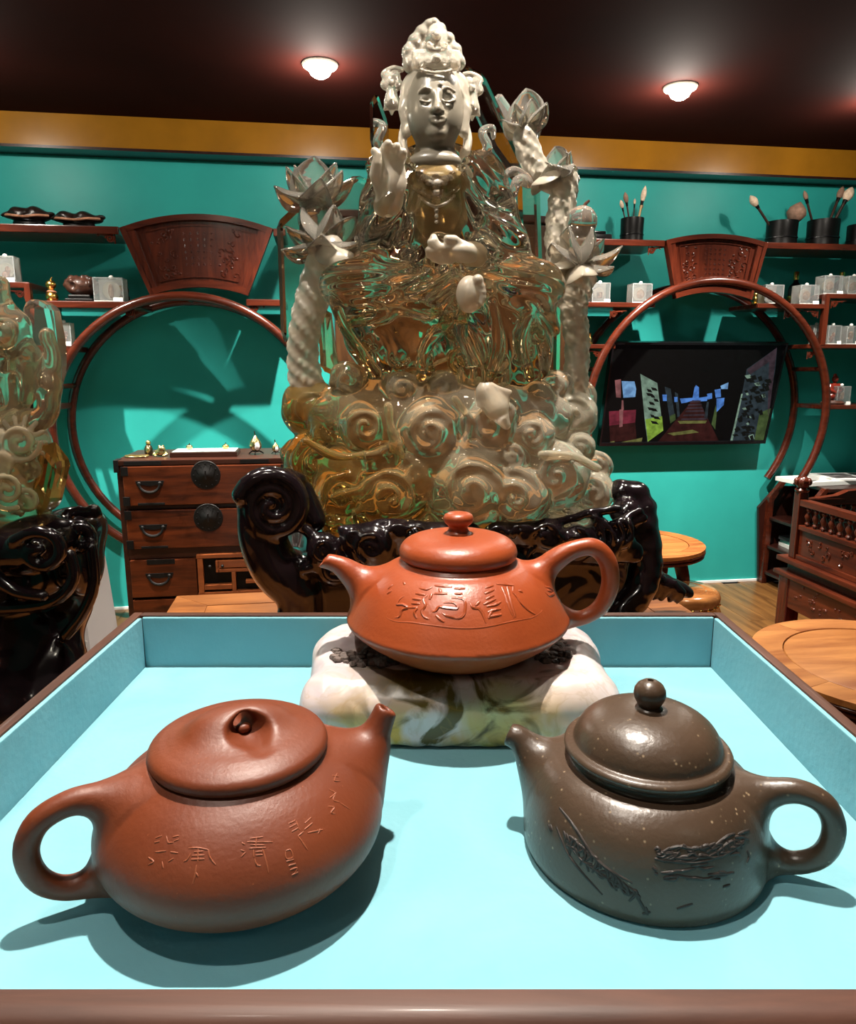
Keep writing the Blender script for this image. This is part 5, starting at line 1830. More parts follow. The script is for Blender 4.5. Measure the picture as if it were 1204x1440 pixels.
# --- round tables
M_topx = wood('honey_table_top', (0.22, 0.060, 0.012), (0.56, 0.24, 0.070), 0.28, 0, 3.2, 6, 0.35)
def round_table(name, label, c, r, rings=4, mat=M_topx):
    t = thing(name, label, 'table', (c.x, c.y, 0), ROOM_A)
    z = c.z
    for k in range(4):                               # four curved border boards
        mb = MB()
        m = 14
        a0, a1 = k * math.pi / 2 + 0.35, (k + 1) * math.pi / 2 + 0.346
        for i in range(m):
            q0, q1 = a0 + (a1 - a0) * i / m, a0 + (a1 - a0) * (i + 1) / m
            mb.prism([(r * 0.76 * math.cos(q0), r * 0.76 * math.sin(q0)), (r * math.cos(q0), r * math.sin(q0)), (r * math.cos(q1), r * math.sin(q1)), (r * 0.76 * math.cos(q1), r * 0.76 * math.sin(q1))], z - 0.014, z, lambda x, y, q: (x, y, q))
        mb.build('border_board', mat, t)
    MB().lathe([(0, z - 0.014), (r * 0.753, z - 0.014), (r * 0.753, z - 0.004), (r * 0.745, z - 0.001), (r * 0.73, z - 0.0005), (0, z - 0.0005)], 64).build('centre_panel', mat, t, smooth=30)
    pr = [(0, z - 0.014)]
    zz_ = z - 0.014
    for k in range(rings):
        pr += [(r * (0.985 - 0.012 * k), zz_), (r * (1.004 - 0.012 * k), zz_ - 0.004), (r * (1.004 - 0.012 * k), zz_ - 0.009), (r * (0.980 - 0.012 * k), zz_ - 0.013)]
        zz_ -= 0.014
    pr.append((0, zz_))
    MB().lathe(pr, 72).build('moulded_edge', M_red, t, smooth=25)
    for k in range(4):
        a = k * math.pi / 2 + 0.6
        pts = spline([(r * 0.72 * math.cos(a), r * 0.72 * math.sin(a), zz_), (r * 0.80 * math.cos(a), r * 0.80 * math.sin(a), zz_ - 0.12), (r * 0.60 * math.cos(a), r * 0.60 * math.sin(a), 0.18), (r * 0.72 * math.cos(a), r * 0.72 * math.sin(a), 0.0)], 5)
        MB().tube(pts, np.linspace(0.028, 0.018, len(pts)), 8).build('leg', M_red, t, smooth=50)
    MB().lathe([(0, 0.15), (r * 0.52, 0.15), (r * 0.54, 0.16), (r * 0.52, 0.17), (0, 0.17)], 40).build('stretcher_ring', M_red, t, smooth=40)
    return t


nt_c = atZ(1250, 931, 0.56)
round_table('round_table', 'round honey-wood table with a layered edge at the right beside the tray', nt_c, 0.31)
ft_c = atY(898, 762, 2.9)
round_table('round_table', 'round reddish wooden table behind the crystal statue by the teal wall', ft_c, 0.26, 2, M_orange)

# --- glossy drum stool
M_gloss = wood('glossy_stool_wood', (0.11, 0.035, 0.010), (0.36, 0.15, 0.045), 0.12, 0, 4, 4, 0.9)
sc_ = atZ(957, 826, 0.45)
st = thing('drum_stool', 'glossy brown studded drum stool under the far round table', 'stool', (sc_.x, sc_.y, 0), 0)
MB().lathe([(0, 0.45), (0.085, 0.45), (0.090, 0.4475), (0.094, 0.450), (0.128, 0.448), (0.140, 0.440), (0.146, 0.425), (0.143, 0.405), (0.136, 0.398), (0.136, 0.392), (0, 0.392)][::-1], 48).build('seat', M_gloss, st, smooth=35)
MB().lathe([(0, 0.03), (0.130, 0.03), (0.146, 0.05), (0.146, 0.066), (0.136, 0.075), (0, 0.075)], 48).build('foot_ring', M_gloss, st, smooth=35)
for k in range(6):
    a = k * math.pi / 3 + 0.2
    pts = spline([(0.130 * math.cos(a), 0.130 * math.sin(a), 0.395), (0.165 * math.cos(a), 0.165 * math.sin(a), 0.30), (0.168 * math.cos(a), 0.168 * math.sin(a), 0.17), (0.134 * math.cos(a), 0.134 * math.sin(a), 0.07)], 5)
    MB().tube(pts, 0.024, 8).build('rib', M_gloss, st, smooth=60)
for k in range(28):
    a = k * 2 * math.pi / 28
    if k == 0:
        sd0 = MB().sphere((0, 0, 0), 0.0065, 8, 6).build('stud', M_gilt, st, smooth=True)
        o = sd0
    else:
        o = sd0.copy()
        COL.objects.link(o)
        o.parent = st
    o.location = (0.141 * math.cos(a), 0.141 * math.sin(a), 0.402)
for k in range(3):
    a = k * 2.094
    MB().lathe([(0, 0), (0.02, 0), (0.024, 0.03), (0, 0.03)], 10, (0.11 * math.cos(a), 0.11 * math.sin(a), 0)).build('foot', M_gloss, st, smooth=40)

# --- carved bench (day bed) at the right
NBn = 0.92
bu, _ = atW(1121, 700, NBn)
bench = thing('carved_bench', 'carved rosewood day bed with low railings at the right edge', 'bench', RF(bu, NBn, 0), ROOM_A)
M_bench = wood('bench_rosewood', (0.026, 0.005, 0.003), (0.105, 0.020, 0.007), 0.28, 1, 4, 8, 0.4)
M_benchx = wood('bench_rosewood_cross', (0.026, 0.005, 0.003), (0.105, 0.020, 0.007), 0.28, 0, 4, 8, 0.4)
def bz(py): return atW(1134, py, NBn)[1]
BL, BW = 1.75, 0.95
z_seat0, z_seat1 = bz(788), bz(781)
z_ap1, z_ap0 = bz(800), bz(846)
ov = 0.045
MB().bbox(-ov, BW + ov, -BL - ov, ov, z_seat0, z_seat1, 0.006).build('seat_frame', M_bench, bench)
MB().bbox(-ov * 0.3, BW, -BL, 0.0, z_ap1, z_seat0, 0.003).build('waist', M_reddark, bench)
MB().bbox(-ov - 0.01, BW + ov, -BL - ov, ov, z_ap1 - 0.022, z_ap1, 0.006).build('lower_moulding', M_bench, bench)
for x in (-ov * 0.6, BW - 0.01):
    MB().bbox(x - 0.012, x + 0.03, -BL + 0.02, -0.02, z_ap0, z_ap1 - 0.022, 0.004).build('apron', M_bench, bench)
for y in (-BL, -0.035):
    MB().bbox(0.02, BW - 0.02, y, y + 0.03, z_ap0, z_ap1 - 0.022, 0.004).build('apron', M_benchx, bench)
for x in (-ov, BW - 0.03):
    for y in (-BL, -0.06):
        MB().bbox(x, x + 0.07, y, y + 0.07, 0, z_ap1 - 0.022, 0.006).build('leg', M_redv, bench)
zr1, zr2, zr3 = bz(699), bz(734), bz(780)
zpt = bz(676)
def bpost(x, y):
    MB().bbox(x - 0.022, x + 0.022, y - 0.022, y + 0.022, z_seat1, zr1 + 0.03, 0.004).build('post', M_redv, bench)
    f = MB()
    f.lathe([(0, zr1 + 0.03), (0.028, zr1 + 0.03), (0.032, zr1 + 0.040), (0.022, zr1 + 0.050), (0.030, zr1 + 0.064), (0.034, zr1 + 0.080), (0.026, zr1 + 0.094), (0.010, zr1 + 0.102), (0, zr1 + 0.103)], 8, (x, y, 0))
    for k in range(6):
        a = k * math.pi / 3
        f.sphere((x + 0.030 * math.cos(a), y + 0.030 * math.sin(a), zr1 + 0.078), (0.012, 0.012, 0.016), 6, 5)
    f.build('carved_finial', M_redv, bench, smooth=50)
def railing(p0, p1, mat):
    """one railing: top rail, spindles, middle rail, carved panel"""
    (x0, y0), (x1, y1) = p0, p1
    al = abs(x1 - x0) > abs(y1 - y0)
    L_ = abs(x1 - x0) if al else abs(y1 - y0)
    def bar(s0, s1, z0, z1, w, nm, m, par=bench):
        if al:
            return MB().bbox(min(x0, x1) + s0, min(x0, x1) + s1, y0 - w, y0 + w, z0, z1, 0.003).build(nm, m, par)
        return MB().bbox(x0 - w, x0 + w, max(y0, y1) - s1, max(y0, y1) - s0, z0, z1, 0.003).build(nm, m, par)
    bar(0.02, L_ - 0.02, zr1 - 0.030, zr1, 0.020, 'top_rail', mat)
    bar(0.02, L_ - 0.02, zr2 - 0.022, zr2, 0.016, 'middle_rail', mat)
    bar(0.02, L_ - 0.02, z_seat1, z_seat1 + 0.022, 0.016, 'bottom_rail', mat)
    pn = bar(0.02, L_ - 0.02, z_seat1 + 0.02, zr2 - 0.02, 0.006, 'carved_panel', mat)
    k = 0
    s = 0.06
    while s < L_ - 0.03:
        b = MB()
        x, y = (min(x0, x1) + s, y0) if al else (x0, max(y0, y1) - s)
        b.lathe([(0.006, zr2), (0.013, zr2 + 0.012), (0.007, zr2 + 0.022), (0.016, (zr1 + zr2) / 2 - 0.015), (0.007, zr1 - 0.052), (0.013, zr1 - 0.042), (0.006, zr1 - 0.030)], 8, (x, y, 0))
        b.build('spindle', mat, bench, smooth=50)
        s += 0.052
    g = MB()
    rr = random.Random(5)
    for _ in range(int(L_ * 60)):
        s_, zq = rr.uniform(0.08, L_ - 0.08), rr.uniform(z_seat1 + 0.045, zr2 - 0.045)
        w = rr.uniform(0.008, 0.020)
        a0 = rr.uniform(0, 6)
        pts = []
        for i in range(8):
            q = w * (1 - i / 9)
            dx, dz = q * math.cos(a0 + i * 0.7), q * math.sin(a0 + i * 0.7)
            pts.append((min(x0, x1) + s_ + dx, y0 - 0.007, zq + dz) if al else (x0 - 0.007, max(y0, y1) - s_ - dx, zq + dz))
        g.tube(pts, 0.0035, 5)
    tag(g.build('panel_relief', mat, pn, smooth=50), kind='stuff')
bpost(0, -0.03)
bpost(0, -BL + 0.03)
bpost(BW, -0.03)
railing((0, -0.03), (0, -BL + 0.03), M_bench)
railing((0, -0.03), (BW, -0.03), M_benchx)
cr = [(0.03, zr1 - 0.002), (0.10, zr1 + 0.004), (0.17, zr1 + 0.012), (0.22, zr1 + 0.032), (0.34, zr1 + 0.040), (BW / 2, zr1 + 0.05), (BW - 0.34, zr1 + 0.040), (BW - 0.22, zr1 + 0.032), (BW - 0.1, zr1 + 0.004), (BW - 0.03, zr1 - 0.002)]
MB().prism(cr, -0.018, 0.018, lambda x, z, q: (x, -0.03 + q, z)).build('crest_rail', M_benchx, bench)
g = MB()
rr = random.Random(11)
for _ in range(70):
    s_, zq = rr.uniform(0.10, BL - 0.10), rr.uniform(z_ap0 + 0.012, z_ap1 - 0.035)
    g.sphere((-ov * 0.6 - 0.013, -s_, zq), (0.004, rr.uniform(0.006, 0.016), rr.uniform(0.004, 0.008)), 6, 4)
tag(g.build('apron_relief', M_bench, bench, smooth=50), kind='stuff')

# --- red rug under the near round table
M_rug = plain('red_rug_pile', (0.30, 0.018, 0.022), 0.95, 0, 0.3, 60, 0.4, 500)
rc = atZ(1066, 905, 0.0)
rug = thing('floor_rug', 'red rug with a pale floral border under the near round table', 'rug', (rc.x - 0.05, rc.y - 0.02, 0), ROOM_A)
MB().bbox(0.0, 0.9, -1.5, 0.0, 0.0, 0.010, 0.003).build('pile', M_rug, rug)
for k in range(8):
    for j in range(2):
        f = MB()
        for q in range(5):
            a = q * 1.2566
            f.lathe([(0, 0.010), (0.014, 0.010), (0.012, 0.013), (0, 0.014)], 8, (0.10 + j * 0.34 + 0.022 * math.cos(a), -0.09 - k * 0.17 + 0.022 * math.sin(a), 0))
        f.build('flower_motif', M_paper, rug)

# --- stand that carries the tray
M_ped = plain('black_plinth_paint', (0.01, 0.009, 0.009), 0.5)
pd = thing('tray_plinth', 'slim dark plinth under the display tray', 'plinth', (0, 0.30, 0), 0)
MB().bbox(-0.12, 0.12, -0.09, 0.10, 0.0, 0.03, 0.004).build('foot', M_ped, pd)
MB().bbox(-0.09, 0.09, -0.07, 0.08, 0.03, ZT - 0.034, 0.004).build('column', M_ped, pd)
MB().bbox(-0.12, 0.12, -0.09, 0.10, ZT - 0.034, ZT - 0.0125, 0.004).build('cap', M_ped, pd)

# ------------------------------------------------------------------ crystal statue on its black stand
def crystal(name, stops, rough=0.03, trans=1.0, axis_x=0.0, z0=0.0, z1=1.0, noise=0.18, ior=1.5, nscale=6.0, sss=0.0):
    """tinted rock crystal; the tint runs with height (and a little sideways) through the stone"""
    m, nt, B, N, L = _nt(name)
    t = N.new('ShaderNodeTexCoord')
    sep = N.new('ShaderNodeSeparateXYZ')
    L.new(t.outputs['Object'], sep.inputs[0])
    mr = N.new('ShaderNodeMapRange')
    mr.inputs['From Min'].default_value = z0
    mr.inputs['From Max'].default_value = z1
    mx = N.new('ShaderNodeMath')
    mx.operation = 'MULTIPLY_ADD'
    L.new(sep.outputs['X'], mx.inputs[0])
    mx.inputs[1].default_value = axis_x
    L.new(sep.outputs['Z'], mx.inputs[2])
    L.new(mx.outputs[0], mr.inputs['Value'])
    nz = N.new('ShaderNodeTexNoise')
    nz.inputs['Scale'].default_value = nscale
    nz.inputs['Detail'].default_value = 4
    nz.inputs['Distortion'].default_value = 0.8
    L.new(t.outputs['Object'], nz.inputs['Vector'])
    ad = N.new('ShaderNodeMath')
    ad.operation = 'MULTIPLY_ADD'
    sb = N.new('ShaderNodeMath')
    sb.operation = 'SUBTRACT'
    L.new(nz.outputs[0], sb.inputs[0])
    sb.inputs[1].default_value = 0.5
    L.new(sb.outputs[0], ad.inputs[0])
    ad.inputs[1].default_value = noise * 4
    L.new(mr.outputs[0], ad.inputs[2])
    rp = ramp(N, stops)
    L.new(ad.outputs[0], rp.inputs[0])
    L.new(rp.outputs[0], B.inputs['Base Color'])
    B.inputs['Roughness'].default_value = rough
    if hasattr(trans, '__len__'):
        tr = N.new('ShaderNodeMapRange')
        tr.inputs['To Min'].default_value = trans[0]
        tr.inputs['To Max'].default_value = trans[1]
        L.new(ad.outputs[0], tr.inputs['Value'])
        L.new(tr.outputs[0], B.inputs['Transmission Weight'])
    else:
        B.inputs['Transmission Weight'].default_value = trans
    B.inputs['IOR'].default_value = ior
    return m


M_crown = None
M_cry = crystal('clear_citrine', [(0.0, (0.76, 0.53, 0.16)), (0.35, (0.78, 0.57, 0.26)), (0.6, (0.84, 0.70, 0.46)), (1.0, (0.95, 0.89, 0.78))], 0.012, (0.96, 1.0), 0.15, -0.05, 0.75)
M_cloud = crystal('milky_citrine', [(0.0, (0.58, 0.33, 0.060)), (0.3, (0.68, 0.44, 0.12)), (0.5, (0.78, 0.62, 0.32)), (0.75, (0.84, 0.75, 0.54)), (1.0, (0.86, 0.80, 0.64))], 0.02, (0.97, 0.76), 1.0, -0.22, 0.36, 0.10, 1.5, 9)
M_clear = crystal('clear_quartz', [(0.0, (0.92, 0.84, 0.70)), (1.0, (0.98, 0.94, 0.87))], 0.015, 0.90)
M_frost = crystal('frosted_quartz', [(0.0, (0.66, 0.58, 0.45)), (1.0, (0.76, 0.68, 0.56))], 0.32, 0.62, noise=0.3, nscale=18)
M_face = crystal('frosted_clear_quartz', [(0.0, (0.20, 0.175, 0.135)), (1.0, (0.25, 0.22, 0.17))], 0.30, 0.30, noise=0.2, nscale=10)
M_crown = crystal('etched_quartz', [(0.0, (0.78, 0.68, 0.52)), (1.0, (0.90, 0.83, 0.72))], 0.16, 0.72, noise=0.2, nscale=14)
M_stand = plain('polished_black_wood', (0.007, 0.004, 0.005), 0.15, 0, 0.5, 30, 0.05, 60, spec=0.5, coat=0.3)

SY = 1.38
SPX = 0.00136                          # metres per picture unit at the statue's distance


def SP(px, py, dy=0.0):
    return atY(px, py, SY + dy)


def A(p):
    return (p.x, p.y, p.z)


sbase = SP(630, 740, 0.0)
statue = thing('crystal_statue', 'large carved crystal statue of a seated crowned figure on swirling clouds', 'statue', (sbase.x, sbase.y, sbase.z - 0.012))
SOFF = statue.location.copy()


def spart(name, vx, mat, parent=None, it=1, off=None, noise=None):
    V, Q = vx.mesh()
    V = relax(V, Q, it)
    return link_mesh(name, V, Q, mat, parent or statue, True, SOFF if off is None else off)


def voxpx(px0, px1, py0, py1, d0, d1, h, Y=None):
    f = (lambda a, b, c: atY(a, b, Y + c)) if Y else SP
    P = [f(a, b, c) for a in (px0, px1) for b in (py0, py1) for c in (d0, d1)]
    lo = [min(p[i] for p in P) for i in range(3)]
    hi = [max(p[i] for p in P) for i in range(3)]
    return Vox(lo, hi, h)


def ridge(vx, fn, amp):
    """carves folds: the field is pushed in and out by fn(x, y, z)"""
    X = vx.ax[0].reshape(-1, 1, 1)
    Y = vx.ax[1].reshape(1, -1, 1)
    Z = vx.ax[2].reshape(1, 1, -1)
    near = vx.F < 0.5
    vx.F = np.where(near, vx.F - (amp * fn(X, Y, Z)).astype(np.float32), vx.F)


# --- robed body
c = SPX
vx = voxpx(440, 805, 190, 560, -0.19, 0.15, 0.0036)
vx.ell(A(SP(612, 305, 0.02)), (70 * c, 0.075, 95 * c))
vx.ell(A(SP(552, 268, 0.02)), (36 * c, 0.055, 46 * c), 0.03)
vx.ell(A(SP(672, 266, 0.02)), (38 * c, 0.055, 48 * c), 0.03)
vx.chain([A(SP(545, 262, 0.0)), A(SP(534, 330, -0.03)), A(SP(548, 285, -0.10))], [0.042, 0.044, 0.030], 0.02)      # raised arm
vx.chain([A(SP(540, 300, -0.06)), A(SP(545, 350, -0.05)), A(SP(540, 380, -0.05))], [0.030, 0.040, 0.046], 0.02)    # its sleeve
vx.chain([A(SP(684, 270, 0.0)), A(SP(706, 335, -0.03)), A(SP(668, 356, -0.10))], [0.042, 0.042, 0.026], 0.02)      # resting arm
vx.chain([A(SP(706, 330, -0.05)), A(SP(715, 385, -0.05))], [0.036, 0.050], 0.02)
vx.ell(A(SP(505, 402, -0.06)), (52 * c, 0.085, 36 * c), 0.02)                                                     # knees
vx.ell(A(SP(742, 405, -0.06)), (48 * c, 0.085, 38 * c), 0.02)
vx.ell(A(SP(622, 412, -0.05)), (95 * c, 0.09, 26 * c), 0.02)
vx.ell(A(SP(572, 470, -0.01)), (86 * c, 0.105, 62 * c), 0.025)                                                   # hanging robe
vx.ell(A(SP(700, 470, -0.01)), (80 * c, 0.105, 72 * c), 0.025)
vx.ell(A(SP(638, 526, 0.02)), (128 * c, 0.11, 36 * c), 0.03)
X0 = SP(612, 300).x
ZL, ZT_ = SP(612, 372).z, SP(612, 440).z
def folds(X, Y, Z):
    dx = X - X0
    tor = np.sin((np.abs(dx) * 1.0 + (Z - ZL) * 0.45 - dx * dx * 3.0) * 2 * np.pi / 0.030)
    lap = np.sin((Z - 0.075 * np.exp(-np.abs(dx - 0.03) / 0.075) + 0.02 * dx) * 2 * np.pi / 0.027) * np.exp(-(np.abs(dx) / 0.155) ** 4)
    low = np.sin((dx * 0.8 + 0.55 * (Z - ZT_) + 1.4 * (Z - ZT_) ** 2) * 2 * np.pi / 0.038 + 1.2 * np.sin((Z - ZT_) * 30))
    a = 1 / (1 + np.exp(-(Z - ZL) / 0.012))
    b = 1 / (1 + np.exp(-(Z - ZT_) / 0.012))
    chest = np.exp(-((dx / 0.050) ** 2)) * a
    return (tor * a * (1 - chest) + lap * b * (1 - a) + low * (1 - b)) * (0.6 + 0.4 * np.sin(X * 41 + Z * 23)) * np.where((Z < ZT_) & (dx < -0.02), 0.45, 1.0)
ridge(vx, folds, 0.0075)
# sash knots, beads of the necklace, hanging ribbon
for i in range(15):
    q = (i - 7) / 7
    vx.ell(A(SP(613 + 34 * q, 262 + 16 * (1 - q * q), -0.062)), 0.0042, 0.003)
for px, py in ((613, 250), (613, 262), (613, 284), (600, 252), (626, 252), (590, 246), (637, 246), (580, 234), (650, 236), (572, 226), (656, 226)):
    vx.ell(A(SP(px, py, -0.055)), 0.0075, 0.004)
for pts in ([(612, 335), (606, 360), (600, 385)], [(622, 335), (634, 358), (640, 380)], [(640, 420), (625, 455), (600, 490), (592, 530)], [(655, 430), (650, 470), (668, 510)], [(560, 420), (540, 445), (500, 452)], [(690, 430), (700, 480), (690, 530)], [(745, 430), (735, 480), (745, 530)],
            [(470, 425), (490, 470), (530, 525)], [(480, 415), (540, 428), (610, 440)]):
    P = spline([A(SP(a, b, -0.115)) for a, b in pts], 5)
    vx.chain(P, 0.010, 0.010)
for i in range(9):                       # swirls low on the robe
    px, py, r_ = [(560, 500, 20), (600, 508, 14), (650, 505, 20), (700, 515, 16), (735, 500, 18), (520, 480, 16), (585, 455, 16), (640, 465, 14), (760, 470, 12)][i]
    P = [A(SP(px + r_ * (1 - k / 16) * math.cos(k * 0.55 + i), py + r_ * (1 - k / 16) * math.sin(k * 0.55 + i), -0.10)) for k in range(15)]
    vx.chain(P, 0.006, 0.006)
spart('robed_body', vx, M_cry, it=1)

# --- bare chest with its necklace
M_chest_q = crystal('golden_quartz', [(0.0, (0.30, 0.19, 0.065)), (1.0, (0.40, 0.28, 0.12))], 0.18, 0.60, noise=0.2, nscale=16)
vn = voxpx(560, 668, 212, 372, -0.12, 0.06, 0.0024)
vn.ell(A(SP(614, 284, -0.014)), (38 * c, 0.038, 62 * c))
vn.ell(A(SP(597, 256, -0.026)), (22 * c, 0.024, 18 * c), 0.016).ell(A(SP(631, 256, -0.026)), (22 * c, 0.024, 18 * c), 0.016)
spart('bare_chest', vn, M_chest_q, it=1)
vn = voxpx(568, 660, 216, 332, -0.12, 0.02, 0.0020)
for i in range(17):
    q = (i - 8) / 8
    vn.ell(A(SP(614 + 32 * q, 236 + 18 * (1 - q * q), -0.053 + 0.016 * q * q)), 0.0040, 0.001)
for i in range(13):
    q = (i - 6) / 6
    vn.ell(A(SP(614 + 24 * q, 276 + 14 * (1 - q * q), -0.055 + 0.010 * q * q)), 0.0034, 0.001)
for px, py, r_ in ((614, 258, 0.0085), (603, 256, 0.006), (625, 256, 0.006), (614, 270, 0.006), (594, 250, 0.005), (634, 250, 0.005), (614, 296, 0.0045), (614, 304, 0.004), (614, 312, 0.0035)):
    vn.ell(A(SP(px, py, -0.054)), r_, 0.002)
spart('necklace', vn, M_crown, it=0)

# --- head
c = SPX
vh = voxpx(552, 664, 88, 240, -0.10, 0.08, 0.0017)
vh.ell(A(SP(612, 150, -0.008)), (36 * c, 0.052, 50 * c))
vh.ell(A(SP(612, 172, -0.022)), (30 * c, 0.034, 28 * c), 0.02)                # jaw
vh.chain([A(SP(612, 190, 0.0)), A(SP(613, 226, 0.008))], [0.030, 0.036], 0.012)  # neck
vh.ell(A(SP(612, 228, -0.020)), (34 * c, 0.030, 14 * c), 0.012)
vh.ell(A(SP(599, 137, -0.068)), (10 * c, 0.012, 5 * c), 0.010, sub=True)      # eye hollows
vh.ell(A(SP(630, 137, -0.068)), (10 * c, 0.012, 5 * c), 0.010, sub=True)
for s, ex in ((-1, 600), (1, 630)):
    vh.ell(A(SP(ex, 139.5, -0.048)), (9.5 * c, 0.008, 3.8 * c), 0.004)            # eyelids
    P = spline([A(SP(ex - 9, 141, -0.056)), A(SP(ex, 143.5, -0.060)), A(SP(ex + 9, 141, -0.054))], 5)
    vh.chain(P, 0.0024, 0.001)
    P = spline([A(SP(ex - 10, 130, -0.052)), A(SP(ex - 1, 123.5, -0.060)), A(SP(ex + 9, 129, -0.054))], 5)
    vh.chain(P, 0.0030, 0.002)                                               # brows
vh.chain([A(SP(615, 132, -0.058)), A(SP(615, 145, -0.066)), A(SP(615, 153, -0.073))], [0.0050, 0.0056, 0.0072], 0.007)
vh.ell(A(SP(609, 155, -0.064)), 0.0052, 0.004).ell(A(SP(621, 155, -0.064)), 0.0052, 0.004)
vh.chain(spline([A(SP(606, 166, -0.060)), A(SP(612, 164, -0.064)), A(SP(616, 165, -0.065)), A(SP(620, 164, -0.064)), A(SP(626, 166, -0.060))], 4), 0.0030, 0.003)
vh.chain(spline([A(SP(608, 170, -0.060)), A(SP(616, 172, -0.064)), A(SP(624, 170, -0.060))], 4), 0.0034, 0.003)
vh.ell(A(SP(615, 187, -0.050)), (11 * c, 0.012, 8 * c), 0.010)                # chin
vh.ell(A(SP(619, 119, -0.058)), 0.0036, 0.001)                                # urna
spart('head', vh, M_face, it=1)
vh = voxpx(548, 668, 80, 256, -0.10, 0.09, 0.0024)
for s in (-1, 1):                                                            # long ears
    e = 612 + s * 41
    vh.chain([A(SP(e, 142, -0.004)), A(SP(e + s * 3, 155, -0.010)), A(SP(e + s * 1, 172, -0.012)), A(SP(e - s * 1, 186, -0.012))], [0.010, 0.010, 0.008, 0.009], 0.004)
    vh.ell(A(SP(e + s * 2, 150, -0.024)), (0.005, 0.006, 0.011), 0.003, sub=True)
    for k in range(5):                                                       # swept hair and side locks
        P = spline([A(SP(612 + s * (4 + 6 * k), 103, -0.046 + 0.007 * k)), A(SP(612 + s * (22 + 4 * k), 112 + 3 * k, -0.036 + 0.008 * k)), A(SP(612 + s * (36 + 2 * k), 134 + 5 * k, -0.014 + 0.006 * k))], 5)
        vh.chain(P, 0.0050, 0.004)
    P = spline([A(SP(612 + s * 42, 175, 0.004)), A(SP(612 + s * 46, 200, -0.004)), A(SP(612 + s * 40, 228, -0.014)), A(SP(612 + s * 50, 246, -0.018))], 6)
    vh.chain(P, [0.008] * len(P), 0.004)
vh.chain(spline([A(SP(572, 150, 0.0)), A(SP(578, 116, -0.004)), A(SP(612, 98, -0.010)), A(SP(646, 116, -0.004)), A(SP(652, 150, 0.0))], 6), 0.013, 0.006)
spart('hair_and_ears', vh, M_frost, it=1)
# --- crown
vc = voxpx(555, 662, 18, 118, -0.09, 0.07, 0.0022)
vc.chain([A(SP(610, 30, 0.0)), A(SP(611, 52, 0.0)), A(SP(612, 92, 0.0))], [0.006, 0.020, 0.042], 0.006)
for a, b, r_ in ((578, 90, 11), (576, 74, 10), (584, 60, 10), (594, 48, 10), (603, 37, 7), (620, 42, 7), (631, 56, 8), (640, 72, 9), (645, 88, 9), (611, 34, 6)):
    vc.ell(A(SP(a, b, -0.012)), (r_ * c, 0.016, r_ * c), 0.006)
vc.box(A(SP(613, 85, -0.046)), (30 * c, 0.010, 11 * c), 0.006, 0.006)
vc.ell(A(SP(614, 58, -0.040)), (14 * c, 0.014, 20 * c), 0.006)
for k in range(11):
    q = (k - 5) / 5
    vc.ell(A(SP(614 + 26 * q, 97 + 5 * (1 - q * q), -0.058 + 0.008 * q * q)), 0.0034, 0.001)
    vc.ell(A(SP(614 + 24 * q, 72 + 3 * (1 - q * q) * -1, -0.056 + 0.008 * q * q)), 0.0030, 0.001)
for px, py in ((602, 84), (625, 84), (604, 62), (624, 62), (590, 84), (638, 84)):
    P = [A(SP(px + 6 * (1 - k / 12) * math.cos(k * 0.7), py + 6 * (1 - k / 12) * math.sin(k * 0.7), -0.056)) for k in range(12)]
    vc.chain(P, 0.0020, 0.001)
vc.ell(A(SP(614, 82, -0.058)), 0.0062, 0.002).ell(A(SP(614, 50, -0.054)), 0.0070, 0.002)
spart('crown', vc, M_crown, it=1)
# --- ear ornaments: blossom and bow with a tassel
for s, ex, ey in ((-1, 551, 120), (1, 664, 128)):
    ve = voxpx(ex - 22, ex + 22, ey - 34, ey + 48, -0.03, 0.03, 0.0018)
    for k in range(5):
        a = k * 1.2566 + 0.3
        ve.ell(A(SP(ex + 9 * math.cos(a), ey - 4 + 9 * math.sin(a), 0)), (7 * c, 0.006, 7 * c), 0.002)
    ve.chain(spline([A(SP(ex - s * 14, ey - 22, 0)), A(SP(ex - s * 2, ey - 24, 0)), A(SP(ex + s * 12, ey - 16, 0)), A(SP(ex + s * 4, ey - 4, 0))], 5), 0.0045, 0.003)
    ve.chain([A(SP(ex, ey + 6, 0)), A(SP(ex, ey + 24, 0))], [0.008, 0.014], 0.004)
    for q in (-10, 0, 10):
        ve.chain([A(SP(ex, ey + 22, 0)), A(SP(ex + q, ey + 34 + (6 if q == 0 else 0), 0))], [0.008, 0.003], 0.003)
    ve.ell(A(SP(ex, ey - 4, -0.007)), 0.006, 0.001).ell(A(SP(ex, ey + 20, -0.012)), 0.004, 0.001)
    spart('ear_ornament', ve, M_crown, it=1)
    vq = voxpx(ex - 24, ex + 34, ey + 40, ey + 110, -0.02, 0.05, 0.0024)      # ribbon curl below it
    e2 = ex + (10 if s > 0 else -8)
    P = spline([A(SP(e2, ey + 98, 0.01)), A(SP(e2 + s * 12, ey + 80, 0.0)), A(SP(e2 + s * 4, ey + 58, 0.0)), A(SP(e2 + s * 18, ey + 52, 0.01)), A(SP(e2 + s * 20, ey + 64, 0.01))], 6)
    vq.chain(P, np.linspace(0.010, 0.005, len(P)), 0.0)
    spart('ribbon_curl', vq, M_clear, it=1)

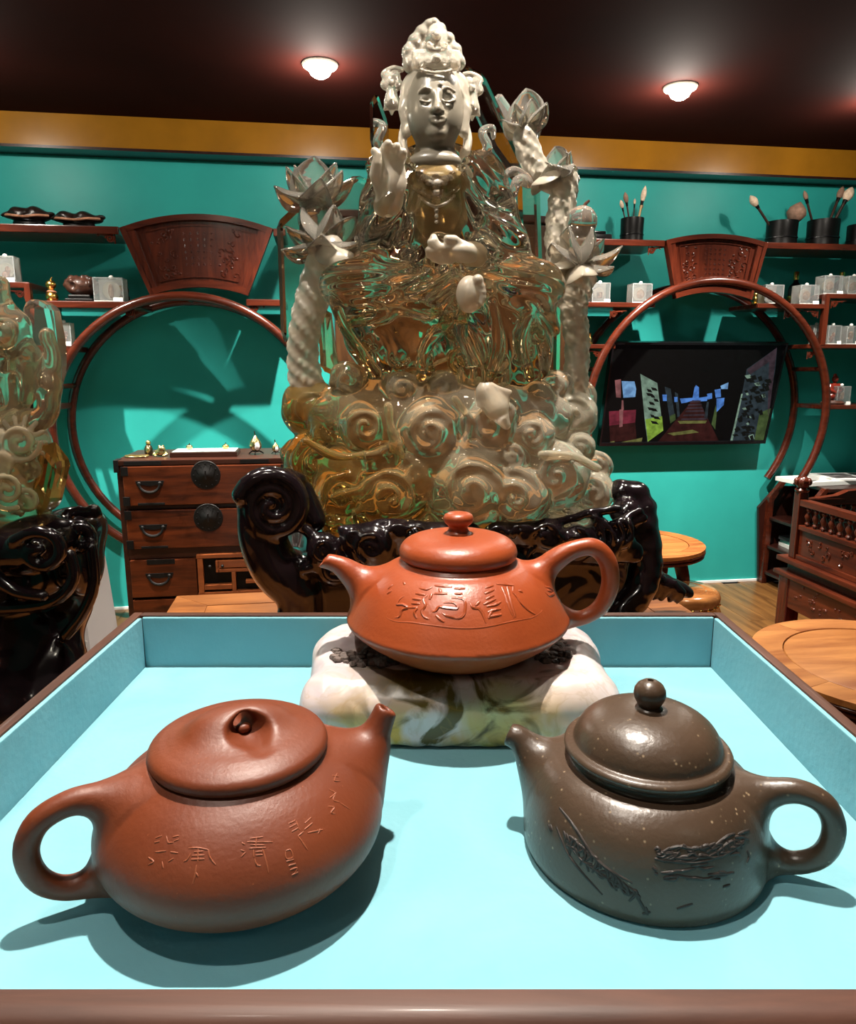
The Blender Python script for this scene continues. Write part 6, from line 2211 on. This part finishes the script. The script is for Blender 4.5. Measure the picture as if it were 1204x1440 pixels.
# --- hands and foot, frosted
vf = voxpx(515, 580, 190, 292, -0.17, -0.06, 0.0020)
vf.ell(A(SP(549, 252, -0.118)), (20 * c, 0.013, 24 * c))
vf.chain([A(SP(550, 262, -0.115)), A(SP(546, 284, -0.110))], [0.020, 0.022], 0.01)
for k, (bx, mx_, tx, by, my, ty) in enumerate(((536, 531, 527, 236, 217, 213), (544, 542, 546, 232, 209, 202), (553, 555, 558, 232, 212, 206), (561, 566, 567, 236, 219, 214))):
    vf.chain([A(SP(bx, by + 6, -0.120)), A(SP(bx, by - 6, -0.122)), A(SP(mx_, my, -0.128)), A(SP(tx, ty, -0.140))], [0.0095, 0.0090, 0.0082, 0.0066], 0.003)
vf.chain([A(SP(535, 262, -0.120)), A(SP(528, 246, -0.132)), A(SP(530, 230, -0.140)), A(SP(532, 218, -0.142))], [0.011, 0.010, 0.0085, 0.0065], 0.004)
P = [A(SP(547 + 7 * (1 - k / 14) * math.cos(k * 0.6), 248 + 7 * (1 - k / 14) * math.sin(k * 0.6), -0.132)) for k in range(13)]
vf.chain(P, 0.0018, 0.001)
spart('raised_hand', vf, M_frost, it=1)
vf = voxpx(592, 680, 322, 378, -0.19, -0.08, 0.0020)
vf.ell(A(SP(643, 354, -0.128)), (20 * c, 0.020, 11 * c))
vf.chain([A(SP(650, 354, -0.122)), A(SP(668, 358, -0.105))], [0.016, 0.018], 0.01)
for k, (y0, y1, tx) in enumerate(((350, 349, 606), (355, 355, 603), (360, 361, 604), (364, 365, 609))):
    vf.chain([A(SP(634, y0, -0.138 + 0.004 * k)), A(SP(620, y1, -0.146 + 0.004 * k)), A(SP(tx, y1 - 3 if k else y1 - 8, -0.146 + 0.004 * k))], [0.0085, 0.0080, 0.0062], 0.002)
vf.chain([A(SP(648, 346, -0.130)), A(SP(638, 338, -0.140)), A(SP(629, 336, -0.146))], [0.0095, 0.0085, 0.0065], 0.004)
vf.chain([A(SP(616, 350, -0.146)), A(SP(611, 340, -0.146)), A(SP(610, 334, -0.144))], [0.0080, 0.0075, 0.0060], 0.002)
spart('resting_hand', vf, M_frost, it=1)
vf = voxpx(640, 690, 380, 440, -0.20, -0.08, 0.0022)
vf.ell(A(SP(660, 414, -0.142)), (16 * c, 0.020, 22 * c))
vf.ell(A(SP(672, 394, -0.152)), 0.0095, 0.003)
for k, (px, py) in enumerate(((677, 403), (679, 411), (679, 419), (677, 426))):
    vf.ell(A(SP(px, py, -0.152)), 0.0068 - 0.0004 * k, 0.003)
spart('bare_foot', vf, M_frost, it=1)

# --- cloud base
vb = voxpx(385, 872, 500, 750, -0.20, 0.15, 0.0042)
vb.ell(A(SP(625, 660, 0.0)), (205 * c, 0.13, 70 * c))
vb.ell(A(SP(620, 585, 0.0)), (190 * c, 0.12, 62 * c), 0.03)
vb.box(A(SP(640, 727, 0.0)), (180 * c, 0.13, 21 * c), 0.02, 0.03)
curls = [(437, 575, 42, 0.0), (515, 600, 34, -.10), (605, 608, 44, -.12), (490, 535, 26, -.06), (566, 548, 27, -.09), (622, 545, 22, -.09), (690, 598, 42, -.11), (748, 612, 30, -.11), (803, 585, 38, -.01), (722, 645, 22, -.13),
         (445, 652, 46, -.03), (418, 640, 24, 0.0), (782, 668, 46, -.10), (832, 692, 34, -.02), (662, 690, 58, -.13), (550, 700, 50, -.12), (482, 700, 42, -.09), (725, 700, 46, -.13), (812, 560, 28, 0.03), (780, 545, 26, -.02), (660, 640, 24, -.13), (540, 650, 26, -.12), (755, 560, 24, -.06), (840, 655, 22, 0.0), (585, 670, 30, -.13), (460, 610, 24, -.05), (815, 630, 22, -.05)]
for px, py, r_, dy in curls:
    vb.ell(A(SP(px, py, dy + 0.02)), (r_ * c, max(0.03, r_ * c * 0.9), r_ * c), 0.008)
for i, (px, py, r_, dy) in enumerate(curls):
    ry_ = max(0.03, r_ * c * 0.9)
    prof_ = lambda k: dy + 0.02 - ry_ * math.sqrt(1 - (0.84 * (1 - k / 30)) ** 2) - 0.001
    s = 1 if i % 2 else -1
    P = [A(SP(px + s * r_ * 0.84 * (1 - k / 30) * math.cos(k * 0.42 + i), py + r_ * 0.84 * (1 - k / 30) * math.sin(k * 0.42 + i), prof_(k))) for k in range(28)]
    vb.chain(P, np.linspace(0.0075, 0.0045, 28), 0.002)
for pts in ([(470, 700), (560, 670), (640, 645), (700, 640)], [(500, 720), (580, 690), (660, 655)], [(560, 720), (620, 690), (690, 665)], [(430, 620), (470, 640), (520, 640), (560, 625)], [(640, 560), (660, 590), (650, 630)], [(545, 570), (552, 610), (570, 645), (620, 655)],
            [(760, 640), (800, 640), (840, 660)], [(700, 560), (720, 575), (715, 600)]):
    vb.chain(spline([A(SP(a, b, -0.135)) for a, b in pts], 6), 0.0075, 0.008)
ridge(vb, lambda X, Y, Z: np.sin(X * 55 + 2.5 * np.sin(Z * 40)) * np.sin(Z * 62 + 2 * np.sin(X * 30 + Y * 33)), 0.0022)
spart('cloud_base', vb, M_cloud, it=1)
# frosted banner corner in the clouds
vf = voxpx(672, 722, 540, 612, -0.20, -0.10, 0.0026)
vf.chain([A(SP(684, 552, -0.150)), A(SP(698, 575, -0.156)), A(SP(712, 598, -0.158))], [0.018, 0.020, 0.008], 0.004)
vf.box(A(SP(694, 560, -0.150)), (20 * c, 0.008, 16 * c), 0.004, 0.008, Matrix.Rotation(0.3, 3, 'Y'))
spart('frosted_scarf', vf, M_frost, it=1)

# --- lotus stems, frosted and knobbly
def stem(name, pts, rad, bump=0.12, mat=None):
    P = spline([A(SP(*p)) for p in pts], 6)
    lo = np.min(P, 0) - 0.06
    hi = np.max(P, 0) + 0.06
    v = Vox(lo, hi, 0.0030)
    rad_ = np.interp(np.linspace(0, 1, len(P)), np.linspace(0, 1, len(rad)), rad)
    v.chain(P, rad_)
    n = len(P)
    L_ = sum(np.linalg.norm(P[i + 1] - P[i]) for i in range(n - 1))
    m = int(L_ / 0.0085)
    for k in range(m):
        f = k / m * (n - 1)
        i = int(f)
        q = P[i] + (P[min(i + 1, n - 1)] - P[i]) * (f - i)
        r_ = rad_[i]
        for st in range(5):
            a = k * 0.35 + st * 1.2566
            v.ell((q[0] + r_ * 0.92 * math.cos(a), q[1] + r_ * 0.92 * math.sin(a), q[2]), r_ * 0.20 + 0.0012, 0.004)
    return spart(name, v, mat or M_frost, it=1)


stem('lotus_stem', [(462, 352, 0.0), (446, 400, 0.0), (432, 450, 0.0), (426, 500, 0.01), (432, 545, 0.02)], [0.030, 0.031, 0.028, 0.027, 0.032])
stem('lotus_stem', [(738, 190, 0.03), (744, 215, 0.03), (760, 245, 0.03), (785, 262, 0.02)], [0.020, 0.022, 0.022, 0.018])
stem('lotus_stem', [(796, 252, 0.02), (790, 290, 0.02), (785, 340, 0.02), (792, 385, 0.02)], [0.022, 0.024, 0.023, 0.022])
stem('lotus_stem', [(808, 378, 0.02), (806, 430, 0.02), (812, 490, 0.03), (806, 565, 0.03)], [0.040, 0.024, 0.022, 0.024])


# --- lotus flowers, petal by petal
def petal(base, tip, width, bow, parent, mat, thick=0.011):
    base, tip, bow = Vector(base), Vector(tip), Vector(bow)
    d = tip - base
    side = d.cross(bow if bow.length > 1e-6 else Vector((0, -1, 0)))
    side = side.normalized() if side.length > 1e-9 else Vector((1, 0, 0))
    nrm = side.cross(d).normalized()
    nu, nv = 9, 6
    vs = []
    for sgn in (1, -1):
        for i in range(nu + 1):
            t = i / nu
            w = width * (math.sin(math.pi * min(1, (t * 0.86 + 0.14)) ** 0.8) ** 0.8) * 0.5
            if i == nu:
                w = 0.0008
            for j in range(nv + 1):
                q = j / nv * 2 - 1
                p = base + d * t + bow * (math.sin(math.pi * t)) + side * (w * q) + nrm * (-(w * 0.55) * (1 - q * q) + sgn * thick * 0.5 * (1 - 0.75 * q * q) * (1 - 0.7 * t))
                vs.append(p)
    fs = []
    st = (nu + 1) * (nv + 1)
    for i in range(nu):
        for j in range(nv):
            a = i * (nv + 1) + j
            fs.append((a, a + 1, a + nv + 2, a + nv + 1))
            fs.append((st + a, st + a + nv + 1, st + a + nv + 2, st + a + 1))
    for i in range(nu):
        for j in (0, nv):
            a, b = i * (nv + 1) + j, (i + 1) * (nv + 1) + j
            fs.append((a, b, st + b, st + a) if j == 0 else (b, a, st + a, st + b))
    for j in range(nv):
        fs.append((j + 1, j, st + j, st + j + 1))
        a = nu * (nv + 1) + j
        fs.append((a, a + 1, st + a + 1, st + a))
    return link_mesh('petal', [tuple(v - SOFF) for v in vs], fs, mat, parent, True)


def lotus(cpx, cpy, dy, petals, heart, mat=None):
    mat = mat or M_clear
    h = MB()
    cc = SP(cpx, cpy, dy)
    h.lathe([(0, -0.018), (heart * 0.6, -0.012), (heart, 0.0), (heart * 0.95, 0.010), (heart * 0.5, 0.016), (0, 0.017)], 16, A(cc - SOFF))
    f = h.build('lotus_flower', mat, statue, smooth=50)
    for px, py, dd, w, (bx, bz), fr in petals:
        tip = SP(px, py, dy + dd)
        b = cc + (tip - cc) * 0.10
        petal(b, tip, w * 1.30 * SPX, (bx * SPX, -0.004, bz * SPX), f, M_frost if fr else mat)
    return f


lotus(438, 290, 0.0, [(442, 219, 0.01, 46, (0, 2), 0), (473, 229, 0.02, 30, (8, 0), 0), (482, 240, -0.03, 26, (6, -4), 0), (385, 262, -0.01, 40, (-4, -10), 0), (402, 234, 0.02, 24, (-6, 0), 0), (414, 232, 0.03, 26, (-6, 0), 0), (500, 250, 0.03, 30, (6, -6), 0), (452, 250, -0.05, 34, (0, -10), 0)], 0.022)
lotus(452, 352, -0.01, [(424, 290, -0.02, 46, (-12, 0), 0), (470, 288, -0.03, 44, (8, 0), 0), (444, 280, 0.03, 40, (0, 0), 0), (395, 352, -0.02, 34, (0, -8), 0), (400, 318, 0.02, 34, (-4, -6), 0), (516, 336, -0.02, 30, (4, -10), 0), (490, 364, -0.05, 36, (6, -6), 1), (500, 305, 0.03, 30, (8, 0), 0), (452, 330, -0.07, 40, (0, -14), 0)], 0.030)
lotus(740, 188, 0.03, [(740, 124, 0.02, 44, (-2, 0), 0), (770, 144, 0.0, 28, (8, 0), 0), (748, 138, -0.02, 34, (4, 0), 0), (706, 168, 0.0, 26, (-4, -8), 0), (722, 148, 0.04, 28, (-8, 0), 0), (764, 170, 0.05, 24, (6, -4), 0)], 0.018)
lotus(784, 250, 0.02, [(780, 206, 0.02, 40, (-4, 0), 0), (803, 214, 0.02, 30, (8, 0), 0), (808, 232, -0.02, 32, (8, -4), 0), (758, 228, 0.03, 26, (-6, -4), 0), (748, 262, -0.03, 34, (-2, -8), 1), (772, 232, -0.04, 34, (0, -6), 0)], 0.020)
lo = lotus(812, 380, 0.0, [(876, 346, 0.0, 30, (6, -8), 0), (864, 376, -0.04, 28, (4, -8), 0), (752, 380, -0.03, 32, (-4, -6), 1), (775, 342, -0.03, 34, (-8, -2), 0), (800, 318, -0.03, 40, (-10, 0), 0), (834, 320, -0.03, 38, (10, 0), 0), (816, 316, 0.04, 44, (0, 0), 0), (850, 336, 0.03, 28, (8, 0), 0), (776, 372, 0.05, 30, (-4, -6), 0), (820, 388, -0.07, 34, (2, -8), 1)], 0.028)
MB().sphere(A(SP(818, 312, 0.0) - SOFF), 0.028, 24, 16).build('round_bud', M_clear, lo, smooth=True)
MB().tube([A(SP(820, 294, 0.0) - SOFF), A(SP(824, 286, 0.0) - SOFF), A(SP(829, 282, 0.0) - SOFF)], [0.004, 0.003, 0.002], 6).build('bud_stalk', M_root, lo, smooth=True)

# --- crystal slabs and leaves behind the figure
def slab(name, poly, d0, d1, mat, bev=0.008):
    """cut crystal plate: outline in its own plane, real thickness and chamfered edges"""
    cx, cy = sum(p[0] for p in poly) / len(poly), sum(p[1] for p in poly) / len(poly)
    bm = bmesh.new()
    a = [bm.verts.new(SP(p[0], p[1], d0) - SOFF) for p in poly]
    off_ = [SP(p[0], p[1], d0) - SOFF + Vector((0, d1 - d0, 0)) for p in poly]
    b = [bm.verts.new(q) for q in off_]
    bm.faces.new(a)
    bm.faces.new(b[::-1])
    for i in range(len(a)):
        j = (i + 1) % len(a)
        bm.faces.new((a[j], a[i], b[i], b[j]))
    bmesh.ops.recalc_face_normals(bm, faces=bm.faces)
    bmesh.ops.bevel(bm, geom=list(bm.edges), offset=bev, segments=1, affect='EDGES')
    me = bpy.data.meshes.new(name)
    bm.to_mesh(me)
    bm.free()
    me.materials.append(mat)
    o = bpy.data.objects.new(name, me)
    COL.objects.link(o)
    o.parent = statue
    return o


M_smoke = crystal('smoky_quartz', [(0.0, (0.52, 0.44, 0.30)), (0.5, (0.66, 0.60, 0.48)), (1.0, (0.80, 0.77, 0.70))], 0.03, 1.0, noise=0.4, nscale=10)
slab('crystal_slab', [(388, 312), (420, 282), (470, 270), (478, 330), (450, 470), (402, 486), (394, 470)], 0.07, 0.11, M_smoke)
slab('crystal_slab', [(470, 262), (500, 243), (526, 256), (520, 320), (480, 350), (462, 318)], 0.03, 0.07, M_smoke)
slab('crystal_slab', [(520, 140), (530, 128), (545, 170), (548, 215), (532, 226), (520, 200)], 0.02, 0.05, M_smoke, 0.006)
slab('crystal_slab', [(652, 88), (682, 102), (704, 150), (742, 230), (748, 262), (724, 250), (694, 208), (668, 150)], 0.06, 0.10, M_smoke)
slab('crystal_slab', [(690, 140), (704, 128), (720, 150), (722, 176), (704, 172)], 0.08, 0.11, M_clear, 0.005)
slab('crystal_pillar', [(728, 250), (748, 244), (760, 262), (764, 380), (732, 384)], 0.03, 0.08, M_cry)
slab('crystal_pillar', [(764, 416), (782, 400), (790, 420), (788, 530), (764, 536)], 0.02, 0.07, M_cry)
slab('crystal_pillar', [(446, 440), (462, 432), (470, 500), (484, 535), (450, 520)], 0.0, 0.05, M_cloud)
vq = voxpx(690, 765, 220, 320, -0.02, 0.06, 0.0028)
vq.chain(spline([A(SP(742, 250, 0.02)), A(SP(722, 240, 0.01)), A(SP(708, 252, 0.0)), A(SP(702, 268, 0.0))], 5), [0.008] * 8 + [0.006] * 8, 0.0)
vq.chain(spline([A(SP(744, 258, 0.02)), A(SP(728, 254, 0.0)), A(SP(720, 276, 0.0)), A(SP(706, 294, 0.0))], 5), [0.009] * 10 + [0.005] * 6, 0.004)
spart('curled_leaf', vq, M_clear, it=1)

# ------------------------------------------------------------------ black carved stand of the statue
stp = RF(0, 0, 0)
DYR = lambda px: (px - 630) * SPX * math.tan(ROOM_A)      # the stand is turned with the room
def ST(px, py, dy=0.0):
    return SP(px, py, dy + DYR(px))
vs_ = voxpx(330, 985, 660, 885, -0.25, 0.26, 0.0045)
tz = TZ + 0.001
vs_.lo[2] = min(vs_.lo[2], tz - 0.01)
rotR = Matrix.Rotation(ROOM_A, 3, 'Z')
cst = ST(632, 760, 0.0)
vs_.box((cst.x, cst.y, sbase.z - 0.030), (0.335, 0.150, 0.018), 0.010, 0.0, rotR)                  # top board
vs_.box((cst.x, cst.y, (sbase.z - 0.03 + tz + 0.02) / 2), (0.290, 0.115, (sbase.z - 0.05 - tz) / 2 + 0.012), 0.012, 0.02, rotR)   # box below
# front apron with cloud scrolls
for i, (px, py, r_, dy) in enumerate([(455, 772, 22, -.155), (498, 756, 16, -.16), (522, 770, 30, -.165), (560, 748, 15, -.165), (585, 760, 26, -.165), (470, 800, 24, -.15), (620, 756, 20, -.165), (655, 752, 20, -.165), (700, 752, 18, -.165), (735, 750, 18, -.165), (770, 756, 24, -.165), (810, 764, 26, -.16), (850, 770, 24, -.15), (690, 775, 26, -.155), (760, 785, 26, -.155), (600, 795, 34, -.15), (540, 800, 30, -.15), (840, 740, 16, -.15), (870, 760, 22, -.14)]):
    vs_.ell(A(ST(px, py, dy)), (r_ * c, 0.022, r_ * c), 0.012)
    P = [A(ST(px + r_ * 0.82 * (1 - k / 24) * math.cos(k * 0.5 + i), py + r_ * 0.82 * (1 - k / 24) * math.sin(k * 0.5 + i), dy - 0.021)) for k in range(22)]
    vs_.chain(P, 0.0040, 0.004)
for pts in ([(480, 745), (510, 742), (540, 735), (580, 738), (640, 742)], [(690, 742), (720, 735), (780, 735), (830, 722), (870, 716)], [(720, 800), (780, 772), (840, 748), (900, 718)], [(735, 806), (800, 778), (860, 752), (905, 728)], [(650, 760), (700, 764), (740, 760)]):
    vs_.chain(spline([A(ST(a, b, -0.158)) for a, b in pts], 6), 0.008, 0.006)
for k in range(7):                        # feathered carving on the right apron
    P = spline([A(ST(800 + 14 * k, 750 - 3 * k, -0.172)), A(ST(812 + 13 * k, 764 - 2 * k, -0.178)), A(ST(808 + 12 * k, 786 - 3 * k, -0.170))], 4)
    vs_.chain(P, 0.0050, 0.004)
# big scroll leg, front left
sx_, sy_ = 384, 712
P, Rd = [], []
for k in range(44):
    t = k / 43
    r_ = 41 * (1 - t) ** 0.85 + 5
    a = R(200) + t * R(760)
    P.append(A(ST(sx_ + r_ * math.cos(a), sy_ - r_ * -math.sin(a), -0.145 - 0.012 * t)))
    Rd.append((13 - 8 * t) * c)
vs_.ell(A(ST(sx_, sy_, -0.125)), (38 * c, 0.030, 38 * c), 0.010)
vs_.chain(P, Rd, 0.003)
vs_.chain(spline([A(ST(372, 700, -0.12)), A(ST(368, 745, -0.12)), A(ST(384, 792, -0.12)), A(ST(418, 834, -0.12)), A(ST(425, 866, -0.12))], 6), np.interp(np.linspace(0, 1, 25), [0, .3, .6, .85, 1], np.array([26, 30, 32, 26, 24]) * c), 0.012)
vs_.chain(spline([A(ST(345, 712, -0.135)), A(ST(350, 760, -0.14)), A(ST(372, 806, -0.14)), A(ST(402, 842, -0.14)), A(ST(400, 868, -0.14))], 6), 0.014, 0.008)
vs_.chain([A(ST(400, 676, -0.11)), A(ST(425, 690, -0.10)), A(ST(440, 730, -0.10))], [0.022, 0.020, 0.024], 0.012)
vs_.ell(A(ST(404, 673, -0.11)), (24 * c, 0.03, 10 * c), 0.008)
vs_.chain(spline([A(ST(420, 740, -0.14)), A(ST(438, 752, -0.15)), A(ST(452, 790, -0.15)), A(ST(430, 800, -0.15))], 5), 0.010, 0.006)
fz = ST(420, 858, -0.12)
vs_.box((fz.x, fz.y, tz + 0.016), (0.040, 0.040, 0.016), 0.010, 0.012)
# rocky right corner, leg and outswept foot
for px, py, r_, dy in ((888, 698, 26, -.06), (872, 690, 18, -.06), (905, 712, 18, -.07), (896, 735, 26, -.08), (908, 760, 20, -.08), (880, 720, 22, -.10)):
    vs_.ell(A(ST(px, py, dy)), (r_ * c, 0.034, r_ * c * 0.9), 0.010)
vs_.chain(spline([A(ST(898, 740, -0.08)), A(ST(908, 790, -0.09)), A(ST(898, 830, -0.10)), A(ST(872, 862, -0.11))], 6), np.linspace(0.034, 0.030, 19), 0.012)
vs_.chain(spline([A(ST(900, 800, -0.06)), A(ST(922, 818, -0.04)), A(ST(948, 826, -0.03)), A(ST(968, 834, -0.03))], 6), np.linspace(0.030, 0.012, 19), 0.012)
for k in range(5):
    vs_.chain([A(ST(910 + 10 * k, 806 + 4 * k, -0.075)), A(ST(916 + 11 * k, 822 + 3 * k, -0.075)), A(ST(908 + 11 * k, 838 + 2 * k, -0.070))], [0.008, 0.009, 0.006], 0.006)
fz = ST(872, 860, -0.11)
vs_.box((fz.x, fz.y, tz + 0.014), (0.040, 0.040, 0.014), 0.010, 0.012)
for px in (420, 860):
    fz = ST(px, 850, 0.12)
    vs_.box((fz.x, fz.y, tz + 0.06), (0.035, 0.035, 0.06), 0.010, 0.012)
ridge(vs_, lambda X, Y, Z: np.sin(X * 90 + 2 * np.sin(Z * 70)) * np.sin(Z * 95 + 2 * np.sin(X * 60)) * (X > ST(690, 740).x), 0.0016)
vs_.F[:, :, vs_.ax[2] < tz] = 1.0
V, Q = vs_.mesh()
V = relax(V, Q, 1)
bstand = thing('carved_stand', 'glossy black carved wooden stand with a scroll leg under the large crystal statue', 'stand', (cst.x, cst.y, TZ))
link_mesh('stand_body', V, Q, M_stand, bstand, True, (cst.x, cst.y, TZ))

# ------------------------------------------------------------------ left crystal carving and its stand
LY = 1.06
def LPt(px, py, dy=0.0):
    return atY(px, py, LY + dy)
cl = LY / FPX
lst = voxpx(-170, 165, 700, 1010, -0.16, 0.16, 0.0045, LY)
lst.lo[2] = min(lst.lo[2], tz - 0.01)
for px, py, dy, rx, ry, rz in ((40, 800, 0.0, 75, 0.12, 50), (-60, 800, 0.0, 110, 0.12, 60), (110, 770, 0.03, 28, 0.07, 52), (124, 745, 0.03, 20, 0.05, 30), (60, 758, -0.06, 46, 0.05, 34), (20, 770, -0.09, 40, 0.05, 30), (90, 735, 0.02, 30, 0.06, 20),
                               (40, 860, 0.02, 88, 0.10, 44), (-60, 860, 0.0, 120, 0.12, 60), (45, 775, -0.11, 24, 0.03, 24), (118, 800, 0.0, 20, 0.05, 40)):
    lst.ell(A(LPt(px, py, dy)), (rx * cl, ry, rz * cl), 0.018)
for px, py, r_ in ((132, 716, 9), (138, 724, 7), (124, 722, 8), (112, 718, 8), (98, 722, 9), (60, 745, 8), (78, 738, 8), (40, 752, 9), (20, 760, 9), (4, 766, 9), (-20, 770, 12)):
    lst.ell(A(LPt(px, py, -0.02)), r_ * cl, 0.006)
for pts, dy in (([(20, 760), (50, 748), (78, 756), (84, 780), (66, 796), (46, 790), (44, 776), (56, 772)], -0.135), ([(96, 742), (112, 738), (126, 748), (128, 765), (116, 772)], -0.045), ([(98, 780), (104, 810), (90, 835), (60, 850), (0, 856)], -0.11), ([(-20, 800), (20, 830), (60, 838)], -0.13), ([(128, 770), (132, 820), (118, 860), (92, 894)], -0.06)):
    P = spline([A(LPt(a, b, dy)) for a, b in pts], 6)
    lst.chain(P, 0.009, 0.008)
q = LPt(-20, 900, 0.0)
lst.chain([A(LPt(60, 880, 0.0)), A(LPt(78, 930, -0.03)), A(LPt(70, 985, -0.06))], [0.05, 0.045, 0.050], 0.03)
lst.chain([A(LPt(-20, 880, -0.04)), A(LPt(-10, 930, -0.06)), A(LPt(-20, 985, -0.08))], [0.08, 0.07, 0.08], 0.03)
lst.box((q.x - 0.01, q.y, tz + 0.030), (0.115, 0.11, 0.030), 0.02, 0.02)
lst.F[:, :, lst.ax[2] < tz] = 1.0
V, Q = lst.mesh()
V = relax(V, Q, 2)
lb = LPt(20, 860)
lstand = thing('carved_stand', 'glossy black root-shaped stand cut by the left picture edge', 'stand', (lb.x, lb.y, TZ))
link_mesh('stand_body', V, Q, M_stand, lstand, True, (lb.x, lb.y, TZ))

ls = LPt(0, 745)
lcarv = thing('crystal_carving', 'clear crystal carving cut by the left picture edge on the root-shaped stand', 'carving', (ls.x, ls.y, ls.z))
LOFF = lcarv.location.copy()
def lvox(h=0.0036, a=-110, b=92, t=380, u=775):
    return voxpx(a, b, t, u, -0.12, 0.14, h, LY)
v = lvox()
for px, py, dy, rx, ry, rz in ((-30, 700, 0.02, 90, 0.09, 60), (30, 625, -0.03, 36, 0.05, 36), (-30, 620, 0.0, 60, 0.08, 60), (10, 690, -0.05, 34, 0.05, 40), (40, 705, -0.02, 26, 0.05, 34), (20, 665, -0.05, 26, 0.04, 24), (44, 660, -0.03, 18, 0.03, 20), (5, 735, -0.02, 60, 0.07, 26)):
    v.ell(A(LPt(px, py, dy)), (rx * cl, ry, rz * cl), 0.012)
for i, (px, py, r_, dy) in enumerate(((28, 622, 30, -.085), (10, 690, 28, -.10), (38, 705, 20, -.075), (44, 662, 14, -.062), (0, 655, 18, -.09))):
    P = [A(LPt(px + r_ * (1 - k / 26) * math.cos(k * 0.5 + i), py + r_ * (1 - k / 26) * math.sin(k * 0.5 + i), dy)) for k in range(24)]
    v.chain(P, 0.0045, 0.004)
for k in range(14):
    a = k * 0.45
    v.chain([A(LPt(28 + 14 * math.cos(a), 622 + 14 * math.sin(a), -0.082)), A(LPt(28 + 36 * math.cos(a), 622 + 36 * math.sin(a), -0.066))], [0.003, 0.0045], 0.003)
V, Q = v.mesh()
V = relax(V, Q, 1)
link_mesh('cloud_base', V, Q, crystal('pale_citrine', [(0.0, (0.76, 0.60, 0.34)), (0.6, (0.84, 0.72, 0.52)), (1.0, (0.90, 0.82, 0.68))], 0.05, 0.66, 0, 0, 0.3, 0.2), lcarv, True, LOFF)
v = lvox()
for px, py, dy, rx, ry, rz in ((-20, 540, 0.02, 62, 0.07, 70), (-25, 450, 0.02, 40, 0.05, 60), (4, 470, -0.03, 30, 0.05, 34), (-5, 560, -0.03, 34, 0.04, 50)):
    v.ell(A(LPt(px, py, dy)), (rx * cl, ry, rz * cl), 0.02)
for k in range(4):
    P = [A(LPt(2 + (10 + 7 * k) * math.cos(q_), 470 + (11 + 8 * k) * math.sin(q_), -0.085 + 0.012 * k)) for q_ in np.linspace(-2.2, 2.2, 20)]
    v.chain(P, 0.0052, 0.003)
for pts in ([(0, 510), (30, 520), (62, 545), (74, 580)], [(20, 495), (50, 500), (70, 540)], [(70, 540), (60, 590), (40, 600), (10, 600)], [(64, 470), (74, 500), (72, 560), (64, 590)], [(5, 600), (40, 585), (66, 590)], [(30, 450), (40, 500), (36, 560)], [(2, 400), (8, 425), (24, 450)]):
    v.chain(spline([A(LPt(a, b, -0.05)) for a, b in pts], 6), 0.010, 0.010)
ridge(v, lambda X, Y, Z: np.sin(X * 150 + 2 * np.sin(Z * 60)) * np.sin(Z * 80), 0.0018)
V, Q = v.mesh()
V = relax(V, Q, 1)
link_mesh('draped_figure', V, Q, crystal('amber_quartz', [(0.0, (0.82, 0.64, 0.36)), (1.0, (0.92, 0.84, 0.68))], 0.02, 0.86, 0, 0, 0.4, 0.3), lcarv, True, LOFF)
def lslab(name, poly, d0, d1, mat, bev=0.005):
    bm = bmesh.new()
    a = [bm.verts.new(LPt(p[0], p[1], d0) - LOFF) for p in poly]
    b = [bm.verts.new(LPt(p[0], p[1], d0) - LOFF + Vector((0, d1 - d0, 0))) for p in poly]
    bm.faces.new(a)
    bm.faces.new(b[::-1])
    for i in range(len(a)):
        j = (i + 1) % len(a)
        bm.faces.new((a[j], a[i], b[i], b[j]))
    bmesh.ops.recalc_face_normals(bm, faces=bm.faces)
    bmesh.ops.bevel(bm, geom=list(bm.edges), offset=bev, segments=1, affect='EDGES')
    me = bpy.data.meshes.new(name)
    bm.to_mesh(me)
    bm.free()
    me.materials.append(mat)
    o = bpy.data.objects.new(name, me)
    COL.objects.link(o)
    o.parent = lcarv
    return o
lslab('crystal_wing', [(30, 428), (44, 418), (66, 430), (76, 480), (77, 520), (70, 548), (52, 530), (30, 490)], -0.01, 0.03, M_clear)
lslab('crystal_wing', [(0, 500), (30, 508), (32, 570), (0, 582)], -0.03, 0.01, M_clear)
lslab('crystal_wing', [(34, 512), (62, 560), (64, 588), (36, 586)], -0.02, 0.02, M_smoke)
lslab('crystal_point', [(52, 622), (78, 655), (64, 716), (50, 728), (40, 690)], -0.05, 0.0, M_cry)
